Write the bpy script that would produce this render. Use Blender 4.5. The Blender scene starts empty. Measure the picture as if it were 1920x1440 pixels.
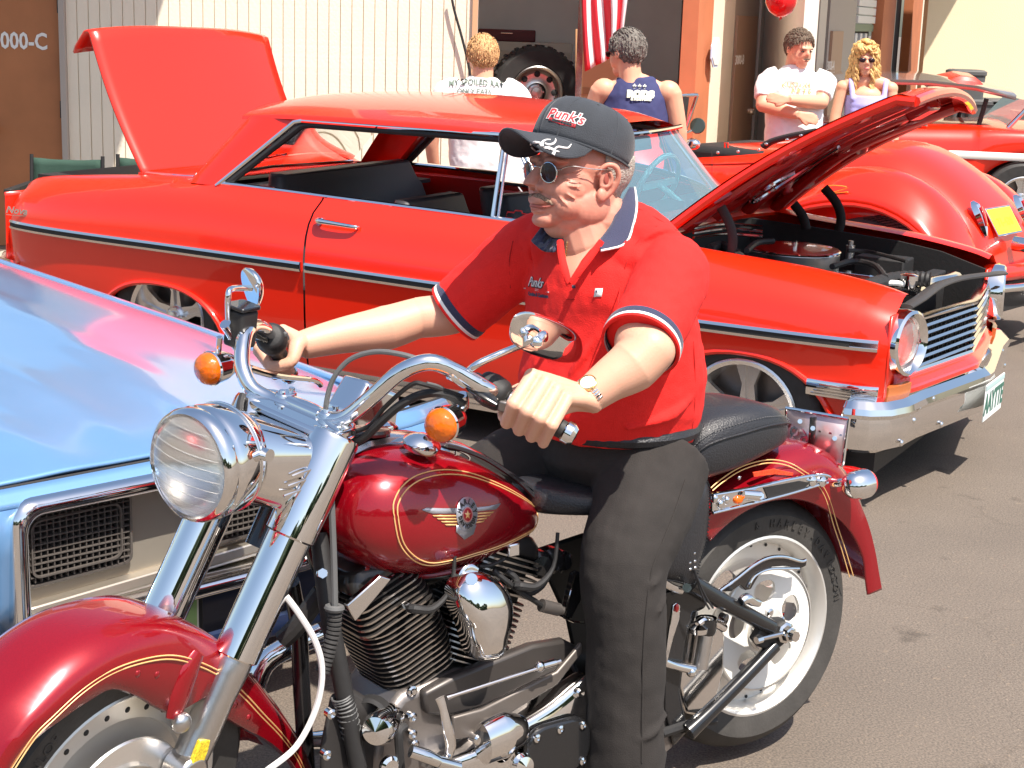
import bpy, bmesh, math, random
from math import sin, cos, pi, sqrt, atan2, radians
from mathutils import Vector as V, Matrix as Mx, noise
random.seed(7)
scene = bpy.context.scene
COL = scene.collection
# ------------------------------------------------------------------ camera, world, sun, exposure
FOC, PITCH, ROLL, CAMH = 3012.0, 0.226, 0.033, 1.745
cam_d = bpy.data.cameras.new('camera'); cam = bpy.data.objects.new('camera', cam_d); COL.objects.link(cam)
cam_d.sensor_width = 36.0; cam_d.lens = FOC/1920*36.0; cam_d.clip_start = 0.05; cam_d.clip_end = 2000
_c, _s = cos(PITCH), sin(PITCH)
_right = V((1,0,0)); _up = V((0,_s,_c)); _fwd = V((0,_c,-_s))
_r2 = _right*cos(ROLL)+_up*sin(ROLL); _u2 = _up*cos(ROLL)-_right*sin(ROLL)
cam.matrix_world = Mx(((_r2.x,_u2.x,-_fwd.x,0),(_r2.y,_u2.y,-_fwd.y,0),(_r2.z,_u2.z,-_fwd.z,CAMH),(0,0,0,1)))
scene.camera = cam
SUN = V((0.32,-0.43,1.0)).normalized()
world = bpy.data.worlds.new('World'); scene.world = world; world.use_nodes = True
_nt = world.node_tree; _sky = _nt.nodes.new('ShaderNodeTexSky'); _sky.sky_type = 'NISHITA'; _sky.sun_disc = False
_sky.sun_elevation = math.asin(SUN.z); _sky.sun_rotation = atan2(SUN.x, SUN.y); _sky.dust_density = 2.0; _sky.air_density = 1.2
_bg = _nt.nodes['Background']; _bg.inputs['Strength'].default_value = 0.10; _nt.links.new(_sky.outputs[0], _bg.inputs[0])
sun_d = bpy.data.lights.new('sun','SUN'); sun_d.energy = 4.6; sun_d.angle = radians(0.6); sun_d.color = (1.0,0.93,0.84)
sun = bpy.data.objects.new('sun', sun_d); COL.objects.link(sun); sun.rotation_euler = SUN.to_track_quat('Z','Y').to_euler()
scene.view_settings.view_transform = 'Standard'; scene.view_settings.look = 'None'
scene.view_settings.exposure = 0.90; scene.view_settings.gamma = 1.0; scene.view_settings.use_curve_mapping = False

# ------------------------------------------------------------------ geometry of the place: frames of the vehicles
def frame(x, y, ang, left=False, z=0):
    """X forward, Z up; ang measured from world +X, clockwise seen from above when positive"""
    f = V((cos(ang), -sin(ang), 0)); l = V((sin(ang), cos(ang), 0))
    return Mx(((f.x,l.x,0,x),(f.y,l.y,0,y),(0,0,1,z),(0,0,0,1)))
WORLD = Mx.Identity(4)
NOVA = frame(-1.237, 8.032, .509) @ Mx.Rotation(.015, 4, 'Y')
BIKE = Mx(((-cos(.622),sin(.622),0,.584),(-sin(.622),-cos(.622),0,3.647),(0,0,1,0),(0,0,0,1)))
BIKE = BIKE @ Mx(((1,0,0,0),(0,cos(-.05),sin(-.05),0),(0,-sin(-.05),cos(-.05),0),(0,0,0,1)))
_k = V((-sin(radians(32)),0,cos(radians(32)))); _p = V((1.767,0,0))
STEER = Mx.Translation(_p) @ Mx.Rotation(.379, 4, _k) @ Mx.Translation(-_p)
FORK = BIKE @ STEER
BLUE = frame(-.83, 3.59, atan2(.714,.70))
def look(px, py):
    dx, dy = px-960, py-720
    X = (dx*cos(ROLL)+dy*sin(ROLL))/FOC; U = -(-dx*sin(ROLL)+dy*cos(ROLL))/FOC
    return V((0,0,CAMH)), V((X, _c+U*_s, -_s+U*_c))
def H(px, py, F, ax, c):
    """point of the plane (axis ax = c of frame F) that the photograph shows at px, py; in F's own coordinates"""
    o, d = look(px, py); Fi = F.inverted(); o = Fi @ o; d = Fi.to_3x3() @ d
    return o + d*((c-o[ax])/d[ax])

# ------------------------------------------------------------------ materials
MAT = {}
def mat(name, col, rough=.5, metal=0, coat=0, var=0, vs=8, bump=0, bs=40, trans=0, emis=0, spec=.5, flake=0, ior=1.45, alpha=1, sss=0, sheen=0, aniso=0):
    m = bpy.data.materials.new(name); m.use_nodes = True; nt = m.node_tree; b = nt.nodes['Principled BSDF']
    I = b.inputs; I['Base Color'].default_value = (*col,1); I['Roughness'].default_value = rough; I['Metallic'].default_value = metal
    I['Coat Weight'].default_value = coat; I['Coat Roughness'].default_value = .03; I['Transmission Weight'].default_value = trans
    I['Specular IOR Level'].default_value = spec; I['IOR'].default_value = ior; I['Alpha'].default_value = alpha
    I['Subsurface Weight'].default_value = sss; I['Sheen Weight'].default_value = sheen
    if sss: I['Subsurface Radius'].default_value = (.012,.004,.002); I['Subsurface Scale'].default_value = 1
    tc = nt.nodes.new('ShaderNodeTexCoord')
    if var:
        n = nt.nodes.new('ShaderNodeTexNoise'); n.inputs['Scale'].default_value = vs; n.inputs['Detail'].default_value = 6
        nt.links.new(tc.outputs['Object'], n.inputs['Vector'])
        r = nt.nodes.new('ShaderNodeValToRGB'); r.color_ramp.elements[0].position = .3; r.color_ramp.elements[1].position = .7
        r.color_ramp.elements[0].color = (*[c*(1-var) for c in col],1); r.color_ramp.elements[1].color = (*[min(1,c*(1+var)) for c in col],1)
        nt.links.new(n.outputs['Fac'], r.inputs[0]); nt.links.new(r.outputs[0], I['Base Color'])
    if bump:
        n = nt.nodes.new('ShaderNodeTexNoise'); n.inputs['Scale'].default_value = bs; n.inputs['Detail'].default_value = 4
        nt.links.new(tc.outputs['Object'], n.inputs['Vector'])
        bp = nt.nodes.new('ShaderNodeBump'); bp.inputs['Strength'].default_value = bump; bp.inputs['Distance'].default_value = .01
        nt.links.new(n.outputs['Fac'], bp.inputs['Height']); nt.links.new(bp.outputs[0], I['Normal'])
    MAT[name] = m; return m
RED   = mat('red_paint', (.86,.020,.003), .30, 0, .85, var=.02, vs=3, bump=.015, bs=3)
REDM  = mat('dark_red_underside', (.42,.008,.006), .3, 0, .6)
CANDY = mat('candy_red', (.30,.002,.009), .25, .40, 1.0, var=.06, vs=300)
BLUEP = mat('blue_metallic', (.15,.31,.56), .34, .35, 1.0, var=.03, vs=4, bump=.01, bs=2)
CHROME= mat('chrome', (.86,.85,.84), .035, 1, 0, bump=.012, bs=9)
CHROMEW=mat('worn_chrome', (.78,.76,.74), .12, 1, 0, bump=.03, bs=14)
ALU   = mat('brushed_aluminium', (.62,.60,.58), .30, 1, 0, bump=.03, bs=90, var=.05, vs=30)
ALUL  = mat('cast_wheel_silver', (.74,.72,.68), .38, .6, .3)
POLISH= mat('polished_rim', (.82,.80,.77), .24, .85)
BLACK = mat('black_enamel', (.012,.012,.013), .22, 0, .6)
BLKM  = mat('matt_black', (.02,.019,.019), .6, 0, 0, bump=.1, bs=60)
DARK  = mat('dark_metal', (.03,.027,.026), .55, .2)  # one even dark metal colour
BLUEP.node_tree.nodes['Principled BSDF'].inputs['Coat Roughness'].default_value=.09
RUB   = mat('tyre_rubber', (.035,.033,.032), .62, 0, 0, var=.2, vs=20, bump=.1, bs=120)
RUBD  = mat('dusty_tyre', (.050,.046,.042), .7, 0, 0, var=.2, vs=16, bump=.1, bs=120)
LEATH = mat('black_leather', (.022,.022,.025), .38, 0, .1, bump=.25, bs=260)
VINYL = mat('car_seat_vinyl', (.035,.032,.036), .5, 0, 0, bump=.1, bs=200)
FIN   = mat('fin_black', (.035,.032,.030), .5, .2)
FINE  = mat('fin_edge', (.58,.53,.48), .32, 1)
CASE  = mat('case_silver', (.24,.215,.20), .40, .8, bump=.06, bs=120)
AMBER = mat('amber_lens', (1.0,.20,.003), .08, 0, 1, trans=.45, ior=1.35, bump=.35, bs=70)
REDL  = mat('red_lens', (.6,.01,.01), .1, 0, 1)
GLASS = mat('clear_glass', (.95,.98,1.0), .02, 0, 0, trans=1, ior=1.12)
TINT  = mat('blue_tinted_glass', (.32,.58,.72), .03, 0, 0, trans=.75, ior=1.1)
LENS  = mat('headlamp_glass', (.96,.96,.93), .05, 0, .5, trans=.9, ior=1.25, bump=.25, bs=45)
MIRR  = mat('mirror_glass', (.7,.7,.7), .01, 1)
WHITE = mat('white_paint', (.80,.79,.75), .5)
GOLDP = mat('gold_pinstripe', (.85,.50,.20), .35, .2, .5)
SILVP = mat('silver_badge', (.42,.42,.46), .35, .5, .4)
SKIN  = mat('face_shade_skin', (.56,.235,.165), .50, 0, 0, var=.16, vs=32, bump=.06, bs=260, sss=.12)
SKINA = mat('fair_skin', (.72,.40,.25), .50, 0, 0, var=.08, vs=22, bump=.12, bs=170, sss=.10)
CREASE= mat('skin_crease', (.36,.10,.07), .6)
LIP   = mat('lip', (.42,.12,.09), .5)
HAIRG = mat('grey_hair', (.42,.38,.33), .8, 0, 0, var=.35, vs=160, bump=.8, bs=220)
HAIRD = mat('dark_grey_hair', (.17,.15,.13), .75, 0, 0, var=.5, vs=90, bump=.8, bs=120)
HAIRB = mat('brown_grey_hair', (.14,.10,.07), .75, 0, 0, var=.5, vs=90, bump=.8, bs=120)
BLOND = mat('sandy_hair', (.55,.32,.14), .7, 0, 0, var=.35, vs=90, bump=.8, bs=140)
GOLDH = mat('blonde_curls', (.62,.38,.14), .5, 0, 0, var=.45, vs=60, bump=.5, bs=90)
SHIRT = mat('red_polo_knit', (.80,.018,.014), .9, 0, 0, var=.05, vs=14, bump=.3, bs=420)
NAVY  = mat('navy_knit', (.030,.034,.075), .85, 0, 0, bump=.3, bs=350, sheen=.2)
CAPM  = mat('charcoal_cap', (.030,.034,.042), .85, 0, 0, var=.12, vs=30, bump=.25, bs=380, sheen=.15)
PANTS = mat('charcoal_trousers', (.027,.023,.021), .92, 0, 0, var=.12, vs=20, bump=.2, bs=400)
WTEE  = mat('white_tee', (.80,.79,.78), .9, 0, 0, var=.03, vs=10, bump=.15, bs=60)
LILAC = mat('lilac_top', (.42,.40,.78), .85)
JEANS = mat('blue_jeans', (.05,.07,.15), .9, var=.2, vs=20)
GREYJ = mat('grey_jeans', (.085,.075,.065), .9, var=.25, vs=20, bump=.4, bs=60)
NAVT  = mat('navy_tank', (.040,.045,.13), .85, bump=.1, bs=40)
GOLD  = mat('gold', (.85,.6,.25), .25, 1)
BROWND= mat('brown_door', (.40,.155,.06), .55, var=.12, vs=3, bump=.05, bs=90)
ORANGE= mat('terracotta_post', (.55,.19,.085), .7, var=.08, vs=4)
CREAM = mat('cream_siding', (.84,.755,.60), .8, var=.04, vs=2.5, bump=.25, bs=60)
CREAMW= mat('cream_stucco', (.80,.69,.47), .85, var=.03, vs=1.2, bump=.3, bs=80)
TAUPE = mat('taupe_jamb', (.42,.37,.32), .6)
GREYW = mat('garage_grey', (.80,.76,.66), .8, var=.08, vs=2)
CARD  = mat('cardboard', (.62,.36,.18), .85)
GREENC= mat('green_canvas', (.035,.075,.055), .9, bump=.3, bs=300)
YEL   = mat('yellow_plate', (.85,.68,.03), .45)
PLATEB= mat('plate_back', (.62,.50,.50), .35, .7, bump=.05, bs=60)
BALLO = mat('red_balloon', (.75,.01,.015), .15, 0, .8, trans=.15)
REFLY = mat('yellow_reflector', (.95,.55,.02), .3, 0, 1, var=.5, vs=220)
FLAGR = mat('flag_red', (.55,.02,.035), .8); FLAGW = mat('flag_white', (.78,.74,.74), .8)
PLASTG= mat('grey_plastic', (.10,.10,.10), .55)
STEERW= mat('teal_steering_wheel', (.22,.42,.38), .35, 0, .4)

# ------------------------------------------------------------------ mesh helpers
class G:
    """collects shapes, build() links them as ONE mesh object"""
    def __init__(s, xf=None): s.v=[]; s.f=[]; s.m=[]; s.xf=xf
    def add(s, vs, fs, mi=0, xf=None):
        n=len(s.v); X = s.xf if xf is None else (s.xf @ xf if s.xf else xf)
        s.v += [tuple(X @ V(p)) if X else tuple(p) for p in vs]
        s.f += [tuple(i+n for i in f) for f in fs]; s.m += [mi]*len(fs); return s
    def box(s, c, sz, mi=0, rot=None, xf=None):
        x,y,z=[k/2 for k in sz]; P=[V((a*x,b*y,d*z)) for a in(-1,1) for b in(-1,1) for d in(-1,1)]
        if rot: P=[rot@p for p in P]
        P=[p+V(c) for p in P]
        return s.add(P,[(0,1,3,2),(4,6,7,5),(0,4,5,1),(2,3,7,6),(0,2,6,4),(1,5,7,3)],mi,xf)
    def loft(s, rings, mi=0, cap=True, closed=True, loop=False, xf=None):
        n=len(rings[0]); vs=[p for r in rings for p in r]; fs=[]; R=len(rings)
        for i in range(R if loop else R-1):
            a=i*n; b=((i+1)%R)*n
            for j in range(n if closed else n-1):
                k=(j+1)%n; fs.append((a+j,a+k,b+k,b+j))
        if cap and not loop and closed:
            fs.append(tuple(reversed(range(n)))); fs.append(tuple((R-1)*n+j for j in range(n)))
        return s.add(vs,fs,mi,xf)
    def tube(s, pts, r, n=10, mi=0, k=4, cap=True, xf=None, flat=None, loop=False):
        """smooth tube; r number or list; flat=(normal vector, factor) squashes the section along that vector"""
        pts=[V(p) for p in pts]; rr=r if isinstance(r,(list,tuple)) else [r]*len(pts)
        P,R=smooth(pts,rr,k,loop) if k>1 and len(pts)>2 else (pts,list(rr))
        rings=[]; N=len(P); up=None
        for i in range(N):
            if loop: t=(P[(i+1)%N]-P[i-1]).normalized()
            else: t=(P[min(i+1,N-1)]-P[max(i-1,0)]).normalized()
            if up is None: up=V((0,0,1)) if abs(t.z)<.9 else V((1,0,0))
            u=(up-t*up.dot(t)).normalized(); w=t.cross(u); up=u; ring=[]
            for j in range(n):
                a=2*pi*j/n; d=u*cos(a)*R[i]+w*sin(a)*R[i]
                if flat: q=V(flat[0]); d-=q*d.dot(q)*(1-flat[1])
                ring.append(P[i]+d)
            rings.append(ring)
        return s.loft(rings,mi,cap,xf=xf,loop=loop)
    def cyl(s, a, b, r, r2=None, n=20, mi=0, xf=None): return s.tube([a,b],[r,r if r2 is None else r2],n,mi,1,xf=xf)
    def ell(s, c, rad, mi=0, rot=None, nu=18, nv=12, xf=None, lo=0, hi=pi):
        vs=[];fs=[]; R=V(rad) if not isinstance(rad,(int,float)) else V((rad,)*3)
        for i in range(nv+1):
            a=lo+(hi-lo)*i/nv
            for j in range(nu):
                b=2*pi*j/nu; p=V((R.x*sin(a)*cos(b),R.y*sin(a)*sin(b),R.z*cos(a)))
                if rot: p=rot@p
                vs.append(p+V(c))
        for i in range(nv):
            for j in range(nu): k=(j+1)%nu; fs.append((i*nu+j,(i+1)*nu+j,(i+1)*nu+k,i*nu+k))
        return s.add(vs,fs,mi,xf)
    def lathe(s, prof, c=(0,0,0), ax=(0,0,1), n=32, mi=0, xf=None, cap=False, arc=None):
        """prof: (radius, height along ax)"""
        ax=V(ax).normalized(); u=ax.orthogonal().normalized(); w=ax.cross(u); c=V(c)
        rings=[[c+ax*h+(u*cos(2*pi*j/n)+w*sin(2*pi*j/n))*max(r,1e-5) for j in range(n)] for r,h in prof]
        return s.loft(rings,mi,cap,xf=xf)
    def prism(s, pts, vec, mi=0, xf=None):
        a=[V(p) for p in pts]; b=[p+V(vec) for p in a]; return s.loft([a,b],mi,True,xf=xf)
    def grid(s, rows, mi=0, xf=None): return s.loft(rows,mi,False,False,xf=xf)
    def ring(s, c, ax, R, r, n=40, m=8, mi=0, xf=None, rot0=None):
        ax=V(ax).normalized(); u=ax.orthogonal().normalized(); w=ax.cross(u)
        return s.tube([V(c)+(u*cos(2*pi*i/n)+w*sin(2*pi*i/n))*R for i in range(n)],r,m,mi,1,xf=xf,loop=True)
    def build(s, name, mats, parent=None, ang=35, bevel=0, sub=0, solid=0, remesh=0, smooth_it=0, flatsh=False, disp=None, bseg=2, offset=0):
        me=bpy.data.meshes.new(name); me.from_pydata(s.v,[],s.f)
        for m in (mats if isinstance(mats,(list,tuple)) else [mats]): me.materials.append(m)
        me.polygons.foreach_set('material_index', s.m); me.polygons.foreach_set('use_smooth',[not flatsh]*len(s.f)); me.update()
        bm=bmesh.new(); bm.from_mesh(me); 
        if not solid: bmesh.ops.recalc_face_normals(bm, faces=bm.faces)
        bm.to_mesh(me); bm.free()
        if not (flatsh or sub or remesh): me.set_sharp_from_angle(angle=radians(ang))
        o=bpy.data.objects.new(name,me); COL.objects.link(o)
        if parent is not None: o.parent=parent
        if sub:
            w=o.modifiers.new('weld','WELD'); w.merge_threshold=.0004
            d=o.modifiers.new('sub','SUBSURF'); d.levels=d.render_levels=sub
        if remesh:
            d=o.modifiers.new('remesh','REMESH'); d.mode='VOXEL'; d.voxel_size=remesh; d.use_smooth_shade=True
            if smooth_it: q=o.modifiers.new('smooth','SMOOTH'); q.iterations=smooth_it; q.factor=.5
        if disp:
            t=bpy.data.textures.new(name+'_wrinkles','CLOUDS'); t.noise_scale=disp[1]; t.noise_depth=2
            d=o.modifiers.new('disp','DISPLACE'); d.texture=t; d.strength=disp[0]; d.mid_level=.5; d.texture_coords='LOCAL'
        if solid: d=o.modifiers.new('solid','SOLIDIFY'); d.thickness=solid; d.offset=offset
        if bevel: d=o.modifiers.new('bevel','BEVEL'); d.width=bevel; d.segments=bseg; d.limit_method='ANGLE'; d.angle_limit=radians(40)
        return o
def smooth(P,R,k,loop=False):
    n=len(P); oP=[];oR=[]
    for i in range(n if loop else n-1):
        g=lambda j:P[j%n] if loop else P[max(0,min(n-1,j))]
        a,b,c,d=g(i-1),g(i),g(i+1),g(i+2)
        for q in range(k):
            t=q/k; oP.append(.5*((2*b)+(c-a)*t+(2*a-5*b+4*c-d)*t*t+(3*b-a-3*c+d)*t**3)); oR.append(R[i]+(R[(i+1)%n]-R[i])*t)
    if not loop: oP.append(P[-1]); oR.append(R[-1])
    return oP,oR
def interp(x, tab):
    """smooth-ish interpolation in a table of (x, value)"""
    if x<=tab[0][0]: return tab[0][1]
    for (a,va),(b,vb) in zip(tab,tab[1:]):
        if x<=b: t=(x-a)/(b-a); return va+(vb-va)*t
    return tab[-1][1]
def cub(x, tab):
    xs=[p[0] for p in tab]
    if x<=xs[0]: return tab[0][1]
    if x>=xs[-1]: return tab[-1][1]
    for i in range(len(tab)-1):
        if x<=xs[i+1]:
            h=xs[i+1]-xs[i]; t=(x-xs[i])/h
            s=lambda j:(tab[min(j+1,len(tab)-1)][1]-tab[max(j-1,0)][1])/(xs[min(j+1,len(tab)-1)]-xs[max(j-1,0)])
            m0=s(i)*h; m1=s(i+1)*h; a=tab[i][1]; b=tab[i+1][1]
            return (2*t**3-3*t*t+1)*a+(t**3-2*t*t+t)*m0+(-2*t**3+3*t*t)*b+(t**3-t*t)*m1
def rrect(w,h,r,n=5,cx=0,cy=0):
    out=[]
    for sx,sy,a0 in ((1,1,0),(-1,1,pi/2),(-1,-1,pi),(1,-1,1.5*pi)):
        for i in range(n+1):
            a=a0+pi/2*i/n; out.append((cx+sx*(w/2-r)+r*cos(a), cy+sy*(h/2-r)+r*sin(a)))
    return out
def tag(o, label=None, cat=None, group=None, kind=None):
    if label: o['label']=label
    if cat: o['category']=cat
    if group: o['group']=group
    if kind: o['kind']=kind
    return o
def thing(name, label, cat, F=WORLD, group=None):
    o=bpy.data.objects.new(name,None); COL.objects.link(o); o.matrix_world=F; o.empty_display_size=.1
    return tag(o,label,cat,group)
_tc={}
def text_geo(txt, size=1.0, depth=0, font_shear=0, bold=0, sx=1.0):
    key=(txt,size,depth,font_shear,bold,sx)
    if key not in _tc:
        c=bpy.data.curves.new('t','FONT'); c.body=txt; c.size=size; c.extrude=depth; c.shear=font_shear; c.align_x='CENTER'; c.align_y='CENTER'; c.offset=bold; c.resolution_u=2
        o=bpy.data.objects.new('t',c); COL.objects.link(o); dg=bpy.context.evaluated_depsgraph_get(); dg.update()
        me=bpy.data.meshes.new_from_object(o.evaluated_get(dg)); 
        _tc[key]=([V((v.co.x*sx,v.co.y,v.co.z)) for v in me.vertices],[tuple(p.vertices) for p in me.polygons])
        bpy.data.objects.remove(o); bpy.data.meshes.remove(me)
    return _tc[key]
def basis(o, x, y):
    x=V(x).normalized(); y=V(y); y=(y-x*y.dot(x)).normalized(); z=x.cross(y)
    return Mx(((x.x,y.x,z.x,o[0]),(x.y,y.y,z.y,o[1]),(x.z,y.z,z.z,o[2]),(0,0,0,1)))
def text(name, txt, size, xf, mats, parent, fn=None, depth=.0004, **k):
    vs,fs=text_geo(txt,size,depth,**k); g=G(); g.add([fn(p) for p in vs] if fn else [xf@p for p in vs],fs)
    o=g.build(name,mats,parent,flatsh=True); return o
def wheel_parts(parent, c, r, w, rim_r, side, spokes, hub=.05, rimmat=None, tyre=None, style='five', n=48):
    """c centre, axis Y, side = sign of the outer face"""
    c=V(c); g=G(); ax=V((0,side,0)); hw=w/2
    g.lathe([(rim_r*.98,-hw*.9),(rim_r,-hw),(r*.90,-hw*1.04),(r*.975,-hw*.86),(r,-hw*.6),(r,hw*.6),(r*.975,hw*.86),(r*.90,hw*1.04),(rim_r+.012,hw*1.0),(rim_r,hw*.9)],c,ax,n)
    wh=G()
    wh.lathe([(rim_r+.004,hw*.96),(rim_r-.004,hw*1.0),(rim_r-.02,hw*.9),(rim_r*.86,hw*.35),(rim_r*.84,-hw*.2),(rim_r*.9,-hw*.9)],c,ax,n)
    d=hw*.35
    for i in range(spokes):
        a=2*pi*i/spokes+.35; u=V((cos(a),0,sin(a))); t=V((-sin(a),0,cos(a)))
        if style=='five':
            R0,R1=hub*.6,rim_r*.88; wd0,wd1=hub*.75,hub*.50
            for q in (-1,1):
                pts=[u*R0+t*q*wd0*.2, u*R0+t*q*wd0*.9, u*(R0+R1)*.5+t*q*(wd0*.62), u*R1+t*q*(wd1+.028), u*R1+t*q*wd1*.5, u*(R0+R1)*.5+t*q*wd0*.3]
                wh.prism([c+p+ax*(d-.03) for p in pts], ax*.028)
            wh.prism([c+u*R0+t*wd0*.3+ax*(d-.03),c+u*R1+t*wd1*.6+ax*(d-.03),c+u*R1-t*wd1*.6+ax*(d-.03),c+u*R0-t*wd0*.3+ax*(d-.03)],ax*.016)
        if style=='rally':
            wh.prism([c+u*hub*.8+t*hub*.28+ax*(d-.03),c+u*rim_r*.88+t*hub*.42+ax*(d-.03),c+u*rim_r*.88-t*hub*.42+ax*(d-.03),c+u*hub*.8-t*hub*.28+ax*(d-.03)],ax*.03)
    wh.lathe([(hub,d-.03),(hub,d+.004),(hub*.8,d+.012),(hub*.55,d+.012),(hub*.5,d+.03),(0.0,d+.034)],c,ax,24)
    for i in range(5):
        a=2*pi*i/5+.05; p=c+V((cos(a),0,sin(a)))*hub*.78; wh.cyl(p+ax*d,p+ax*(d+.018),.007,n=8)
    bk=G(); bk.lathe([(0,-hw*.4),(rim_r*.86,-hw*.4)],c,ax,24)
    W_=wh.build('wheel',rimmat or POLISH,parent); g.build('tyre',tyre or RUB,W_); bk.build('brake_drum',CASE,W_)
    return W_
# ================================================================== THE SETTING
def asphalt():
    m=bpy.data.materials.new('asphalt'); m.use_nodes=True; nt=m.node_tree; b=nt.nodes['Principled BSDF']; L=nt.links.new
    tc=nt.nodes.new('ShaderNodeTexCoord')
    def N(sc,det=6,rough=.6):
        n=nt.nodes.new('ShaderNodeTexNoise'); n.inputs['Scale'].default_value=sc; n.inputs['Detail'].default_value=det; n.inputs['Roughness'].default_value=rough; L(tc.outputs['Object'],n.inputs['Vector']); return n
    def R(src,c):
        r=nt.nodes.new('ShaderNodeValToRGB'); e=r.color_ramp.elements; e[0].position=c[0][0]; e[0].color=(*c[0][1],1); e[1].position=c[1][0]; e[1].color=(*c[1][1],1)
        for p,k in c[2:]: q=e.new(p); q.color=(*k,1)
        L(src,r.inputs[0]); return r
    big=R(N(.9).outputs['Fac'],[(.3,(.124,.101,.083)),(.7,(.165,.134,.109))])
    fine=R(N(160,3).outputs['Fac'],[(.38,(.55,.55,.55)),(.62,(1.3,1.28,1.22))])
    v=nt.nodes.new('ShaderNodeTexVoronoi'); v.inputs['Scale'].default_value=75; L(tc.outputs['Object'],v.inputs['Vector'])
    peb=R(v.outputs['Distance'],[(.06,(1.9,1.8,1.6)),(.14,(1,1,1))])
    blot=R(N(5.5,3,.45).outputs['Fac'],[(.25,(.45,.44,.43)),(.34,(1,1,1))])
    def mul(a,c,f=1):
        x=nt.nodes.new('ShaderNodeMix'); x.data_type='RGBA'; x.blend_type='MULTIPLY'; x.inputs[0].default_value=f; L(a,x.inputs[6]); L(c,x.inputs[7]); return x.outputs[2]
    v2=nt.nodes.new('ShaderNodeTexVoronoi'); v2.feature='DISTANCE_TO_EDGE'; v2.inputs['Scale'].default_value=.55; wn=N(3.0,4); va=nt.nodes.new('ShaderNodeVectorMath'); va.operation='MULTIPLY_ADD'; L(wn.outputs['Color'],va.inputs[0]); va.inputs[1].default_value=(.35,.35,.35); L(tc.outputs['Object'],va.inputs[2]); L(va.outputs[0],v2.inputs['Vector'])
    crk=R(v2.outputs['Distance'],[(.0,(.84,.83,.82)),(.004,(1,1,1))])
    spk=R(N(38,2,.4).outputs['Fac'],[(.66,(1,1,1)),(.72,(1.35,1.3,1.2))])
    big2=nt.nodes.new('ShaderNodeMix'); big2.data_type='RGBA'; big2.blend_type='MULTIPLY'; big2.inputs[0].default_value=.8; L(big.outputs[0],big2.inputs[6]); L(crk.outputs[0],big2.inputs[7])
    b3=mul(big2.outputs[2],spk.outputs[0],.7)
    o=mul(mul(mul(b3,fine.outputs[0],.8),peb.outputs[0],.6),blot.outputs[0],.75); L(o,b.inputs['Base Color'])
    b.inputs['Roughness'].default_value=.85
    bp=nt.nodes.new('ShaderNodeBump'); bp.inputs['Strength'].default_value=.6; bp.inputs['Distance'].default_value=.004; L(N(220,2).outputs['Fac'],bp.inputs['Height']); L(bp.outputs[0],b.inputs['Normal'])
    return m
g=G(); g.add([(-300,-300,0),(300,-300,0),(300,300,0),(-300,300,0)],[(0,1,2,3)]); tag(g.build('asphalt_ground',asphalt(),flatsh=True),kind='structure')

YA=11.5
wx=lambda px,py=150: H(px,py,WORLD,1,YA).x
BLD=thing('workshop_building','long cream workshop building with vertical siding, brown doors and open garage bay behind the cars','building')
# vertical siding boards of the front wall
x0=wx(126); x1=wx(893); nb=36; bw=(x1-x0)/nb; cache=None
sid=[]
for i in range(nb):
    g=G(); g.box((0,0,1.9),(bw-.005,.02,3.8)); 
    if cache is None: cache=g.build('siding_board',CREAM,BLD,bevel=.002,bseg=1); o=cache
    else: o=cache.copy(); COL.objects.link(o); o.parent=BLD
    o.location=(x0+bw*(i+.5),YA+.01+random.uniform(-.001,.001),0)
g=G(); g.box(((x0+x1)/2,YA+.034,1.9),(x1-x0,.05,3.8)); g.build('wall_backing',mat('siding_groove',(.64,.55,.42),.9),BLD)
# side of the garage bay opening, right side beyond
xr=wx(1290)
g=G(); g.box((x1-.02,YA+.05,1.9),(.035,.16,3.8)); g.build('opening_trim',mat('tan_trim',(.62,.36,.20),.7),BLD)  # one even tan for the trim of the opening
g=G(); g.box((x1-8,YA+.2,3.9),(16,.3,.4)); g.build('wall_header',CREAM,BLD); g=G(); g.box(((x1+xr)/2,YA+.2,4.85),(xr-x1+1,.3,.4)); g.build('bay_header',CREAM,BLD)
# left door 3000-C with its jamb
dx1=wx(114); dx0=dx1-.96
g=G(); g.box(((dx0+dx1)/2,YA+.03,1.08),(dx1-dx0,.05,2.16)); D=g.build('door',BROWND,BLD,bevel=.004); tag(D,'brown steel door marked 3000-C')
g=G(); g.box(((dx1+x0)/2+.004,YA+.0,1.12),(x0-dx1-.004,.09,2.24)); g.box(((dx0+dx1)/2,YA,2.2),(1.1,.09,.07)); g.box((dx0-.035,YA,1.12),(.06,.09,2.24)); g.build('door_frame',TAUPE,BLD,bevel=.004)
for py in (8,205): 
    p=H(114,py,WORLD,1,YA-.01); g=G(); g.cyl((dx1+.002,YA-.02,p.z-.06),(dx1+.002,YA-.02,p.z+.06),.009,n=8); g.build('hinge',DARK,D)
text('lettering','3000-C',.160,Mx.Translation(H(36,78,WORLD,1,YA-.0))@Mx.Rotation(pi/2,4,'X'),WHITE,D,bold=.004,sx=.82)
p=H(-2,238,WORLD,1,YA-.03); g=G(); g.cyl(p+V((-.02,0,0)),p+V((-.02,-.03,0)),.022); g.ell(p+V((-.02,-.05,0)),.028); g.build('door_knob',CHROMEW,D)
# wall further left, outside the frame edge
g=G(); g.box((dx0-3.6,YA+.04,1.9),(7.0,.06,3.8)); g.build('wall',CREAM,BLD)
# unseen overhang, added to throw the shade over the left door
g=G(); g.box((-6.75,YA-.95,4.08),(9.9,1.9,.16)); g.build('added_shade_eave',CREAM,BLD)
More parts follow.
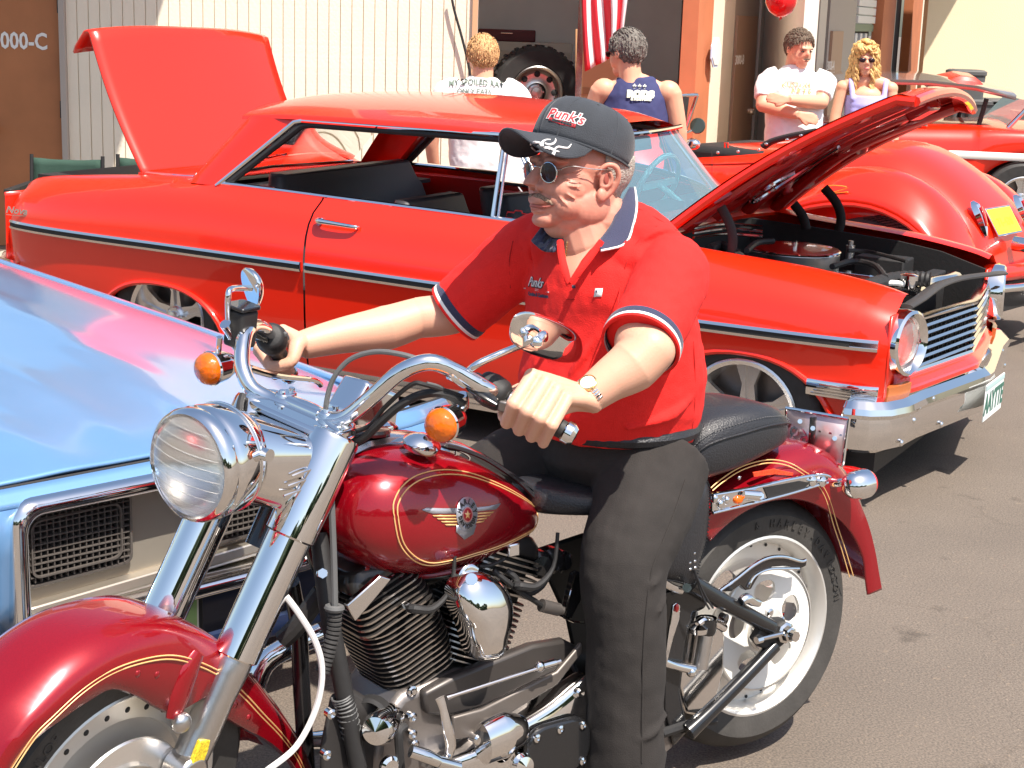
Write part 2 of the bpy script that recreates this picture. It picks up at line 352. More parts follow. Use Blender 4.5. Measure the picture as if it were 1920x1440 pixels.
# garage interior
gx0,gx1=x1-.4,xr+.4; gy=YA+3.4
g=G(); g.box(((gx0+gx1)/2,gy,2.4),(gx1-gx0+2,.1,4.8)); g.build('garage_back_wall',GREYW,BLD)
for xx_ in (gx0-.4,gx1+.45): g=G(); g.box((xx_,YA+2.2,2.4),(.1,4.2,4.8)); g.build('garage_side_wall',GREYW,BLD)
g=G(); g.box(((gx0+gx1)/2,YA+2.2,4.85),(gx1-gx0+2,4.4,.1)); g.build('garage_ceiling',GREYW,BLD)
for px,w,dy in ((1087,.045,.5),(1281,.035,.25)):
    q=H(px,100,WORLD,1,YA+dy); g=G(); g.box((q.x,YA+dy,1.85),(w,.05,3.7)); g.build('door_track',CHROMEW,BLD)
q=H(1287,100,WORLD,1,YA+.12); g=G(); g.box((q.x,YA+.3,1.9),(.04,.3,3.8)); g.build('bay_jamb',DARK,BLD)
# terracotta post and receding wall
WB=frame(wx(1291),YA-.02,-atan2(.934,.357))
wb=lambda px,py=150: H(px,py,WB,1,0).x
def strip(px0,px1,m,name,dep=0,z0=0,z1=3.8,parent=None,lab=None):
    a,b=wb(px0),wb(px1); g=G(); g.box(((a+b)/2,.06-dep,(z0+z1)/2),(b-a,.12,z1-z0)); vs=g.v; g.v=[tuple(WB@V(v)) for v in vs]
    o=g.build(name,m,parent or BLD,bevel=.003,bseg=1)
    if lab: o['label']=lab
    return o
BLKV=mat('bay_void',(.02,.02,.022),.7)
strip(1291,1318,ORANGE,'post',.05); strip(1318,1366,CREAM,'pier',.02)
strip(1366,1413,mat('door_surround',(.45,.38,.31),.7),'door_frame',.01)
ztop=H(1387,29,WB,1,-.02).z
doorm=mat('tan_door',(.46,.30,.20),.6)
DB=strip(1370,1407,doorm,'door',.03,0,ztop,lab='tan door marked 3000-B')
DB_x=WB.to_3x3()@V((1,0,0))
def wtext(s,px,py,size,par):
    p=H(px,py,WB,1,-.10); text('lettering',s,size,basis(WB@p,DB_x,(0,0,1)),WHITE,par,bold=.002)
wtext('3000-B',1387,113,.10,DB)
p=H(1403,208,WB,1,-.08); g=G(WB); g.cyl(p,p+V((0,-.05,0)),.03,n=12); g.cyl(p+V((0,-.05,0)),p+V((-.11,-.05,0)),.011,n=8); g.build('door_handle',CHROMEW,DB)
PAN=mat('bay_panel',(.66,.60,.49),.7); TAU2=mat('taupe_wall',(.46,.41,.35),.75)
for a,b,m,n,d in ((1413,1433,PAN,'bay_panel',.03),(1433,1448,BLKV,'gap',-.05),(1448,1470,PAN,'bay_panel',.03),(1470,1496,TAU2,'wall',0),(1496,1516,PAN,'bay_panel',.03),(1516,1523,BLKV,'gap',-.05),
    (1523,1536,PAN,'bay_panel',.03),(1536,1547,BLKV,'gap',-.05),(1547,1596,TAU2,'wall',0),(1630,1653,ORANGE,'post',.1),(1653,1662,CREAM,'pier',.05),(1662,1686,BLKV,'gap',-.05),(1686,1704,ORANGE,'post',.1),(1704,1744,CREAM,'pier',.03)):
    strip(a,b,m,n,d)
DA=strip(1550,1570,doorm,'door',.03,0,H(1560,58,WB,1,-.02).z,lab='tan door marked 3000-A'); wtext('3000-A',1558,124,.13,DA)
zr=H(1612,45,WB,1,0).z; strip(1596,1630,BLKV,'gap',-.05,0,zr-.08); strip(1596,1630,mat('green_lintel',(.25,.30,.2),.7),'lintel',0,zr-.08,zr)
for k in range(7): strip(1597,1629,WHITE,'roller_slat',.02,zr+.09*k+.01,zr+.09*k+.088)
for px in (1603,1612,1621): strip(px-2,px+2,WHITE,'window_bar',-.02,0,zr-.1)
# unseen roof slab, added above the picture to shade the receding wall
g=G(WB); g.box((wb(1600)/2+wb(1366)/2+1.5,-.75,3.7),(wb(1600)+3-wb(1366),1.5,.15)); g.build('added_shade_canopy',CREAM,BLD)
# round sticker on the pier
p=H(1341,98,WB,1,-.09); g=G(WB); g.prism([p+V((.12*cos(a*pi/4+.39)*1.2,0,.115*sin(a*pi/4+.39))) for a in range(8)],V((0,-.008,0)))
S_=g.build('sign_disc',mat('sticker_blue',(.55,.68,.85),.5),BLD); g=G(WB); g.prism([p+V((.10*cos(a*pi/4+.39)*1.2,-.009,.096*sin(a*pi/4+.39))) for a in range(8)],V((0,-.004,0))); g.build('sign_face',WHITE,S_)

RW=thing('cream_wall','plain bright cream wall at the far right, behind the black bins','wall')
xa=H(1744,150,WORLD,1,19.5).x
g=G(); g.box((xa+6,19.6,2.6),(12.2,.2,5.2)); g.build('wall',CREAMW,RW)

# cable hanging down the siding
g=G(); g.tube([H(a,b,WORLD,1,YA-.05) for a,b in ((846,-10),(852,20),(866,70),(878,120),(884,160),(886,200))],.009,8); tag(g.build('black_cable',BLKM),'thin black cable hanging down the cream siding beside the garage bay','cable')

# flag
FL=thing('striped_flag','red and white striped flag hanging in the garage opening','flag')
yf=YA-.12
edges=[H(px,py,WORLD,1,yf) for px,py in ((1070,0),(1180,0))]
nst=8; rows=22
def flagpt(u,v):
    top=V(edges[0]).lerp(V(edges[1]),u); top.z+=.55
    pxb=1094+ (1162-1094)*u; pyb=132-42*u if u<.55 else 109-30*(u-.55)
    bot=H(pxb+ 6,pyb+2,WORLD,1,yf)
    p=top.lerp(bot,v); f=sin(u*9.5+v*1.8)*.5+.5*sin(u*21+2-v*2.5)
    p.y+=-.05*f*(.4+v); p.x+=.012*sin(v*5+u*6); return p
for k in range(nst):
    a,b=k/nst,(k+1)/nst; g=G()
    g.grid([[flagpt(a+(b-a)*j/4,i/rows) for j in range(5)] for i in range(rows+1)]); g.build('stripe',FLAGR if k%2==0 else FLAGW,FL,solid=.003)
g=G(); a=edges[0]+V((-.05,0,.56)); g.cyl(a,edges[1]+V((.12,0,.56)),.012,n=8); g.build('flag_rod',CHROMEW,FL)

# balloon
p=H(1465,-1,WORLD,1,11); g=G(); r=.107
g.lathe([(0,-1.13*r),(.06*r,-1.12*r),(.35*r,-1.02*r),(.75*r,-.72*r),(.97*r,-.25*r),(1.0*r,.15*r),(.86*r,.58*r),(.5*r,.92*r),(0,1.03*r)],p,(0,0,1),28)
b_=g.build('red_balloon',BALLO); tag(b_,'shiny red balloon hanging above the man in the white shirt','balloon')
g=G(); g.tube([p+V((0,0,-1.13*r)),p+V((.006,0,-1.2*r))],[.008,.012],8,k=1); g.build('knot',BALLO,b_)
g=G(); g.tube([p+V((0,0,1.0*r)),p+V((.03,.02,.5)),p+V((0,.1,1.3)),p+V((.05,.3,1.9))],.002,5); g.build('string',WHITE,b_)

# cardboard panel in the bay
q=H(1125,165,WORLD,1,YA+.9); g=G(); g.box((q.x,YA+.9,.8),(.34,.04,1.72),rot=Mx.Rotation(-.04,3,'Y')); b_=g.build('cardboard_sheet',CARD,bevel=.003); tag(b_,'tall tan cardboard sheet standing in the garage below the flag','cardboard')
g=G(); g.box((q.x,YA+.875,1.2),(.34,.004,.05)); g.build('tape',mat('brown_tape',(.4,.22,.1),.3),b_)
# workbench with wheel
q=H(1003,172,WORLD,1,13.1)
WBN=thing('workbench','cluttered workbench inside the garage bay','workbench',Mx.Translation((q.x-.25,13.2,0)))
g=G(); g.box((0,0,q.z-.42),(1.9,.7,.06)); g.build('bench_top',CARD,WBN,bevel=.004)
for sx in(-1,1):
    for sy in (-1,1): g=G(); g.box((sx*.88,sy*.3,(q.z-.45)/2),(.07,.07,q.z-.45)); g.build('leg',CARD,WBN)
F_=Mx.Translation((q.x,13.1,q.z))@Mx.Rotation(.15,4,'Z')
TW=thing('spare_wheel','chunky tyre on a silver rim standing in the garage bay','wheel',F_)
wp=wheel_parts(TW,(0,0,0),.36,.26,.205,-1,0,.075,rimmat=ALU)
g=G(); g.lathe([(.19,.06),(.15,.085),(.10,.075),(.075,.085)],(0,0,0),(0,-1,0),40); g.build('disc',ALU,wp)
for i in range(8):
    a=2*pi*i/8; g=G(); g.ell((.143*cos(a),-.083,.143*sin(a)),(.026,.006,.026),nu=12,nv=6); g.build('vent_hole',BLKM,wp)
g=G()
for i in range(44):
    a=2*pi*i/44; g.box((.362*cos(a),(-1)**i*.05,.362*sin(a)),(.02,.12,.026),rot=Mx.Rotation(-a,3,'Y'))
g.build('tread_block',RUB,wp)
CB=thing('metal_cabinet','beige metal cabinet standing at the back of the garage','cabinet',Mx.Translation((H(965,90,WORLD,1,14.3).x,14.4,0)))
zt=H(965,78,WORLD,1,14.3).z
g=G(); g.box((0,0,zt/2),(1.0,.5,zt)); g.build('body',mat('cabinet_beige',(.5,.46,.38),.5),CB,bevel=.008)
for k in (-1,1): g=G(); g.box((k*.25,-.262,zt*.55),(.46,.02,zt*.8)); dd=g.build('door',mat('cabinet_door%d'%k,(.42,.38,.3),.5),CB,bevel=.004)
BX=tag(G().box((H(950,72,WORLD,1,14.3).x,14.4,zt+.05),(.5,.34,.1)).build('tool_box',mat('dark_red_box',(.12,.02,.02),.4),bevel=.01),'dark flat tool box lying on the beige cabinet','tool box')
g=G(); g.tube([V((H(950,72,WORLD,1,14.3).x+d,14.22,zt+.07)) for d in (-.05,-.04,.04,.05)],.006,6,k=1); g.build('handle',CHROMEW,BX)
# folding canvas chairs
def chair(px,w,lab):
    yc=9.9; a=H(px-w/2,294,WORLD,1,yc); b=H(px+w/2,294,WORLD,1,yc); mid=(a+b)/2; W_=(b-a).length
    T=thing('folding_chair',lab,'chair',Mx.Translation((mid.x,yc,0)),'green folding chairs by the wall'); zt=mid.z
    g=G(); rows=[[V((W_*(u/8-.5),.03*sin(pi*u/8)+.01*sin(u*2+i),zt-.01-.19*i/4-.012*sin(pi*u/8)*(1 if i==0 else 0))) for u in range(9)] for i in range(5)]
    g.grid(rows); g.build('back_canvas',GREENC,T,solid=.006)
    g=G(); g.grid([[V((W_*(u/8-.5),-.05-.42*i/4,.46-.04*sin(pi*u/8))) for u in range(9)] for i in range(5)]); g.build('seat_canvas',GREENC,T,solid=.006)
    for sx in (-1,1):
        g=G(); g.tube([V((sx*W_/2,.0,zt+.01)),V((sx*W_/2,-.02,.62))],.012,8,k=1); g.build('post',BLKM,T)
        g=G(); g.box((sx*W_/2,-.24,.64),(.05,.5,.025)); g.build('armrest',BLKM,T,bevel=.005)
        g=G(); g.tube([V((sx*W_/2,-.46,.63)),V((sx*W_/2,-.46,0))],.012,8,k=1); g.tube([V((sx*W_/2,0,.63)),V((sx*W_/2,0,0))],.012,8,k=1); g.build('leg',BLKM,T)
    return T
chair(126,133,'green canvas folding chair against the siding, left of the raised trunk lid'); chair(284,126,'green canvas folding chair mostly hidden behind the raised trunk lid')
# dark bins at the right
for px,py,w,lab in ((1812,133,.34,'tall black plastic bin standing highest against the cream wall'),(1842,188,.42,'black plastic tub left of its twin behind the far red car'),(1882,188,.42,'black plastic tub behind the far red car at the right edge')):
    yb=17.0; p=H(px,py,WORLD,1,yb); T=thing('plastic_bin',lab,'bin',Mx.Translation((p.x,yb,0)),'black bins by the cream wall')
    g=G(); hw=w/2; g.loft([[V((x*k,y*k,z)) for x,y in rrect(w,w,.05)] for z,k in ((0,.8),(p.z*.5,.9),(p.z-.03,1))]); g.build('bin_body',PLASTG,T)
    g=G(); g.loft([[V((x*k,y*k,z)) for x,y in rrect(w,w,.05)] for z,k in ((p.z-.04,1.06),(p.z,1.06),(p.z+.015,.9))]); g.build('lid',PLASTG,T,bevel=.004)
# ================================================================== RED TWO-DOOR COUPE
CAR=thing('parked_car','bright red two-door hardtop coupe with trunk lid and hood raised, parked behind the motorcycle','car',NOVA)
ZB=[(-1.06,.74),(-1.03,.80),(-.985,.835),(-.86,.864),(-.58,.897),(-.28,.925),(0,.945),(.3,.957),(.9,.953),(1.8,.944),(2.3,.932),(2.6,.906),(3.0,.884),(3.22,.860),(3.39,.828),(3.47,.79)]
WW=[(-1.06,.74),(-.95,.80),(-.6,.855),(0,.878),(1,.885),(2.4,.88),(3.0,.875),(3.3,.855),(3.47,.815)]
GG=[(.12,.90),(.17,.925),(.22,.95),(.40,.982),(.58,.995),(.66,1.0),(.72,1.0),(.80,.985),(.86,.955),(.91,.905),(.94,.85)]
def ysec(X,z):
    zb=cub(X,ZB); zn=z if z<.5 else .5+(z-.5)*(.44/(zb-.5)); return cub(X,WW)*cub(min(zn,.94),GG)
ARCH=((.03,.405,.20,.295),(2.875,.40,.22,.368))
def zlow(X):
    base=interp(X,[(-1.06,.34),(-.5,.24),(-.3,.17),(2.4,.17),(3.2,.30),(3.285,.31),(3.30,.47),(3.47,.50)])
    for xc,a,z0,h in ARCH:
        d=abs(X-xc)/a
        if d<1: base=max(base,z0+h*(1-d**2.3)**.5)
    return base
def side(g,Xs,sg,zlo=None,zhi=None,N=16,mi=0,off=0):
    rows=[]
    for X in Xs:
        a=zlow(X) if zlo is None else max(zlo,zlow(X)); b=cub(X,ZB)-.004 if zhi is None else zhi
        r=[]
        for j in range(N+1): z=a+(b-a)*(j/N); r.append(V((X,sg*(ysec(X,z)+off),z)))
        if zlo is None and off==0: r.insert(0,V((X,sg*(ysec(X,a)-.035),a+.0))); 
        if zhi is None and off==0:
            w=ysec(X,b); zb=cub(X,ZB); yi=interp(X,[(-1.1,.60),(-.3,.60),(.0,.66),(.3,.735),(1.9,.735),(2.3,.64),(3.4,.60),(3.47,.58)])
            for t in (.25,.5,.75,1.0): r.append(V((X,sg*(w+(yi-w)*t),zb+.012*sin(pi/2*t)+(.016*sin(pi*t) if X>2.3 or X<0 else 0))))
        rows.append(r)
    g.grid(rows,mi)
def xr_(a,b,n): return [a+(b-a)*i/n for i in range(n+1)]
def dense(a,b):
    xs=set(xr_(a,b,max(4,int((b-a)/.05))))
    for xc,aa,z0,h in ARCH:
        for i in range(41):
            x=xc-aa*cos(pi*i/40)*.9999
            if a<x<b: xs.add(x)
        for x in (xc-aa-.001,xc+aa+.001):
            if a<x<b: xs.add(x)
    return sorted(xs)
for sg in (-1,1):
    g=G(); side(g,dense(-1.06,.852),sg); g.build('rear_quarter_panel',RED,CAR,ang=50)
    g=G(); side(g,dense(2.13,3.405),sg); g.build('front_fender',RED,CAR,ang=50)
    g=G(); side(g,dense(.862,2.12),sg); door=g.build('door',RED,CAR,ang=50)
    for xc,a,z0,h in ARCH:
        g=G(); g.tube([V((xc-a*cos(pi*i/24)*.995, sg*(ysec(xc-a*cos(pi*i/24)*.99,.45)+.004), z0+h*(1-abs(cos(pi*i/24))**2.3)**.5)) for i in range(25)],.012,8,k=1); g.build('wheel_arch_lip',RED,CAR)
    for xc,a,z0,h in ARCH:
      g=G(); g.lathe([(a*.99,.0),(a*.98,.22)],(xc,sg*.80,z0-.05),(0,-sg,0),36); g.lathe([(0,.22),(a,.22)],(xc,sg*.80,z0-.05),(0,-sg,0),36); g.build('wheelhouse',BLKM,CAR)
    # trims
    for x0,x1,zz in ((-.99,.845,.668),(.868,2.12,.672),(2.14,3.375,.678)):
        g=G()
        prof=((-.021,0),(-.021,.014),(-.010,.018),(-.008,.012),(.008,.012),(.010,.018),(.021,.014),(.021,0))
        rows=[]
        for X in xr_(x0,x1,24):
            zc=interp(X,[(-.99,.654),(.05,.667),(.85,.672),(2.7,.672),(3.38,.680)]); rows.append([V((X,sg*(ysec(X,zc+dz)+o),zc+dz)) for dz,o in prof])
        g.loft(rows); g.build('side_trim',CHROMEW,CAR)
        g=G(); g.grid([[V((X,sg*(ysec(X,.67)+.0165 if 0 else sg*0),0)) for _ in (0,1)] for X in ()]) if 0 else None
        g=G(); rows=[]
        for X in xr_(x0+.006,x1-(.10 if x1>3 else .006),24):
            zc=interp(X,[(-.99,.654),(.05,.667),(.85,.672),(2.7,.672),(3.38,.680)]); rows.append([V((X,sg*(ysec(X,zc+dz)+.0145),zc+dz)) for dz in (-.0085,.0085)])
        g.grid(rows); g.build('trim_insert',mat('trim_insert_%d%d'%(int(x0*10)+20,sg),(.03,.028,.027),.5) if 0 else BLKM,CAR)
    g=G(); prof=((0,.155),(.012,.16),(.014,.178),(.008,.182),(.014,.186),(.014,.200),(.008,.204),(.014,.208),(.012,.228),(0,.234))
    g.loft([[V((X,sg*(ysec(X,.2)+o),z+interp(X,[(0.4,.0),(2.4,.02)]))) for o,z in prof] for X in xr_(.46,2.42,16)]); g.build('rocker_moulding',CHROMEW,CAR)
    # belt chrome
    g=G(); g.tube([V((X,sg*.742,cub(X,ZB)+.010)) for X in xr_(.27,1.95,12)],.011,8,k=1); g.build('belt_moulding',CHROME,CAR)
    # door handle
    if sg<0:
        y=-ysec(1.0,.872); g=G(); g.tube([(.90,y-.012,.872),(.93,y-.032,.876),(1.02,y-.034,.874),(1.10,y-.028,.870),(1.115,y-.008,.868)],[.013,.013,.010,.009,.006],10,flat=((0,1,0),.8))
        g.cyl((.915,y+.02,.872),(.915,y-.02,.872),.017); g.build('door_handle',CHROME,door)
        g=G(); g.cyl((.925,y+.02,.838),(.925,y-.012,.838),.012,n=14); g.build('lock',CHROME,door)
# lower body, floor, underside
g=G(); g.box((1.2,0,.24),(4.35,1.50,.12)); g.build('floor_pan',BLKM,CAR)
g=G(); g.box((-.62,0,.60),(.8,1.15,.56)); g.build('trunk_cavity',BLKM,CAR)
# rear panel
g=G(); g.grid([[V((-1.06+.02*abs(y)-.01,y,z)) for y in xr_(-.76,.76,8)] for z in (.30,.5,.65,.78,.80)]); g.build('rear_panel',RED,CAR,solid=.01)
g=G(); g.tube([(-.93,-.80,.42),(-1.06,-.80,.43),(-1.14,-.7,.44),(-1.16,0,.44),(-1.14,.7,.44),(-1.06,.80,.43),(-.93,.80,.42)],.055,10,flat=((1,0,0),.5)); g.build('rear_bumper',CHROME,CAR)
# ---- roof
ROOFX=[.30,.42,.6,.85,1.1,1.35,1.6,1.78,1.90]
def roofz(X,t):   # t 0 centre..1 rail
    zc=cub(X,[(.30,1.325),(.42,1.352),(.6,1.376),(1.1,1.395),(1.6,1.382),(1.78,1.366),(1.90,1.335)]); ze=cub(X,[(.30,1.27),(.5,1.29),(1.0,1.305),(1.6,1.305),(1.90,1.275)])
    return ze+(zc-ze)*(1-t**3.2)
def roofw(X): return cub(X,[(.30,.60),(.6,.635),(1.2,.645),(1.9,.615)])
g=G(); rows=[]
for X in xr_(.30,1.90,26):
    r=[]; w=roofw(X)
    for j in range(-12,13): t=j/12; r.append(V((X+(-.03*(1-t*t) if X<.5 else 0)+(.05*(1-t*t) if X>1.7 else 0), w*sin(t*pi/2)*1.0 if 0 else w*t, roofz(X,abs(t)))))
    r=[V((r[0].x,-w-.018,r[0].z-.022)),V((r[0].x,-w-.016,r[0].z-.008))]+r+[V((r[-1].x,w+.016,r[-1].z-.008)),V((r[-1].x,w+.018,r[-1].z-.022))]
    rows.append(r)
g.grid(rows); g.build('roof',RED,CAR,ang=60)
g=G(); g.grid([[V((X,roofw(X)*j/6,roofz(X,abs(j/6))-.035)) for j in range(-6,7)] for X in xr_(.33,1.86,8)]); g.build('headliner',mat('headliner',(.05,.045,.045),.9),CAR)
for sg in (-1,1):
    # C pillar (broad, flowing from quarter panel to roof)
    g=G(); lo=[(.05,.66,.958),(.30,.738,.958)]
    rows=[]
    for i in range(11):
        t=i/10; z=.955+(1.27-.955)*t
        xr0=.085+(.345-.085)*t**1.05; xf=.285+(.615-.285)*t; yo=.752-.112*t-.0*t; rows.append([V((xr0-.03*(1-t),sg*(yo-.075),z-.004)),V((xr0,sg*(yo-.03),z)),V((xr0+.03,sg*yo,z)),V(((xr0+xf)/2,sg*(yo+.004),z)),V((xf-.01,sg*(yo-.002),z)),V((xf,sg*(yo-.03),z)),V((xf-.02,sg*(yo-.055),z))])
    g.grid(rows); g.build('c_pillar',RED,CAR,ang=60)
    # chrome window frame: rear edge, top, windscreen pillar
    def fr(pts,r,m,n,mm=8): g=G(); g.tube([V((x,sg*y,z)) for x,y,z in pts],r,mm,k=1); return g.build(n,m,CAR)
    fr([(.265,.752,.955),(.62,.652,1.262),(.66,.646,1.272),(1.70,.640,1.288),(1.745,.638,1.272),(1.80,.65,1.20),(1.99,.74,.955)],.011,CHROME,'window_frame')
    fr([(.30,.738,.955),(.645,.638,1.245),(.69,.632,1.255),(1.69,.628,1.270),(1.72,.630,1.262)],.016,BLKM,'window_seal')
    fr([(1.70,.742,.955),(1.682,.645,1.262)],.009,CHROME,'vent_window_post')
    fr([(1.725,.742,.955),(1.705,.645,1.262),(1.735,.64,1.262),(1.965,.735,.958)],.006,CHROMEW,'vent_window_frame',6)
    g=G(); g.add([V((1.70,sg*.740,.96)),V((1.684,sg*.645,1.262)),V((1.74,sg*.64,1.262)),V((1.98,sg*.738,.96))],[(0,1,2,3)]); g.build('vent_window_glass',GLASS,CAR)
    # A pillar
    g=G(); g.tube([V((1.80,sg*.632,1.278)),V((1.96,sg*.67,1.12)),V((2.16,sg*.715,.945))],[.022,.022,.026],10); g.build('windscreen_pillar',RED,CAR)
# windscreen and rear window
def glassrow(x0,w0,z0,x1,w1,z1,bow,mtl,name):
    g=G(); rows=[]
    for i in range(9):
        t=i/8; rows.append([V((x0+(x1-x0)*t+bow*(1-(j/8)**2),(w0+(w1-w0)*t)*j/8,z0+(z1-z0)*t)) for j in range(-8,9)])
    g.grid(rows); return g.build(name,mtl,CAR)
glassrow(1.90,.60,1.275,2.16,.70,.945,.07,TINT,'windscreen'); glassrow(.335,.58,1.275,.02,.64,.955,-.07,mat('rear_glass',(.9,.95,1),.02,trans=1,ior=1.08),'rear_window')
g=G(); g.tube([V((1.915+.065*(1-(j/8)**2),.615*j/8,1.288)) for j in range(-8,9)],.011,8,k=1); g.build('windscreen_header_trim',CHROME,CAR)
# cowl, deck ahead of rear glass, rear shelf
g=G(); g.grid([[V((X+.06*(1-(y/.7)**2),y,.945-(X-2.1)*.12)) for y in xr_(-.70,.70,10)] for X in (2.08,2.2,2.30)]); g.build('cowl',RED,CAR,solid=.01)
g=G(); g.grid([[V((X,y,.952-.03*(1-((y/.64)**2)) +.03*(1-(y/.64)**2))) for y in xr_(-.64,.64,10)] for X in (-.30,-.1,.06)]); g.build('rear_deck',RED,CAR,solid=.012)
g=G(); g.tube([V((-.27,-.62,.955)),V((-.02,-.64,.962)),V((.06,-.60,.965)),V((.0,0,.97)),V((.06,.60,.965))],.008,6,k=1); g.build('rear_glass_trim',CHROME,CAR)
g=G(); g.box((.28,0,.90),(.45,1.34,.02)); g.build('parcel_shelf',VINYL,CAR)
# ---- interior
def seat(x,w,y,base,top,name,depth=.14,tilt=.16,parent=CAR):
    g=G(); rings=[]
    for i in range(9):
        t=i/8; z=base+(top-base)*t; k=1-.0*t; hw=w/2*(1-.12*t**4); dd=depth*(.9-.35*t)
        rings.append([V((x-tilt*t*.9+a, y+b*1.0, z-(.04*(abs(b)/(w/2))**3 if t>.8 else 0))) for a,b in rrect(dd,hw*2,dd*.45,4)])
    g.loft(rings); return g.build(name,VINYL,parent,bevel=.015,bseg=3)
seat(.62,1.24,0,.46,1.035,'rear_seat_back',.16,.22)
g=G(); g.loft([[V((x,y,z)) for x,y in rrect(.5,1.24,.08,4,.85,0)] for z in (.36,.50,.53)]); g.build('rear_seat_cushion',VINYL,CAR,bevel=.02)
for sy in (-.36,.36):
    seat(1.33,.56,sy,.42,.985,'front_seat_back',.15,.20); g=G(); g.loft([[V((x,y,z)) for x,y in rrect(.5,.56,.1,4,1.58,sy)] for z in (.34,.50,.54)]); g.build('front_seat_cushion',VINYL,CAR,bevel=.02)
g=G(); a=V((1.30,-.36,.985)); 
BOW=[(-.05,.012),(-.02,.012),(-.012,.022),(.018,.022),(.022,.012),(.05,.012),(.045,-.012),(.012,-.012),(.006,-.022),(-.024,-.022),(-.03,-.012),(-.06,-.012)]
# red cross emblem on the seat back
q=H(965,402,NOVA,1,-.55); g.tube([q+V((x,0,z)) for x,z in BOW],.0035,6,k=1,loop=True); g.build('seat_emblem',mat('emblem_red',(.75,.03,.03),.5),CAR)
g=G(); g.box((1.15,.735,.74),(2.0,.03,.38)); g.build('far_door_card',REDM,CAR,bevel=.01)
g=G(); g.box((1.15,.70,.62),(2.0,.03,.16)); g.build('far_armrest',VINYL,CAR,bevel=.01)
g=G(); g.box((1.25,.715,.80),(.20,.03,.02)); g.build('door_pull',CHROMEW,CAR,bevel=.004)
g=G(); g.box((2.02,0,.86),(.22,1.36,.14)); g.build('dashboard',VINYL,CAR,bevel=.03)
g=G(); g.ring((1.86,.36,.98),(-.9,0,.45),.19,.014,36,8); g.build('steering_wheel',STEERW,CAR)
g=G(); g.tube([(1.86,.36,.98),(2.05,.36,.89)],.02,8,k=1); g.box((1.86,.36,.98),(.02,.34,.03)); g.build('steering_column',STEERW,CAR)
g=G(); g.box((1.92,.1,1.22),(.03,.24,.07)); g.build('rear_view_mirror',BLKM,CAR,bevel=.01)
# ---- trunk lid, raised
g=G(); rows=[]
A=V((-.275,0,.925)); B=V((-.625,0,1.615))
for i in range(15):
    t=i/14; c=A.lerp(B,t)+V((-.03*sin(pi*t),0,0)); w=.622-.01*t; r=[]
    for j in range(-10,11): s=j/10; r.append(V((c.x+.035*(1-s*s)*(.3+.7*t)+(.055+.035*t)*(s+1)/2,w*s*(1.03 if s>0 else 1),c.z-.03*t*abs(s)**3-.015*t*(s+1)/2)))
    rows.append(r)
top=rows[-1]
for dx,dz,sc in ((-.018,.010,.995),(-.045,.004,.98),(-.09,-.03,.95),(-.14,-.07,.92),(-.165,-.10,.90)): rows.append([V((p.x+dx,p.y*sc,p.z+dz)) for p in top])
g.grid(rows); LID=g.build('trunk_lid',RED,CAR,solid=.012,ang=60)
g=G(); rows=[]
for i in range(6):
    t=.08+.8*i/5; c=A.lerp(B,t)+V((-.045,0,0)); rows.append([V((c.x-.02*(1-(j/5)**2),.52*j/5,c.z-.02)) for j in range(-5,6)])
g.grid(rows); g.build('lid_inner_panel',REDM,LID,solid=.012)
g=G(); g.box(tuple(B+V((-.10,-.30,-.09))),(.14,.30,.06)); g.build('lid_brace',REDM,LID,bevel=.015)
# ---- hood, raised (seen from below)
HA=V((2.36,0,.955)); HB=V((3.292,0,1.560))
ax=(HB-HA).normalized(); nrm=V((ax.z,0,-ax.x))   # underside normal
def hp(t,s,d=0):
    c=HA.lerp(HB,t)-nrm*(.055*sin(pi*t*.95)+.03*(1-s*s))+nrm*.02; 
    w=.70-.02*t; 
    c=c+V((-.062*s*t,0,-.042*s*t))
    if t>.93: c=c+V((0,0,-.035*((t-.93)/.07)**2))
    return c+V((0,s*w,0))+nrm*d+ax*(.05*(1-s*s) if t>.9 else 0)*((t-.9)/.1 if t>.9 else 0)
g=G(); g.grid([[hp(t,s/12) for s in range(-12,13)] for t in xr_(0,1,24)]); HOOD=g.build('hood',RED,CAR,ang=60)
g=G(); rows=[[hp(t,s/12*.995,.012+(.0 if abs(s)==12 else .0)) for s in range(-12,13)] for t in xr_(0.01,.985,24)]
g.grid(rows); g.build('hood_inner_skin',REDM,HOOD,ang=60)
for sg in (-1,1):
    g=G(); g.tube([hp(t,sg*.985,.022) for t in xr_(0.0,1,16)],.020,8,k=1); g.build('hood_rim',RED,HOOD)
    for i in range(3):
        t0=.12+.27*i; g=G(); g.tube([hp(t,sg*.93,.025) for t in xr_(t0,t0+.14,4)],.014,6,k=1); g.build('rim_stiffener',REDM,HOOD)
g=G(); g.tube([hp(1,s/8,.02) for s in range(-8,9)],.020,8,k=1); g.tube([hp(0.01,s/8,.02) for s in range(-8,9)],.022,8,k=1); g.build('hood_rim',RED,HOOD)
for s0,s1,b in ((-.55,-.80,.0),(.55,.80,0),(-.12,-.30,.0),(.12,.30,0)):
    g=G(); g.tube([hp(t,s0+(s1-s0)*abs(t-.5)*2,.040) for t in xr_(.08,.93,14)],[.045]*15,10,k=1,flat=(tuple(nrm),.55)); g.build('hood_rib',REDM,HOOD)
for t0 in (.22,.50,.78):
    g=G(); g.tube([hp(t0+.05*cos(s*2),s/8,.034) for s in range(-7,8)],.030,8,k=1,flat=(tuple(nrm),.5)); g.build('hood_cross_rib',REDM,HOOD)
g=G(); g.tube([hp(.42,-.25,.075),hp(.35,-.35,.075),hp(.25,-.30,.075),hp(.22,-.15,.075),hp(.30,-.08,.075),hp(.48,-.1,.075),hp(.60,-.2,.075)],.010,8); g.build('hood_wiring',CHROMEW,HOOD)
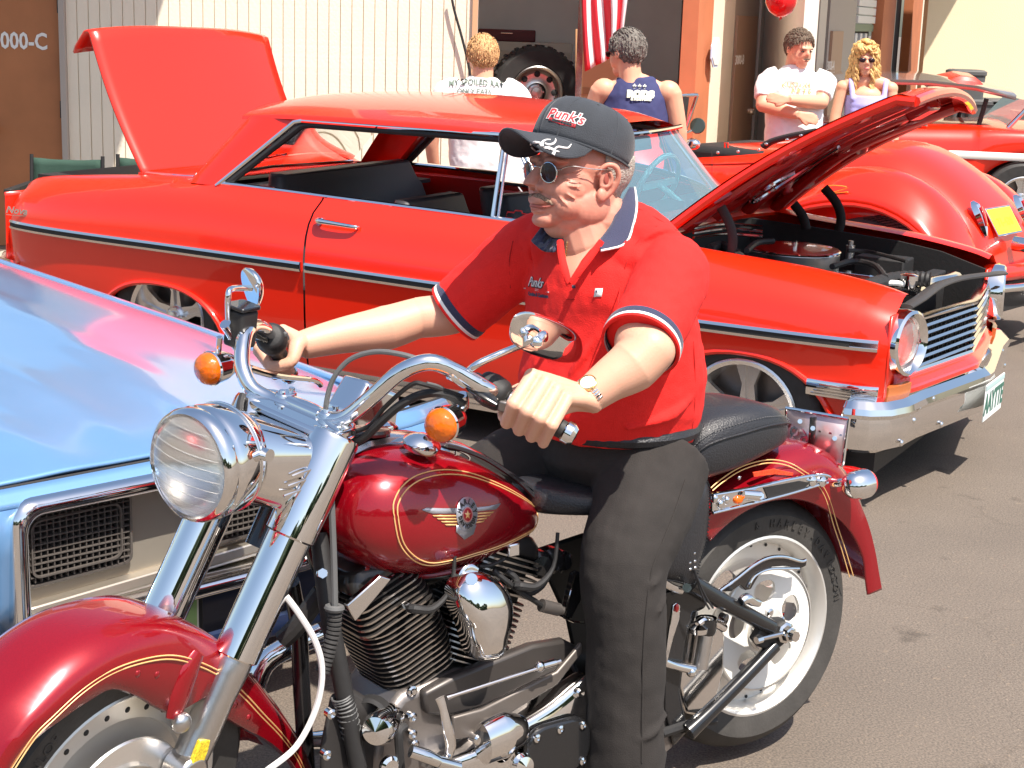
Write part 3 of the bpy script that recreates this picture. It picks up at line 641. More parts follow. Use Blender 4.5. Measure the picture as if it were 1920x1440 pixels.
g=G(); g.box(tuple(hp(.90,0,.06)),(.10,.16,.05),rot=Mx.Rotation(-.55,3,'Y')); g.build('hood_latch',REDM,HOOD,bevel=.01)
for pts in (((1352,388),(1368,420),(1374,452),(1368,492)),):
    g=G(); g.tube([H(a,b,NOVA,1,-.60) for a,b in pts],.020,8,flat=((0,1,0),.4)); g.build('hood_hinge_arm',DARK,CAR)
for pts,yy in ((((1488,382),(1505,405),(1512,430)),.45),(((1545,352),(1568,380),(1577,410),(1570,440)),.60)):
    g=G(); g.tube([H(a,b,NOVA,1,yy) for a,b in pts],.022,8,flat=((0,1,0),.4)); g.build('hood_hinge_arm',BLKM,CAR)
# ---- engine bay
g=G()
for sg in (-1,1): g.prism([V((x,sg*.585,z)) for x,z in ((2.28,.55),(3.40,.50),(3.40,.79),(3.2,.845),(3.0,.870),(2.6,.890),(2.28,.90))],(0,.018,0))
g.box((2.30,0,.76),(.03,1.2,.32)); g.box((3.40,0,.60),(.02,1.15,.16)); g.build('inner_fender',BLKM,CAR)
g=G(); g.box((2.78,0,.60),(.60,.48,.20)); g.build('engine_block',mat('engine_black',(.03,.028,.03),.4),CAR,bevel=.03)
for sy in (-.22,.22): g=G(); g.box((2.78,sy,.72),(.52,.13,.09)); g.build('valve_cover',CHROMEW,CAR,bevel=.03,bseg=3)
p=H(1487,487,NOVA,2,.90); p.y=max(-.15,min(.25,p.y)); ac=H(1487,487,NOVA,1,-.05)
ac.z+=.035; r=.190; g=G(); g.lathe([(r*.96,-.085),(r,-.08),(r,.0),(r*.97,.006)],ac,(0,0,1),48); AC=g.build('air_cleaner',ALU,CAR)
g=G(); g.lathe([(r*.97,.006),(r*1.0,.010),(r*.98,.016),(r*.4,.022),(0,.022)],ac,(0,0,1),48); g.build('air_cleaner_lid',REDM,AC)
g=G(); g.ring(ac+V((0,0,.008)),(0,0,1),r*.99,.006,48,6); g.build('lid_rim',CHROME,AC); g=G(); g.cyl(ac+V((0,0,.02)),ac+V((0,0,.045)),.012,n=12); g.build('wing_nut',CHROME,AC)
g=G(); g.lathe([(.06,-.10),(.06,-.06)],ac,(0,0,1),24); g.build('carburettor',ALU,AC)
# radiator, yoke, cap, hoses
g=G(); g.box((3.24,0,.66),(.06,.86,.26)); g.build('radiator',BLKM,CAR,bevel=.006)
g=G(); g.tube([H(a,b,NOVA,2,z) for a,b,z in ((1700,575,.80),(1725,560,.81),(1760,535,.82),(1800,522,.82),(1850,515,.82),(1880,512,.80))],.026,10,flat=((0,0,1),.35)); g.build('radiator_yoke',mat('yoke_black',(.04,.037,.036),.5),CAR)
g=G(); g.tube([H(a,b,NOVA,2,.80) for a,b in ((1705,550),(1740,527),(1775,520),(1790,514))],.030,8,flat=((0,0,1),.4)); g.build('radiator_tank',CHROMEW,CAR)
p=H(1703,540,NOVA,2,.82); g=G(); g.lathe([(.026,0),(.026,.03),(.034,.032),(.034,.05),(.02,.055),(0,.055)],p,(0,0,1),20); g.build('radiator_cap',CHROME,CAR)
g=G(); g.tube([p+V((0,0,.01)),p+V((-.05,-.05,.02)),p+V((-.10,-.06,0)),p+V((-.12,-.04,-.06))],.011,8); g.build('overflow_hose',WHITE,CAR)
g=G(); q=[H(a,b,NOVA,2,.84) for a,b in ((1612,545),(1650,530),(1700,522),(1745,525))]
P,R=smooth([V(x) for x in q],[.028]*4,9); g.tube(P,[.028+.004*(i%2) for i in range(len(P))],10,k=1); g.build('upper_hose',BLKM,CAR)
for pts,z,rr in ((((1330,470),(1350,462),(1372,470),(1390,488)),.90,.022),(((1400,470),(1420,455),(1450,452)),.92,.012),(((1560,500),(1600,490),(1640,498),(1660,520)),.86,.012),(((1590,470),(1630,472),(1700,490)),.86,.008)):
    q=[H(a,b,NOVA,2,z) for a,b in pts]; P,R=smooth([V(x) for x in q],[rr]*len(q),8); g=G(); g.tube(P,[rr*(1+.12*(i%2)) for i in range(len(P))],8,k=1); g.build('hose',BLKM,CAR)
p=H(1595,460,NOVA,2,.86); g=G(); g.cyl(p+V((0,0,-.08)),p,.020,n=14); g.cyl(p,p+V((0,0,.02)),.012,n=10); g.build('fluid_bottle',ALU,CAR)
g=G(); g.box((3.0,.42,.74),(.22,.16,.16)); g.build('battery',BLKM,CAR,bevel=.008)
# chrome drip strips at the cowl
for k in range(3): g=G(); g.tube([H(a,b+k*9,NOVA,2,.95) for a,b in ((1300,428),(1360,420),(1430,425))],.006,6); g.build('cowl_strip',CHROMEW,CAR)
# ---- front face
def fx(y): return 3.405+.095*(1-abs(y)/.62)       # V-shaped plan
NB=6
for k in range(NB):
    z=.555+.030*k; g=G(); g.loft([[V((fx(y)+dx,y,z+dz+.012*(1-abs(y)/.6))) for dx,dz in ((0,-.0075),(.014,-.008),(.022,0),(.014,.008),(0,.0075))] for y in [-.56,-.3,-.001,.001,.3,.56]]); g.build('grille_bar',CHROMEW,CAR)
g=G()
for j in range(-14,15):
    if j: y=j*.038; g.box((fx(y)-.002,y,.64),(.006,.004,.16))
g.build('grille_uprights',DARK,CAR)
g=G(); g.loft([[V((fx(y)+dx,y,z)) for dx,z in ((-.02,.728),(.014,.735),(.018,.745),(-.01,.752),(-.03,.745))] for y in [-.50,-.25,0,.25,.50]]); g.build('grille_header',CHROMEW,CAR)
g=G(); g.loft([[V((fx(y)-.03,y,z)) for z in (.54,.72)] for y in (-.58,0,.58)],cap=False,closed=False); g.build('grille_backing',mat('grille_void',(.008,.008,.008),.8),CAR)
g=G(); g.loft([[V((fx(y)+dx,y,z)) for dx,z in ((0,.528),(.016,.53),(.02,.540),(.014,.55),(0,.552))] for y in [-.60,-.3,-.001,.001,.3,.60]]); g.build('grille_lower_trim',CHROME,CAR)
for sg in (-1,1):
    g=G(); g.tube([V((fx(.56)+.01,sg*.50,.752)),V((fx(.56)+.01,sg*.56,.70)),V((fx(.56),sg*.60,.60)),V((fx(.56),sg*.60,.55))],.010,8); g.build('grille_end_trim',CHROME,CAR)
# red valance under the grille
g=G(); rows=[]
for y in xr_(-.80,.80,20):
    k=fx(min(abs(y),.62)) if abs(y)<.62 else 3.405-(abs(y)-.62)*.35
    rows.append([V((k-.03,y,.545)),V((k-.015,y,.532)),V((k+.02,y,.522)),V((k+.045,y,.505)),V((k+.035,y,.480)),V((k-.03,y,.46)),V((k-.06,y,.44))])
g.grid(rows); g.build('front_valance',RED,CAR,solid=.01,ang=60)
# headlamps
for sg in (-1,1):
    c=V((3.440,sg*.705,.680)); axh=V((1,sg*.22,.03)).normalized()
    Rt=axh.to_track_quat('Z','Y').to_matrix()
    g=G(); g.lathe([(.118,-.07),(.124,-.01),(.120,.016),(.110,.024),(.098,.012),(.090,-.02)],c,axh,48); HLb=g.build('headlamp_bezel',CHROME,CAR)
    g=G(); g.lathe([(.092,-.02),(.088,-.012),(.07,.006),(.04,.014),(0,.017)],c,axh,40); g.build('headlamp_lens',LENS,HLb)
    g=G(); g.lathe([(.090,-.022),(.07,-.05),(.03,-.07),(0,-.075)],c,axh,36); g.build('headlamp_reflector',ALUL,HLb)
    g=G(); g.grid([[V((3.405,sg*y,z)) for y in (.58,.70,.825)] for z in (.48,.65,.79)]); g.build('lamp_panel',RED,CAR,solid=.01)
    # turn lamp wrapping the corner
    cr=ysec(3.2,.50)
    g=G(); g.loft([[V((x,sg*(y+o),z)) for o,z in ((0,.470),(.014,.472),(.018,.482),(.018,.520),(.014,.530),(0,.532))] for x,y in ((3.13,cr+.0),(3.20,cr+.004),(3.32,cr-.003),(3.39,cr-.03))]); TL=g.build('corner_lamp_housing',CHROME,CAR)
    for k in range(4): g=G(); g.tube([V((x,sg*(y+.0185),.482+.011*k)) for x,y in ((3.15+.01*k,cr+.001),(3.20,cr+.004),(3.32,cr-.003),(3.385,cr-.028))],.0032,6,k=1); g.build('lamp_rib',CHROMEW,TL)
    g=G(); g.loft([[V((x+o,sg*y,z)) for o,z in ((0,.476),(.016,.478),(.018,.526),(0,.530))] for x,y in ((3.40,cr-.05),(3.425,cr-.12),(3.44,cr-.20))]); g.build('amber_lamp',mat('dull_amber%d'%sg,(.42,.12,.03),.25,coat=.5),TL)
# bumper
bx=[(3.30,-.900),(3.325,-.900),(3.365,-.888),(3.405,-.85),(3.435,-.77),(3.45,-.60),(3.50,-.30),(3.545,-.03),(3.545,.03),(3.50,.30),(3.45,.60),(3.435,.77),(3.405,.85),(3.365,.888),(3.325,.90),(3.30,.90)]
rows=[]
for i,(x,y) in enumerate(bx):
    a=V(bx[max(0,i-1)]+(0,)); b=V(bx[min(len(bx)-1,i+1)]+(0,)); t=(b-a).normalized(); n=V((t.y,-t.x,0)); k=1.0 if 0<i<len(bx)-1 else .94
    rows.append([V((x,y,.398))+n*o*k+V((0,0,zz*k)) for o,zz in ((-.04,.078),(-.010,.094),(.030,.088),(.056,.066),(.062,.046),(.054,.030),(.058,-.01),(.052,-.05),(.036,-.086),(.010,-.102),(-.02,-.096))])
P=[]
for i in range(len(rows)-1):
    for q in range(3):
        t=q/3; P.append([a.lerp(b,t) for a,b in zip(rows[i],rows[i+1])])
P.append(rows[-1]); g=G(); g.grid(P); BUM=g.build('front_bumper',CHROME,CAR,solid=.004,ang=25)
for y,z,px in ((-.55,.452,0),(.55,.452,0),(-.72,.40,0),(-.45,.335,0),(.45,.335,0),(-.80,.33,0),(.80,.34,0)):
    x=interp(y,[(b_,a_) for a_,b_ in bx[2:-2]])+.058; g=G(); g.ell((x,y,z),(.008,.012,.012),nu=12,nv=8); g.build('bumper_bolt',CHROME,BUM)
PL=G(); PL.box((3.622,-.02,.375),(.004,.30,.15)); pl=PL.build('licence_plate',mat('plate_white',(.80,.84,.82),.5),CAR,bevel=.0015,bseg=1)
text('plate_text','AAYTTE',.115,basis((3.6255,-.02,.365),(0,1,0),(0,0,1)),mat('plate_green',(.05,.16,.12),.5),pl,bold=.004,sx=.72)
g=G(); g.box((3.624,-.02,.437),(.004,.30,.02)); g.build('plate_band',mat('plate_band',(.45,.6,.6),.5),pl)
# script badge on the quarter
y=-ysec(-.82,.76)-.004
text('script_badge','Nova SS',.046,basis(tuple(H(42,396,NOVA,1,y)),(1,.06,0.02),(0,0,1)),CHROME,CAR,depth=.003,font_shear=.35,bold=.0012,sx=1.35)
g=G(); g.tube([H(a,b,NOVA,1,y) for a,b in ((12,402),(40,405),(72,403))],.0018,6); g.build('badge_underline',CHROME,CAR)
# wheels
for xc,zc in ((.03,.325),(2.875,.335)):
    for sg in (-1,1): wheel_parts(CAR,(xc,sg*(.722 if xc<1 else .745),zc),.325,.215,.222,sg,5,.052)
g=G()
for xc in (.03,2.875): g.tube([(xc,-.7,.3),(xc,.7,.3)],.03,8,k=1)
g.build('axle',BLKM,CAR)
# ================================================================== BLUE CAR (nose only in the picture)
BC=thing('blue_car','light blue car with split egg-crate grille at the left, behind the front wheel','car',BLUE)
def hz(X,Y):
    d=abs(Y-.03)/.88
    z=interp(X,[(-3.4,.86),(-2.0,.82),(-1.2,.795),(-.6,.765),(-.25,.735),(-.06,.705),(-.04,.70)])
    z-= .075*d**3.0*(1 if X<-.3 else .75)
    cr=.20+.20*min(1,max(0,(-X)/1.6)); 
    z+= .020*math.exp(-((abs(Y-.03)-cr)/.035)**2)*min(1,-X*2.2+.1)
    z+= .012*math.exp(-((Y-.03)/.02)**2)*min(1,-X*1.6+.1) if X<-.1 else 0
    return z
g=G(); g.grid([[V((X-.06*abs((j-15)/15)**2.5*(1 if X>-.3 else .3),.03+.88*(j-15)/15,hz(X,.03+.88*(j-15)/15))) for j in range(31)] for X in [-3.4,-2.8,-2.3,-2,-1.7,-1.4,-1.2,-1.0,-.85,-.7,-.55,-.45,-.35,-.25,-.18,-.12,-.08,-.05]])
for v in range(1): pass
g.build('hood',BLUEP,BC,solid=.01,sub=1)
for sg in (-1,1):
    g=G(); rows=[]
    for X in [-3.4,-2.6,-2.0,-1.5,-1.0,-.6,-.3,-.12]:
        w=.885-.03*max(0,(X+.5)/.5)**2*(1 if X>-.5 else 0); zt=hz(X,.03+.88)
        rows.append([V((X-.02,.03+sg*(w+a),zt+b)) for a,b in ((.0,-.004),(.02,.004),(.045,-.004),(.07,-.03),(.085,-.10),(.09,-.2),(.08,-.32),(.05,-.42))])
    g.grid(rows); g.build('fender',BLUEP,BC,solid=.01,sub=1)
# header strip below the hood lip and end caps
def face(y0,y1,z0,z1,m,name,x0=0,x1=0,n=10,sub=0):
    g=G(); g.grid([[V((x0+(x1-x0)*i/3-.10*max(0,abs(y-.03)-.55)**2*4,y,z0+(z1-z0)*i/3)) for y in xr_(y0,y1,n)] for i in range(4)]); return g.build(name,m,BC,solid=.01)
face(-.96,1.00,.660,.694,BLUEP,'header_panel',.002,-.035)
g=G(); g.tube([V((-.042-.10*max(0,abs(y-.03)-.55)**2*4,y,.694)) for y in xr_(-.95,1.0,20)],.006,6,k=1); g.build('hood_gap_seal',DARK,BC)
face(-.96,-.340,.33,.66,BLUEP,'nose_panel',-.03,.002); face(.47,1.0,.33,.66,BLUEP,'nose_panel',-.03,.002)
face(-.96,1.0,.20,.335,mat('dark_blue_valance',(.01,.02,.06),.5),'lower_valance',-.10,-.05)
# chrome surround: outer rounded frame, recessed bowl
cy,cz=.066,.508; Wd,Ht=.83,.315
def loopx(w,h,r,x,dz=0,n=6): return [V((x,cy+a,cz+b+dz)) for a,b in rrect(w,h,r,n)]
g=G(); g.loft([loopx(Wd+.02,Ht+.02,.055,-.03),loopx(Wd+.02,Ht+.02,.055,.005),loopx(Wd,Ht,.05,.022),loopx(Wd-.035,Ht-.035,.045,.026),loopx(Wd-.06,Ht-.06,.04,.012),loopx(Wd-.075,Ht-.075,.035,-.03),loopx(Wd-.08,Ht-.08,.034,-.055)],cap=False)
SUR=g.build('grille_surround',CHROME,BC,ang=60)
g=G(); g.loft([loopx(Wd-.07,Ht-.07,.035,-.056),loopx(.02,.02,.005,-.052)],cap=True); g.build('grille_backplate',mat('beige_reflection_metal',(.60,.54,.45),.35,.7,bump=.02,bs=60),SUR)  # chrome backplate, its beige reflection put into the base colour
g=G(); g.loft([[V((-.054+x,-.30+t,.385+z+.03*(t/.70))) for x,z in ((0,-.016),(.022,-.012),(.030,0),(.022,.022),(0,.03))] for t in (0,.015,.3,.62,.70)]); g.build('lower_blade',mat('satin_beige_metal',(.66,.60,.50),.3,.9),SUR,bevel=.003)
GR=mat('grille_argent',(.17,.15,.135),.45,.5)
for yc in (-.180,.300):
    w,h=.275,.165; zc=.545
    g=G(); q=lambda W,H_,x:[V((x,yc+a,zc+b+ (a*.02)) ) for a,b in rrect(W,H_,.022,5)]
    g.loft([q(w+.018,h+.018,-.056),q(w+.018,h+.018,-.036),q(w+.004,h+.004,-.034),q(w,h,-.05),q(w,h,-.10)],cap=False); F_=g.build('grille_opening',GR,SUR)
    g=G(); g.loft([q(w+.01,h+.01,-.052),q(.01,.01,-.0515)],cap=True); g.build('grille_void',mat('void%d'%int(yc*10+5),(.012,.011,.012),.8),F_)
    g=G()
    for i in range(1,17): y=yc-w/2+w*i/17; g.box((-.042,y,zc),(.02,.0026,h-.004))
    for i in range(1,11): z=zc-h/2+h*i/11; g.box((-.0415,yc,z),(.022,w-.004,.0026))
    g.build('egg_crate_mesh',GR,F_); g=G(); g.loft([q(w-.045,h-.03,-.034),q(w-.045,h-.03,-.026),q(w-.053,h-.038,-.026),q(w-.053,h-.038,-.034)],loop=True); g.build('grille_frame',GR,F_)
for sg,yy in ((-1,-.66),(1,.78)):
    for k in (-1,1):
        g=G(); g.lathe([(.085,-.03),(.088,.004),(.078,.012),(.072,0)],(-.03,yy+k*.105,.5),(1,0,0),32); HB_=g.build('headlamp_ring',CHROME,BC); g=G(); g.lathe([(.074,0),(.05,.012),(0,.018)],(-.03,yy+k*.105,.5),(1,0,0),28); g.build('headlamp_lens',LENS,HB_)
PLb=G(); PLb.box((-.02,-.02,.275),(.004,.31,.155)); pb=PLb.build('licence_plate',mat('plate_cream',(.80,.80,.66),.5),BC,bevel=.0015,bseg=1)
text('plate_text','WASHINGTON',.030,basis((-.0172,-.02,.338),(0,1,0),(0,0,1)),mat('plate_ink',(.05,.08,.2),.5),pb,sx=1.0)
text('plate_text','418 KRD',.085,basis((-.0172,-.02,.272),(0,1,0),(0,0,1)),MAT['plate_ink'],pb,sx=.8) if 0 else None
g=G(); g.box((-.022,-.02,.275),(.006,.335,.178)); g.build('plate_frame',BLKM,BC,bevel=.003)
g=G(); g.box((-.017,.11,.275),(.002,.035,.14)); g.build('plate_tree',mat('plate_greenband',(.35,.55,.2),.5),pb)
g=G(); g.box((-1.6,.03,.35),(2.9,1.5,.3)); g.build('engine_cavity',BLKM,BC)
g=G(); g.tube([(-.03,-.9,.24),(.03,-.5,.235),(.04,.03,.235),(.03,.56,.235),(-.03,.95,.24)],.03,10,flat=((1,0,0),.5)); g.build('lower_bumper',mat('blue_black_bumper',(.01,.018,.05),.3,coat=.5),BC)
for sg in (-1,1):
    wheel_parts(BC,(-.85,.03+sg*.76,.32),.32,.2,.19,sg,5,.05)
g=G(); q=[V((0,y,z)) for y,z in ((.642,.812),(.754,.762),(.74,.66),(.69,.585),(.60,.60),(.582,.735))]
g.loft([[p+V((-.10,0,0)) for p in q],[p+V((-.01,0,0)) for p in q],[V((.004,.665+(p.y-.665)*.92,.69+(p.z-.69)*.92)) for p in q]]); g.build('bumper_guard',CHROME,BC,bevel=.008,bseg=3)
# ================================================================== RED ROADSTER HOT ROD
ROD=Mx(((-cos(.70),-sin(.70),0,2.38),(sin(.70),-cos(.70),0,9.36),(0,0,1,0),(0,0,0,1)))
HR=thing('hot_rod','red thirties roadster with rounded fenders, flame pinstripes and yellow rear plate behind the raised hood','car',ROD)
top=[(-.56,.44),(-.535,.52),(-.515,.66),(-.44,.775),(-.39,.825),(-.30,.90),(-.18,.985),(-.03,1.06),(.10,1.105),(.30,1.10),(.5,1.09),(.8,1.07),(1.3,1.0),(1.8,.96),(2.4,.93),(3.0,.90)]
def bw_(X): return cub(X,[(-.56,.44),(-.4,.46),(-.1,.50),(.3,.56),(.7,.60),(1.2,.60),(1.8,.52),(2.4,.40),(3.0,.30)])
g=G(); rows=[]
for i in range(len(top)*1):
    X=top[i][0]; zt=top[i][1]; w=bw_(X); r=[]; zb=.42 if X<0 else .40
    for j in range(-12,13):
        a=j/12*pi/2; s=abs(sin(a))**.75*(1 if a>0 else -1); c=abs(cos(a))**.55
        r.append(V((X,w*s,zb+(zt-zb)*c)))
    rows.append(r)
tops=sorted(top)
g.grid(rows); g.build('body_tub',RED,HR,sub=1,ang=60)
g=G(); g.box((1.15,0,.93),(.66,.80,.14)); g.build('cockpit',BLKM,HR,bevel=.04)
g=G(); g.tube([H(a,b,ROD,1,.50) for a,b in ((1432,275),(1448,265),(1480,256),(1510,250),(1530,246))],.030,10,flat=((0,0,1),.6)); g.build('tonneau_edge',LEATH,HR)
for a,b in ((1346,286),(1384,284),(1423,281)):
    p=H(a,b,ROD,1,.585); g=G(); g.ell(p,(.010,.010,.010),nu=10,nv=6); g.build('snap_stud',CHROME,HR)
for k,(a,b) in enumerate(((1437,270),(1476,262),(1502,254))):
    p=H(a,b,ROD,1,.54); g=G(); g.ell(p,(.012,.010,.009),nu=10,nv=6); g.build('snap_stud',CHROME,HR)
g=G(); g.tube([H(a,b,ROD,1,.60) for a,b in ((1280,307),(1330,309),(1420,306),(1500,300))],.006,6); g.build('body_crease',REDM,HR)
g=G(); g.tube([H(a,b,ROD,1,.607) for a,b in ((1335,283),(1335,355))],.003,4,k=1); g.build('door_gap',DARK,HR)
g=G(); g.tube([H(a,b,ROD,1,.6) for a,b in ((1359,277),(1359,268),(1365,268),(1365,277))],.006,6,k=1); g.build('latch_loop',RED,HR)
# rear fender arch
def arc(prof,y,m,name,sub=1):
    g=G(); g.grid(prof); return g.build(name,m,HR,sub=sub,solid=.008,ang=60)
for sg in (1,-1):
    outer=[(.95,.30),(.80,.42),(.68,.54),(.56,.655),(.44,.745),(.30,.80),(.12,.835),(-.06,.835),(-.22,.795),(-.36,.72),(-.46,.62),(-.53,.50),(-.56,.38)]
    rows=[]
    for i,(x,z) in enumerate(outer):
        t=i/(len(outer)-1); k=sin(pi*min(1,max(0,t)))**.6
        crown=.15*k+.01
        yi=bw_(min(x,.9))-.03
        rows.append([V((x+.00,sg*.80,z-.05)),V((x,sg*.815,z-.015)),V((x,sg*.80,z+.012)),V((x,sg*.76,z+.30*crown)),V((x,sg*.70,z+.68*crown)),V((x,sg*.63,z+.95*crown)),V((x,sg*(yi+.07),z+1.0*crown)),V((x,sg*(yi+.02),z+.85*crown)),V((x,sg*yi,z+.6*crown))])
    if sg<0: rows=[[V((p.x,p.y+.14,p.z-.05)) for p in r_] for r_ in rows]
    arc(rows,0,RED,'rear_fender')
    g=G(); g.tube([V((x,sg*.806+(.14 if sg<0 else 0),z-.045-(.05 if sg<0 else 0))) for x,z in outer],.014,8,k=2); g.build('fender_bead',RED,HR)
    wheel_parts(HR,(0,sg*.66,.365),.355,.24,.20,sg,5,.05,tyre=RUBD,n=56)
g=G()
for i in range(20,60):
    a=2*pi*i/80
    for q in (-1,1): g.box((.357*cos(a),.66+q*.05,.365+.357*sin(a)),(.005,.09,.012),rot=Mx.Rotation(-a,3,'Y'))
HRtr=g.build('tread_sipes',BLKM,HR); tag(HRtr,kind='stuff')
# running board and front fender behind the coupe
g=G(); g.box((1.5,.72,.34),(1.2,.26,.03)); g.build('running_board',BLKM,HR,bevel=.01)
FT=[(1.9,.35),(2.1,.55),(2.35,.70),(2.65,.76),(2.95,.70),(3.15,.55),(3.2,.42)]
for sg in (1,-1):
    g=G(); g.grid([[V((x,sg*(.80),z-.04)),V((x,sg*.78,z)),V((x,sg*.66,z+.08)),V((x,sg*.50,z+.06)),V((x,sg*.40,z))] for x,z in FT]); g.build('front_fender',RED,HR,sub=1,solid=.008)
    wheel_parts(HR,(2.65,sg*.64,.34),.33,.18,.19,sg,5,.05)
# flame pinstripes
GST=mat('flame_stripe',(.95,.30,.03),.3,coat=1)
for pts in (((1395,430),(1405,405),(1440,395),(1480,402),(1500,395),(1470,390)),((1400,440),(1440,412),(1475,418),(1520,405),(1495,398)),((1540,355),(1560,348),(1590,352),(1560,362),(1590,360))):
    g=G(); g.tube([H(a,b,ROD,1,.62 if a<1530 else .80) for a,b in pts],.0035,5); g.build('flame_pinstripe',GST,HR)
# tail lamps, plate, nerf bar
for yy in (.30,-.26):
    q=V((-.455,yy,.735)); u=V((-.5,0,-.86)).normalized(); n=V((-.86,0,.5))
    g=G(); g.loft([[q+u*t+n*(h)+V((0,s,0)) for s,h in ((-w,0),(-w*.7,hh),(0,hh*1.3),(w*.7,hh),(w,0))] for t,w,hh in ((-.10,.012,.012),(-.07,.032,.03),(0,.030,.03),(.07,.022,.022),(.11,.008,.008))]); tl=g.build('tail_lamp',CHROME,HR)
    g=G(); g.loft([[q+u*t+n*(hh)+V((0,s,0)) for s in (-.012,.012)] for t,hh in ((-.05,.042),(0,.041),(.06,.03))],cap=False,closed=False); g.build('red_lens',REDL,tl,solid=.004)
q=V((-.468,.055,.70)); u=V((-.50,0,.86)).normalized()   # along slope, up
up_=V((.55,0,.83)).normalized()
g=G(); Rm=basis(q+V((-.03,0,.01)),(0,-1,0),up_); g.box((0,0,0),(.30,.155,.006),xf=Rm); yp=g.build('licence_plate',YEL,HR,bevel=.0015,bseg=1)
g=G(); g.box((0,0,-.003),(.32,.175,.006),xf=Rm); g.build('plate_frame',CHROME,HR,bevel=.002)
text('plate_text','71-438',.07,Rm@Mx.Translation((0,-.01,.0036)),mat('plate_brown',(.5,.33,.02),.5),yp,bold=.001)
g=G(); g.tube([V((-.50,.72,.47)),V((-.60,.55,.46)),V((-.66,0,.45)),V((-.60,-.55,.46)),V((-.50,-.72,.47))],.05,12,flat=((0,0,1),.9)); g.build('rear_roll_pan',RED,HR)
g=G(); g.cyl((-.56,.03,.585),(-.70,.03,.58),.042,n=20); g.ell((-.70,.03,.58),(.02,.042,.042)); g.build('plate_lamp',CHROMEW,HR)
g=G(); g.tube([V((-.62,.62,.40)),V((-.72,.45,.395)),V((-.78,0,.39)),V((-.72,-.5,.39)),V((-.6,-.7,.39))],.022,12); g.build('nerf_bar',CHROME,HR)
g=G(); g.cyl((-.40,-.20,.24),(-.76,-.20,.25),.045,n=20); g.build('exhaust_tip',CHROMEW,HR)
# windscreen frame and mirror
pts=[H(a,b,ROD,1,-.50) for a,b in ((1280,258),(1307,178))]
g=G(); g.tube([pts[0],pts[1]],.014,8,k=1); g.tube([pts[1],V((pts[1].x,.50,pts[1].z))],.012,8,k=1); g.tube([V((pts[0].x,.50,pts[0].z)),V((pts[1].x,.50,pts[1].z))],.014,8,k=1); g.build('windscreen_frame',CHROMEW,HR)
g=G(); g.add([pts[0],pts[1],V((pts[1].x,.50,pts[1].z)),V((pts[0].x,.50,pts[0].z))],[(0,1,2,3)]); g.build('windscreen',GLASS,HR)
p=H(1308,236,ROD,1,-.58); g=G(); g.tube([pts[0]+(pts[1]-pts[0])*.1,p+V((.02,-.02,-.02)),p],.008,6); g.build('mirror_arm',CHROME,HR)
g=G(); dirm=V((-.3,.9,.1)).normalized(); g.lathe([(0,-.015),(.04,-.012),(.055,0),(.05,.008),(0,.008)],p,dirm,24); g.build('round_mirror',mat('dark_mirror',(.03,.05,.04),.1,coat=1),HR)
g=G(); g.ell(H(1299,270,ROD,1,.60),(.05,.04,.035)); g.build('cowl_lamp',CHROME,HR)
g=G(); g.box((1.0,0,.30),(3.2,.7,.16)); g.build('chassis',BLKM,HR)
# ================================================================== FAR RED CAR with open hood (right edge)
F3=frame(5.2,14.2,.12)
C3=thing('far_red_car','red sedan with white side stripe and a raised hood coloured with grey reflection, farthest right behind the roadster','car',F3)
def c3(px,py,y=-.85): return H(px,py,F3,1,y)
tp=[c3(a,b) for a,b in ((1405,236),(1450,236),(1600,236),(1740,238),(1860,240),(1920,243),(2060,250))]
lo=.30
g=G(); rows=[]
wc=c3(1914,376)
def zl3(X):
    d=abs(X-wc.x)/.40
    return max(lo, (wc.z-.03+.37*sqrt(1-d*d)) if d<1 else 0)
Xs=sorted(set(xr_(tp[0].x,tp[-1].x,14)+[wc.x-.40*cos(pi*i/20)*.999 for i in range(21)]))
for X in Xs:
    zt=interp(X,[(p.x,p.z) for p in tp]); a=zl3(X)
    rows.append([V((X,-.85,a)),V((X,-.89,a+(zt-a)*.25)),V((X,-.90,a+(zt-a)*.55)),V((X,-.885,a+(zt-a)*.80)),V((X,-.84,a+(zt-a)*.95)),V((X,-.76,zt)),V((X,-.4,zt+.02)),V((X,0,zt+.03)),V((X,.8,zt)),V((X,.85,.4))])
g.grid(rows); g.build('body',RED,C3,ang=50)
g=G(); g.grid([[V((tp[0].x,y,z)) for y in xr_(-.85,.85,6)] for z in (.35,.7,tp[0].z)]); g.build('front_panel',RED,C3,solid=.01)
g=G(); st=[c3(a,b,-.91) for a,b in ((1560,283),(1700,288),(1800,290),(1930,296),(2050,300))]; g.tube([V((p.x,-.905,p.z)) for p in st],.032,8,k=1,flat=((0,1,0),.25)); g.build('white_side_stripe',WHITE,C3)
g=G(); g.tube([V((p.x,-.80,p.z+.012)) for p in tp[:4]],.012,6,k=1); g.build('fender_top_trim',CHROMEW,C3)
wheel_parts(C3,(wc.x,-.80,wc.z-.0),.325,.22,.20,-1,5,.06,rimmat=POLISH); wheel_parts(C3,(wc.x,.80,wc.z-.0),.325,.22,.20,1,5,.06)
g=G(); g.lathe([(0,-.05),(.40,-.05),(.40,.2)],(wc.x,-.66,wc.z),(0,1,0),32); g.build('wheelhouse',BLKM,C3)
hp3=[c3(a,b,-.7) for a,b in ((1425,172),(1500,158),(1600,150),(1640,152))]
g=G(); rows=[]
for a,b in ((1432,170),(1480,160),(1560,153),(1640,150),(1740,152),(1830,162),(1905,180)):
    p=c3(a,b,-.7); rows.append([V((p.x,-.7,p.z-.03)),V((p.x,-.71,p.z)),V((p.x,-.35,p.z+.03)),V((p.x,.3,p.z+.035)),V((p.x,.7,p.z))])
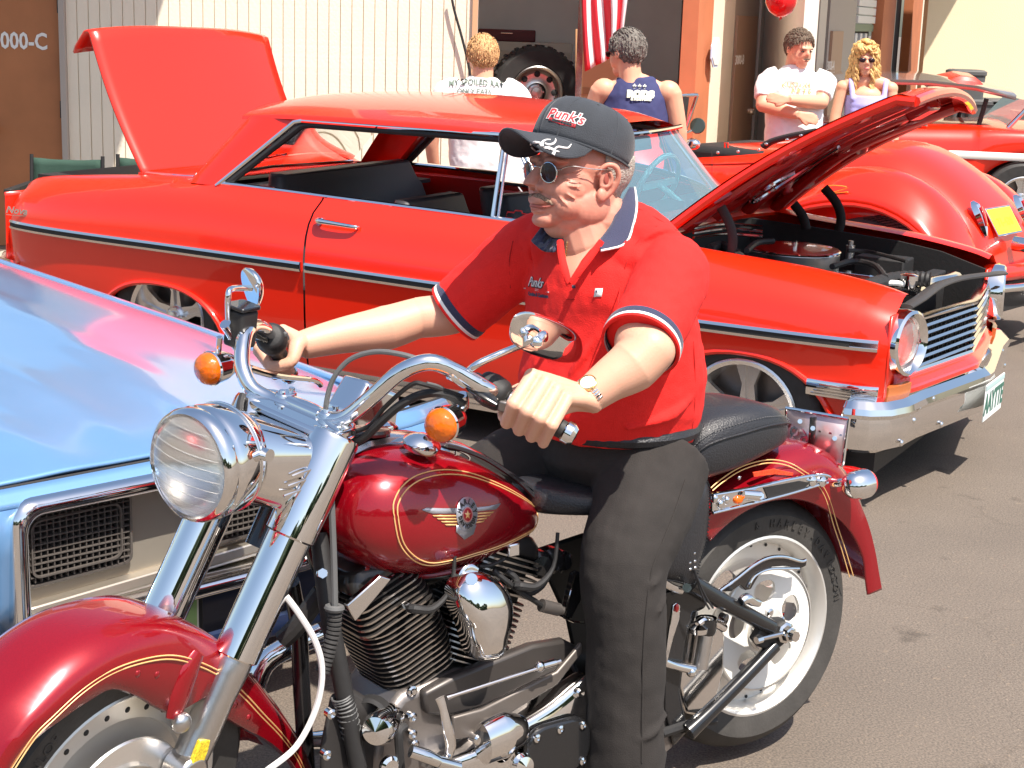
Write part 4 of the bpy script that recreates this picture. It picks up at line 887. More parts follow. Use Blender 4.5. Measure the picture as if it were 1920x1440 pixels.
g.grid(rows); g.build('hood',mat('hood_reflection_grey',(.35,.33,.34),.15,.6,1),C3,solid=.03)  # grey of the reflection is put into the hood colour
for y in (-.6,.6):
    g=G(); g.tube([c3(1850,190,-.6).xz.to_3d() if 0 else V((c3(1850,185,-.6).x,y,c3(1850,185,-.6).z)),V((c3(1835,235,-.6).x,y,c3(1835,235,-.6).z))],.02,8,k=1); g.build('hood_strut',BLKM,C3)
g=G(); p=c3(1560,136,0); g.loft([[V((c3(x_,160,-.5).x,s*.5,c3(x_,zt_,-.5).z)) for s,zt_ in ((-1,162),(-.9,zz+6),(0,zz),(.9,zz+6),(1,162))] for x_,zz in ((1740,158),(1770,143),(1800,136),(1830,140),(1850,156))]); g.build('hood_scoop',RED,C3,bevel=.01)
g=G(); a=c3(1890,240,-.7); g.tube([a,a+V((.18,0,.22)),a+V((.9,0,.30))],.02,8,k=1); g.build('windscreen_pillar',CHROMEW,C3)
g=G(); g.add([a,a+V((.18,0,.22)),a+V((.18,1.4,.22)),a+V((0,1.4,0))],[(0,1,2,3)]); g.build('windscreen',TINT,C3)
# ================================================================== MOTORCYCLE  (X forward, Y to its left, Z up; FORK parts are turned with the steering)
MC=thing('motorcycle','candy red and chrome cruiser motorcycle under the man in the red polo','motorcycle',BIKE)
def P(name,g,m,parent=None,**k): return g.build(name,m,parent or MC,**k)
def GF(): return G(STEER)
hf=lambda a,b,y: H(a,b,FORK,1,y)
hb=lambda a,b,y: H(a,b,BIKE,1,y)
# ---- front wheel
WC=V((1.640,0,.335)); FR=.325
g=GF(); n=64
g.lathe([(.215,-.062),(.230,-.066),(.29,-.075),(.318,-.052),(.328,-.02),(.328,.02),(.318,.052),(.29,.075),(.238,.068),(.228,.062)],WC,(0,1,0),n)
FW=P('front_wheel',(GF().lathe([(.236,.064),(.230,.068),(.222,.060),(.214,.050),(.212,.0495),(.172,.0475),(.168,.040),(.12,.026),(.07,.034),(.05,.040),(.05,-.040),(.07,-.034),(.12,-.02),(.18,-.03),(.196,-.04),(.214,-.066),(.222,-.064)],WC,(0,1,0),n)),ALUL)
P('tyre',g,RUB,FW)
g=GF(); g.lathe([(.055,.070),(.055,.078),(.143,.078),(.146,.074),(.143,.070)],WC,(0,1,0),n); BD=P('brake_disc',g,POLISH,FW)
g=GF(); g.lathe([(.02,.079),(.09,.082),(.095,.088),(.06,.092),(.03,.094),(0,.096)],WC,(0,1,0),32); P('disc_hub',g,ALU,FW)
g=GF()
for i in range(26):
    a=2*pi*i/26; g.ell(WC+V((.192*cos(a),.0488,.192*sin(a))),(.0060,.002,.0060),nu=10,nv=6)
P('rim_hole_dots',g,BLKM,FW)  # black dots standing for the dark holes in the rim
text('tyre_text','DUNLOP',.030,STEER@basis(tuple(WC+V((.19,.0722,.175))),(-.70,0,.71),(.71,0,.70)),RUBD,FW,depth=.001)
g=GF(); g.cyl(WC+V((0,-.13,0)),WC+V((0,.13,0)),.014); P('front_axle',g,ALU)
# ---- front fender
g=GF(); rows=[]
sil=[(1.975,.50),(1.945,.585),(1.90,.635),(1.856,.662),(1.79,.695),(1.72,.712),(1.64,.710),(1.56,.692),(1.48,.650),(1.40,.590),(1.33,.515),(1.27,.440),(1.20,.350),(1.145,.265),(1.11,.19)]
low=lambda x:None
for i,(x,z) in enumerate(sil):
    r=V((x-WC.x,0,z-WC.z)); rl=r.length; u=r/rl; t=i/(len(sil)-1)
    inner=.272 if .13<t<.40 else (.262 if t>.62 else .262)
    depth=interp(x,[(1.1,.07),(1.25,.10),(1.36,.112),(1.42,.09),(1.46,.15),(1.62,.155),(1.66,.10),(1.80,.085),(1.975,.05)])
    w=.100
    row=[]
    for s in (-1,1):
        side_=[(w-.006,depth),(w+.002,depth-.006),(w+.002,depth*.55),(w-.002,depth*.35),(w*.88,.020),(w*.62,.004),(w*.30,.0005)]
        if s==1: side_=side_[::-1]
        if s==-1: row+= [WC+u*(rl-d)+V((0,-y,0)) for y,d in side_]; row.append(WC+u*rl)
        else: row+= [WC+u*(rl-d)+V((0,y,0)) for y,d in side_]
    rows.append(row)
R2=[]
for i in range(len(rows)-1):
    for q in range(4):
        R2.append([a_ for a_ in smooth([rows[max(0,i-1)][j] for j in ()] or [V()],[1],1)[0]] if 0 else [ (lambda a,b,c,d,t:.5*((2*b)+(c-a)*t+(2*a-5*b+4*c-d)*t*t+(3*b-a-3*c+d)*t**3))(rows[max(0,i-1)][j],rows[i][j],rows[i+1][j],rows[min(len(rows)-1,i+2)][j],q/4) for j in range(len(rows[0]))])
R2.append(rows[-1]); g.grid(R2); FF=P('front_fender',g,CANDY,solid=.0035,ang=60)
# pinstripes follow the side of the fender
def fstripe(off,y0=.1035,side=1):
    pts=[]
    for (x,z) in sil[1:]:
        r=V((x-WC.x,0,z-WC.z)); u=r.normalized(); pts.append(WC+u*(r.length-off)+V((0,side*y0,0)))
    return pts
for s in (1,-1):
    for off in (.050,.0575): g=GF(); g.tube(fstripe(off,.1030,s),.0015,5,k=5); P('pinstripe',g,GOLDP,FF)
for a,b in ((258,1263),(294,1265),(358,1273),(441,1322),(466,1345)):
    p=hf(a,b,.103); g=GF(); g.ell(p,(.007,.003,.007),nu=10,nv=6); P('fender_rivet',g,CANDY,FF)
# fender mounting lug at the near fork leg
g=GF(); g.tube([hf(372,1225,.097),hf(352,1262,.10),hf(337,1305,.102),hf(325,1345,.103)],[.016,.026,.026,.018],14,flat=((0,1,0),.45)); P('fender_bracket',g,CANDY,FF)
# ---- fork legs
fz=lambda z:1.305+(.78-z)*.530
def leg(y):
    top=V((fz(.985),y,.985)); mid=V((fz(.80),y,.80)); m2=V((fz(.585),y,.585)); bot=V((fz(.345)-.0,y,.345))
    g=GF(); g.lathe([(.030,.0),(.046,.004),(.049,.012),(.049,(top-mid).length),(.044,(top-mid).length+.004)],top,(mid-top),32,cap=True); u=P('upper_fork_cover',g,CHROME)
    g=GF(); L=(m2-mid).length; g.lathe([(.043,-.004),(.043,L),(.040,L+.003),(.034,L+.004)],mid,(m2-mid),32); P('lower_fork_cover',g,CHROME)
    g=GF(); L=(bot-m2).length; g.lathe([(.034,-.01),(.036,0),(.036,L*.12),(.0335,L*.30),(.0345,L*.55),(.033,L*.8),(.036,L*.95),(.03,L+.02),(0,L+.025)],m2,(bot-m2),32); s=P('fork_slider',g,ALU)
    return s
SL=leg(.100); SR=leg(-.100)
g=GF(); g.loft([[hf(a,b,.128)+V((0,d,0)) for a,b in ((372,1388),(391,1385),(388,1402),(370,1450),(350,1480),(352,1440))] for d in (-.004,.006)]); P('yellow_reflector',g,REFLY,SL,bevel=.002)
g=GF(); p=hf(340,1355,.118); g.ell(p,(.020,.016,.020)); g.cyl(p,p+V((0,.014,0)),.009,n=8); P('caliper_bolt_lug',g,ALU,SL)
g=GF(); g.loft([[V((1.52+x,y,.36+z)) for x,z in rrect(.07,.13,.03,4)] for y in (.075,.135)]); P('brake_caliper',g,ALU,SL,bevel=.008)
# ---- steering head, triple clamp, nacelle
g=G(); g.tube([(1.165,0,.93),(1.27,0,.73)],.036,20,k=1); P('steering_head',g,BLACK)
g=GF(); g.loft([[V((x,y,z+.02)) for x,y in rrect(.10,.25,.04,5,1.195,0)] for z in (.960,.978)]); P('upper_clamp',g,CHROME,bevel=.006)
# nacelle: chrome shroud from headlamp to the fork tubes
def nac(t):
    out=[]; 
    cx=1.375+(1.225-1.375)*t; cz=.943-.045*t; N=48
    for i in range(N):
        a=2*pi*i/N; ca,sa=cos(a),sin(a)
        r0=V((0,.088*ca,.088*sa)); ex=.5
        sx=abs(ca)**.30*(1 if ca>0 else -1); sz=abs(sa)**.32*(1 if sa>0 else -1)
        r1=V((0,.117*sx,.068*sz))
        p=r0.lerp(r1,min(1,t*1.15)); out.append(V((cx-p.z*.45*t,p.y,cz+p.z)))
    return out
g=GF(); g.loft([nac(t/10) for t in range(11)]); NA=P('headlamp_nacelle',g,CHROME,ang=40)
for s in (1,-1):
    for k in range(3):
        g=GF(); z=.935-.018*k; g.tube([V((1.315+.008*k,s*.107,z-.008)),V((1.285+.005*k,s*.1135,z-.002)),V((1.225+.008*k,s*.1185,z))],.0028,6); P('nacelle_rib',g,CHROME,NA)
# headlamp
HC=V((1.440,0,.945)); hax=V((1,0,.02)).normalized(); r=.101
g=GF(); g.lathe([(.02,-.125),(.055,-.115),(.085,-.09),(.101,-.05),(.105,-.015),(.1055,.0),(.103,.004),(.1045,.010),(.1055,.022),(.102,.032),(.096,.036),(.092,.030)],HC,hax,64); HL=P('headlamp_shell',g,CHROME,ang=50)
g=GF(); g.ring(HC+V((-.052,0,0)),hax,.1015,.0022,64,8); P('shell_seam',g,CHROME,HL)
g=GF(); g.lathe([(.094,.028),(.090,.036),(.07,.048),(.045,.056),(.02,.060),(0,.061)],HC,hax,56); P('headlamp_lens',g,LENS,HL)
g=GF(); g.lathe([(.093,.026),(.08,.0),(.05,-.025),(.02,-.04),(0,-.042)],HC,hax,48); P('reflector',g,POLISH,HL)
g=GF()
for k in range(-4,5):
    z=k*.019; hh=sqrt(.09**2-z*z); g.tube([HC+V((.0405+.021*(1-(z*z+y*y)/.0081),y,z)) for y in [hh*(i/5-1) for i in range(11)]],.0009,4,k=1)
P('lens_fluting',g,mat('fluting',(.95,.94,.90),.05,trans=.85,ior=1.3),HL)
g=GF(); g.cyl(HC+V((-.06,.085,.035)),HC+V((-.06,.108,.038)),.012,n=16); P('lamp_bolt',g,CHROME,HL)
# ---- handlebar
bl=[(0,0),]
barL=[V((1.185,.0,1.050)),V((1.187,.05,1.048)),V((1.200,.10,1.042)),V((1.192,.15,1.062)),V((1.160,.19,1.105)),V((1.110,.225,1.140)),V((1.050,.265,1.135)),V((.985,.305,1.100)),V((.935,.345,1.072)),V((.905,.40,1.048)),V((.890,.445,1.030))]
barL=[hf(575,772,.0),hf(610,786,.055),hf(650,782,.10),hf(700,742,.150),hf(752,697,.192),hf(805,679,.230),hf(855,696,.262),hf(905,725,.300)]
G0=hf(950,748,.325); G1=hf(1068,813,.445)
barL=barL+[G0,G0.lerp(G1,.5),G1]
sx_=barL[0].x
barR=[barL[0]]+[hf(a,b,y) for a,b,y in ((535,760,-.045),(505,748,-.085),(472,728,-.125),(455,690,-.16),(455,650,-.19),(463,620,-.215),(482,612,-.245),(503,625,-.28),(522,655,-.33),(541,700,-.42))]
R0,R1=hf(510,636,-.29),hf(541,702,-.42)
g=GF(); g.tube(list(reversed(barR))+barL[1:],.0158,20,k=6); HBAR=P('handlebar',g,CHROME)
gd=(G1-G0).normalized()
for s,nm in ((1,'near'),(-1,'far')):
    g0_,g1_=(G0,G1) if s>0 else (R0,R1); gd=(g1_-g0_).normalized(); mm=lambda p:p
    g=GF(); a,b=mm(g0_+gd*.012),mm(g1_-gd*.010); g.tube([a,a.lerp(b,.33),a.lerp(b,.66),b],[.0178,.0185,.0185,.0178],18); gr_=P('grip',g,RUB,HBAR)
    g=GF(); g.lathe([(.019,0),(.022,.003),(.022,.016),(.016,.024),(0,.026)],g1_-gd*.012,gd,24); P('grip_end',g,CHROME,HBAR)
    g=GF(); g.lathe([(.019,-.004),(.0225,0),(.0225,.014),(.019,.018)],g0_+gd*.004,gd,24); P('grip_collar',g,CHROME,HBAR)
# risers and centre clamp
for s in (-1,1):
    g=GF(); c=V((sx_-.002,s*.058,barL[0].z)); g.loft([[V((sx_+x,s*.058+y,z)) for x,y in rrect(.044,.030,.012,4)] for z in (.975,.99,barL[0].z-.02,barL[0].z+.016,barL[0].z+.022)]); P('handlebar_riser',g,CHROME,bevel=.004)
    for q in (-1,1): g=GF(); g.cyl(c+V((q*.013,0,.018)),c+V((q*.013,0,.028)),.006,n=8); P('riser_bolt',g,CHROME)
g=GF(); g.loft([[V((sx_+.004+x,y,barL[0].z+.006+z)) for x,z in rrect(.034,.026,.008,4)] for y in (-.045,.045)]); P('clamp_cover',g,CHROME,bevel=.003)
g=GF(); g.tube([V((sx_+.0,-.058,.99)),V((sx_+.0,0,.995)),V((sx_+.0,.058,.99))],.016,12); P('riser_base',g,CHROME)
g=GF(); g.ell(V((sx_+.02,.10,.992)),(.012,.012,.010)); g.ell(V((sx_+.02,-.10,.992)),(.012,.012,.010)); P('fork_cap',g,CHROME)
# ---- left controls: switch housing, clutch bracket, lever
def ctl(s):
    g0_,g1_=(G0,G1) if s>0 else (R0,R1); gd=(g1_-g0_).normalized(); mm=lambda p:p
    c0=g0_-gd*(.062 if s>0 else .03); 
    g=GF(); g.tube([mm(c0),mm(c0+gd*.008),mm(c0+gd*.028),mm(c0+gd*.052),mm(c0+gd*.062)],[.022,.030,.034,.031,.022],20); sw=P('switch_housing',g,BLKM,HBAR)
    up=V((0,0,1)); fwd=gd.cross(V((0,0,1))).normalized(); fwd=-fwd if fwd.x<0 else fwd
    for k in range(3):
        g=GF(); q=c0+gd*(.018+.014*k)-fwd*.028+up*.012; g.box((0,0,0),(.010,.010,.010),xf=Mx.Translation(mm(q))); P('switch_button',g,PLASTG,sw,bevel=.002)
    # clamp bracket toward the front
    g=GF(); q=c0+gd*.0
    g.tube([mm(c0-gd*.004),mm(c0+fwd*.03-gd*.004)],[.020,.013],14,k=1); g.tube([mm(c0+fwd*.020-gd*.012),mm(c0+fwd*.036+gd*.020),mm(c0+fwd*.044+gd*.050)],[.012,.014,.010],10); P('lever_bracket',g,BLACK,HBAR)
    if s>0:
        g=GF(); L0=c0+fwd*.040; g.tube([mm(L0),mm(L0+gd*.03+fwd*.006),mm(L0+gd*.055+fwd*.008)],[.008,.009,.007],10,flat=((0,0,1),.7)); P('clutch_lever',g,BLACK,HBAR)
        g=GF(); g.box((0,0,0),(.026,.034,.022),xf=Mx.Translation(mm(c0+gd*.070+fwd*.018-up*.004))@Mx.Rotation(.5,4,'Z')); P('lever_housing',g,CASE,HBAR,bevel=.004)
    return c0,fwd
c0,fwd=ctl(1); ctl(-1)
# master cylinder on the far side
mc=hf(452,608,-.23); g=GF(); g.loft([[mc+V((x,y,z)) for x,y in rrect(.05,.05,.01,4)] for z in (-.045,-.01,.032)]); P('brake_reservoir',g,BLKM,bevel=.005)
g=GF(); g.loft([[mc+V((x,y,z)) for x,y in rrect(.056,.056,.01,4)] for z in (.034,.042)]); P('reservoir_cap',g,BLACK,bevel=.002)
g=GF(); g.tube([hf(422,607,-.235),hf(432,625,-.235),hf(445,650,-.235),hf(452,662,-.235)],[.012,.010,.011,.008],12); P('brake_lever_pivot',g,CHROME)
g=GF(); g.tube([hf(466,690,-.24),hf(520,705,-.30),hf(585,712,-.34),hf(601,722,-.35)],[.008,.007,.006,.007],10); P('brake_lever',g,CHROME)
# ---- mirrors
def mirror(pts,back,face,name):
    g=GF(); g.tube(pts,.0062,12); st=P('mirror_stem',g,CHROME)
    g=GF(); g.grid(back); P('mirror_shell',g,CHROME,st,ang=60) if 0 else None
    return st
st_=GF(); st_.tube([hf(866,722,.265),hf(872,703,.265),hf(895,683,.29),hf(950,658,.31),hf(1000,640,.345)+V((.02,.02,.012))],.0068,12); MS=P('mirror_stem',st_,CHROME)
# near mirror: teardrop shell, glass facing the camera side/rear
def teardrop(c,ex,ey,w,h,n=36):
    out=[]
    for i in range(n):
        a=2*pi*i/n; x=cos(a); y=sin(a); k=1-.22*x if x<0 else 1
        xx=x*w*(1.0); yy=y*h*(1.0-.32*x)
        out.append((xx,yy))
    return out
cm=hf(1026,632,.335); exm=(hf(1092,655,.335)-hf(955,612,.335)).normalized(); 
toc=(FORK.inverted()@V((0,0,CAMH))-cm).normalized()
nrm_=(toc*.85+V((.10,.0,-.42))).normalized(); exm=(exm-nrm_*exm.dot(nrm_)).normalized(); eym=nrm_.cross(exm)
mo=[hf(a,b,.335) for a,b in ((956,614),(963,594),(984,584),(1015,590),(1050,604),(1077,620),(1090,637),(1093,656),(1088,673),(1074,681),(1048,680),(1018,672),(988,661),(964,646),(956,631))]
mo=smooth(mo,[1]*len(mo),3,True)[0]; cm=sum(mo,V())/len(mo)
g=GF(); mo=[p+toc*((p.z-cm.z)*.45) for p in mo]; g.loft([[cm.lerp(p,k)+toc*d for p in mo] for k,d in ((.6,-.016),(.97,-.012),(1.0,-.004),(.99,.001),(.95,.006),(.86,.011),(.72,.0145),(.55,.017),(.35,.0185),(.15,.019),(.02,.019))],cap=True); MSH=P('mirror_shell',g,CHROME,MS,ang=80)
g=GF(); g.loft([[cm.lerp(p,k)-toc*.0165 for p in mo] for k in (.93,.3)],cap=True); P('mirror_glass',g,MIRR,MSH)
g=GF(); kq=hf(1000,642,.345)+V((.02,.02,.010)); g.ell(kq,(.013,.013,.012)); g.tube([kq,kq+V((-.02,0,.012)),hf(1022,636,.335)+toc*.018],[.010,.008,.006],10); P('mirror_knuckle',g,CHROME,MS)
# far mirror (edge on)
g=GF(); g.tube([hf(428,600,-.24),hf(428,555,-.24),hf(436,541,-.25),hf(470,541,-.27)],.0062,12); MS2=P('mirror_stem',g,CHROME)
c2=hf(474,541,-.285); e1=(hf(490,582,-.285)-hf(460,502,-.285)).normalized(); tc2=(FORK.inverted()@V((0,0,CAMH))-c2).normalized()
n2=(tc2.cross(e1)*.9-tc2*.34).normalized(); 
e1=(e1-n2*e1.dot(n2)).normalized(); e2=n2.cross(e1)
g=GF(); td2=[(x*.62,y) for x,y in teardrop(0,0,0,.066,.036)]
g.loft([[c2+e1*x*k+e2*y*k+n2*d for x,y in [(a*1.0,b) for a,b in teardrop(0,0,0,.046,.034)]] for k,d in ((.25,.016),(.65,.013),(.92,.006),(1.0,-.003),(.96,-.006))],cap=True); P('mirror_shell',g,CHROME,MS2,ang=60)
# ---- turn signals
def signal(c,dirn,r=.034,lens=AMBER,parent=None,fx=True,fork=True):
    gg=GF if fork else G; dirn=V(dirn).normalized()
    g=gg(); g.lathe([(0,-.060),(.012,-.057),(.024,-.045),(.031,-.025),(.034,0),(.0355,.004),(.033,.007)],c,dirn,36); s=P('turn_signal',g,CHROME,parent)
    if lens: 
        g=gg(); g.lathe([(.033,.004),(.0325,.014),(.028,.024),(.018,.031),(0,.034)],c,dirn,32); P('amber_lens',g,lens,s)
        g=gg(); g.lathe([(.030,.003),(.012,-.006),(0,-.008)],c,dirn,24); P('signal_reflector',g,CHROME,s)
        g=gg(); g.ell(c+dirn*.008,(.008,.008,.010)); P('bulb',g,mat('yellow_bulb%d'%random.randrange(9999),(1,.55,.05),.2),s)
    return s
cl=hf(832,795,.27); dl=(hf(800,792,.27+.05)-cl).normalized(); dl=(V((1,0,-.02))*.9+V((0,.12,0))).normalized()
g=GF(); g.tube([hf(866,740,.265),hf(868,760,.265),hf(858,778,.27)],[.011,.012,.008],12,k=2); P('signal_stalk',g,CHROME); signal(cl,dl)
cr_=hf(398,690,-.245); g=GF(); g.tube([hf(412,632,-.235),hf(410,655,-.24),hf(408,675,-.245)],.006,10,k=2); P('signal_stalk',g,CHROME); signal(cr_,V((1,-.03,-.02)))
# ---- cables
def cable(pts,r,m,name='cable',f=FORK,k=6,n=8):
    g=G(BIKE.inverted()@f) if f is not BIKE else G(); g.tube([H(a,b,f,1,y) for a,b,y in pts],r,n,k=k); return P(name,g,m)
cable([(876,722,.275),(845,705,.26),(800,680,.22),(750,664,.17),(700,660,.12),(655,675,.08),(625,710,.06),(612,755,.05),(610,790,.03)],.0052,PLASTG,'clutch_cable')
g=GF(); g.tube([hf(842,704,.262),hf(872,720,.275)],[.008,.009],10,k=1); P('cable_ferrule',g,CHROME)
cable([(870,755,.27),(830,738,.25),(790,740,.22),(750,760,.19),(715,790,.16),(680,822,.12),(630,840,.08),(590,838,.05)],.0085,BLKM,'wiring_sleeve')
cable([(872,745,.27),(800,722,.235),(770,722,.21),(720,765,.165),(690,800,.12),(640,815,.08)],.0045,BLKM,'wiring')
cable([(800,718,.235),(830,728,.25),(850,755,.26),(862,775,.265)],.003,PLASTG,'signal_wire')
cable([(455,740,-.10),(450,770,-.08),(470,800,-.05),(510,815,-.02),(540,830,0)],.007,BLKM,'brake_hose')
cable([(455,745,-.1),(480,758,-.08),(520,770,-.04)],.004,BLKM,'wiring')
cable([(618,860,.10),(622,950,.11),(626,1050,.12),(628,1140,.13)],.0065,PLASTG,'clutch_cable_lower',BIKE)
q=[hb(a,b,.13) for a,b in ((628,1140),(626,1180),(615,1225),(603,1262))]
PP,RR=smooth(q,[.013]*4,16); g=G(); 
for i in range(0,len(PP)-1,3): g.ring(PP[i],(PP[min(i+1,len(PP)-1)]-PP[i]),.0105,.0042,14,6)
g.tube(q,.009,8); P('cable_spring_cover',g,RUB)
g=G(); g.ring(hb(627,1140,.13),V((-.1,0,1)),.013,.007,16,8); P('cable_clamp',g,PLASTG)
cable([(528,1108,.12),(560,1150,.13),(592,1205,.14),(604,1262,.14),(592,1330,.13),(555,1400,.12),(500,1445,.12)],.0062,mat('silver_hose',(.80,.78,.76),.35,.1),'braided_brake_line',BIKE)
# ---- frame tubes
def tb(pts,r,m=BLACK,name='frame_tube',y=None,**k):
    g=G(); g.tube([hb(a,b,yy) for a,b,yy in pts],r,14,**k); return P(name,g,m)
tb([(598,1000,.03),(612,1120,.07),(628,1210,.09),(645,1300,.10),(672,1440,.11)],.018,BLKM)
tb([(545,1090,-.05),(560,1180,-.09),(566,1300,-.10),(575,1445,-.10)],.018)
q=[hb(a,b,.10) for a,b in ((640,1305),(650,1335),(662,1385))]; PP,RR=smooth(q,[.021]*3,10); g=G()
for p_,pn in list(zip(PP,PP[1:]))[::2]: g.ring(p_,(pn-p_),.0195,.0022,16,5)
P('cable_tie_wrap',g,PLASTG)
tb([(575,960,0),(605,1060,.0),(640,1100,.0),(760,1090,0),(1000,1050,0)],.024)
g=G(); g.tube([hb(603,1110,.02),hb(560,1170,0),hb(530,1200,-.02)],.02,10); P('regulator_bracket',g,BLKM)
g=G(); g.ell(hb(605,1075,.06),(.014,.014,.014)); g.cyl(hb(605,1075,.05),hb(605,1075,.075),.010,n=6); P('frame_bolt',g,CHROMEW)
# ---- tank
def tank_prof(X):
    zt=cub(X,[(.630,.700),(.66,.745),(.725,.800),(.805,.848),(.883,.880),(.96,.900),(1.03,.903),(1.09,.890),(1.14,.845),(1.165,.78)])
    zb=cub(X,[(.630,.690),(.67,.664),(.738,.646),(.858,.628),(.961,.632),(1.06,.660),(1.119,.700),(1.165,.765)])
    w=cub(X,[(.630,.020),(.66,.060),(.72,.098),(.80,.128),(.90,.150),(1.0,.158),(1.08,.145),(1.13,.11),(1.155,.06),(1.165,.03)])
    return zt,zb,w
def tank_pt(X,a):      # a: 0 bottom .. pi top on the left side
    zt,zb,w=tank_prof(X); zc=zb+(zt-zb)*.50; h=(zt-zb)/2
    s,c=sin(a),-cos(a)
    y=w*(abs(s)**.80)*(1 if s>=0 else -1); z=zc+h*(abs(c)**.92)*(1 if c>=0 else -1)
    return V((X,y,z))
Xs=[.631,.640,.655,.675,.70,.73,.765,.80,.84,.88,.92,.96,1.0,1.03,1.06,1.085,1.105,1.125,1.14,1.152,1.160,1.164]
g=G(); g.loft([[tank_pt(X,2*pi*j/56) for j in range(56)] for X in Xs]); TK=P('fuel_tank',g,CANDY,ang=80)
g=G(); g.tube([tank_pt(X,.32)+V((0,.003,-.003)) for X in [.66,.72,.80,.88,.96,1.03,1.08]],.006,8); P('tank_seam',g,CANDY,TK)
def tank_side(x,z,off=.0012):
    """point of the tank's left skin at x, z"""
    zt,zb,w=tank_prof(x); zc=(zt+zb)/2; h=(zt-zb)/2; c=max(-1,min(1,(z-zc)/h)); c=abs(c)**(1/.92)*(1 if c>=0 else -1); s=sqrt(max(0,1-c*c)); return V((x,w*s**.80+off,z))
def on_tank(a,b,off=.0012):
    y=.13
    for _ in range(6):
        p=hb(a,b,y); p.x=max(.64,min(1.155,p.x)); y=tank_side(p.x,p.z,off).y
    return tank_side(p.x,p.z,off)
loopo=[(738,960),(742,932),(758,908),(785,890),(825,881),(870,884),(915,898),(965,922),(1003,944),(1016,962),(1012,985),(985,1005),(940,1026),(890,1042),(840,1056),(800,1060),(770,1046),(748,1015)]
for d in (0,.0075):
    pts=[on_tank(a,b) for a,b in loopo]; c=sum(pts,V())/len(pts)
    if d: pts=[tank_side(q.x+(c.x-q.x)*.040,q.z+(c.z-q.z)*.075) for q in pts]
    P2,R_=smooth(pts,[.0016]*len(pts),5,True); P2=[tank_side(q.x,q.z) for q in P2]
    g=G(); g.tube(P2,.0014,5,k=1,loop=True); P('pinstripe',g,GOLDP,TK)
# winged badge: flat decal pieces laid on the tank skin
def decal(poly,m,name,off,parent=TK):
    pts=[on_tank(a,b,off) for a,b in poly]; c=sum(pts,V())/len(pts); g=G(); g.add([c]+pts,[(0,i+1,(i+1)%len(pts)+1) for i in range(len(pts))]); return P(name,g,m,parent,solid=.0006)
oval=lambda cx,cy,rx,ry,n=24:[(cx+rx*cos(2*pi*i/n),cy+ry*sin(2*pi*i/n)) for i in range(n)]
BCX,BCY=875.5,964
def bquad(p0,p1,w0,w1,n=10):
    return [(p0[0]+(p1[0]-p0[0])*i/n,p0[1]+(p1[1]-p0[1])*i/n) for i in range(n+1)]
BGL=[decal([(791,956),(800,952),(830,953),(858,953),(858,963),(835,963),(812,963),(800,960)],SILVP,'badge_wing',.0014),
     decal([(894,951),(915,949),(930,946),(939,943),(935,950),(930,955),(912,957),(894,959)],SILVP,'badge_wing',.0014)]
for k,(x0,x1) in enumerate(((811,857),(819,857),(827,857),(834,857))):
    y0=966+5.6*k; decal([(x0,y0),(x1,y0-.3),(x1,y0+2.9),(x0+3,y0+2.9)],GOLDP,'badge_bar',.0014)
for k,(x0,x1) in enumerate(((894,927),(894,921),(894,914),(893,909))):
    y0=961+5.6*k; decal([(x0,y0+.5),(x1,y0-2.2),(x1-3,y0+1.0),(x0,y0+3.2)],GOLDP,'badge_bar',.0014)
decal([(856,985),(893,985),(888,1001),(871,1012),(855,997)],SILVP,'badge_pendant',.0018)
decal(oval(BCX,BCY,20,33),SILVP,'badge_oval',.0022); decal(oval(BCX+1.5,BCY+1,9.5,14.5),mat('badge_pink',(.65,.28,.26),.4),'badge_ring',.0027); decal(oval(BCX+1.5,BCY+1,7.6,12),mat('badge_red',(.45,.02,.03),.3),'badge_centre',.0031)
star=[]
for i in range(10):
    r_=(6.4,9.4) if i%2==0 else (2.6,3.9); a=-pi/2+pi*i/5; star.append((BCX+1.5+r_[0]*cos(a),BCY+1+r_[1]*sin(a)))
decal(star,GOLDP,'badge_star',.0035)
INK=mat('badge_ink',(.02,.02,.02),.4)
def arc_text(word,a0,a1,rx,ry,size,flip=False):
    n=len(word)
    for i,ch in enumerate(word):
        if ch==' ': continue
        a=a0+(a1-a0)*i/(n-1); px_=BCX+1+rx*cos(a); py_=BCY+ry*sin(a); p=on_tank(px_,py_,.0026); q_=on_tank(BCX+1+(rx+2)*cos(a),BCY+(ry+3)*sin(a),.0026)
        up=(q_-p).normalized()*(-1 if flip else 1); nn=V((0,1,0)); xx=up.cross(nn)
        text('badge_letter',ch,size,basis(tuple(p),xx,up),INK,TK,depth=.0002,bold=.0006,sx=.8)
arc_text('HARLEY',pi*1.08,pi*1.92,14.3,23.5,.0150); arc_text('DAVIDSON',pi*.90,pi*.10,14.3,23.5,.0125,True)
# tank top: dash, caps
g=G(); g.loft([[V((x,y,cub(x,[(.70,.795),(.80,.858),(.883,.890),(.96,.908),(1.04,.910),(1.10,.892)])+h)) for y,h in ((-.034,0),(-.030,.010),(-.012,.016),(.012,.016),(.030,.010),(.034,0))] for x in (.70,.76,.82,.88,.94,1.0,1.05,1.10)]); DS=P('tank_console',g,CHROMEW,TK)
g=G(); g.lathe([(.040,0),(.043,.006),(.040,.012),(0,.014)],(1.03,0,.925),(-.05,0,1),32); P('speedometer',g,BLACK,DS)
for s in (1,-1):
    ccc=hb(790,833,.080) if s>0 else V((hb(790,833,.08).x,-.080,hb(790,833,.08).z)); ccc.z-=.004; an=V((-.12,.30*s,1))
    g=G(); g.lathe([(.030,-.006),(.036,-.004),(.0385,.003),(.0385,.008),(.036,.011),(.030,.0165),(.018,.0225),(0,.026)],ccc,an,36); P('filler_cap',g,CHROME,TK)
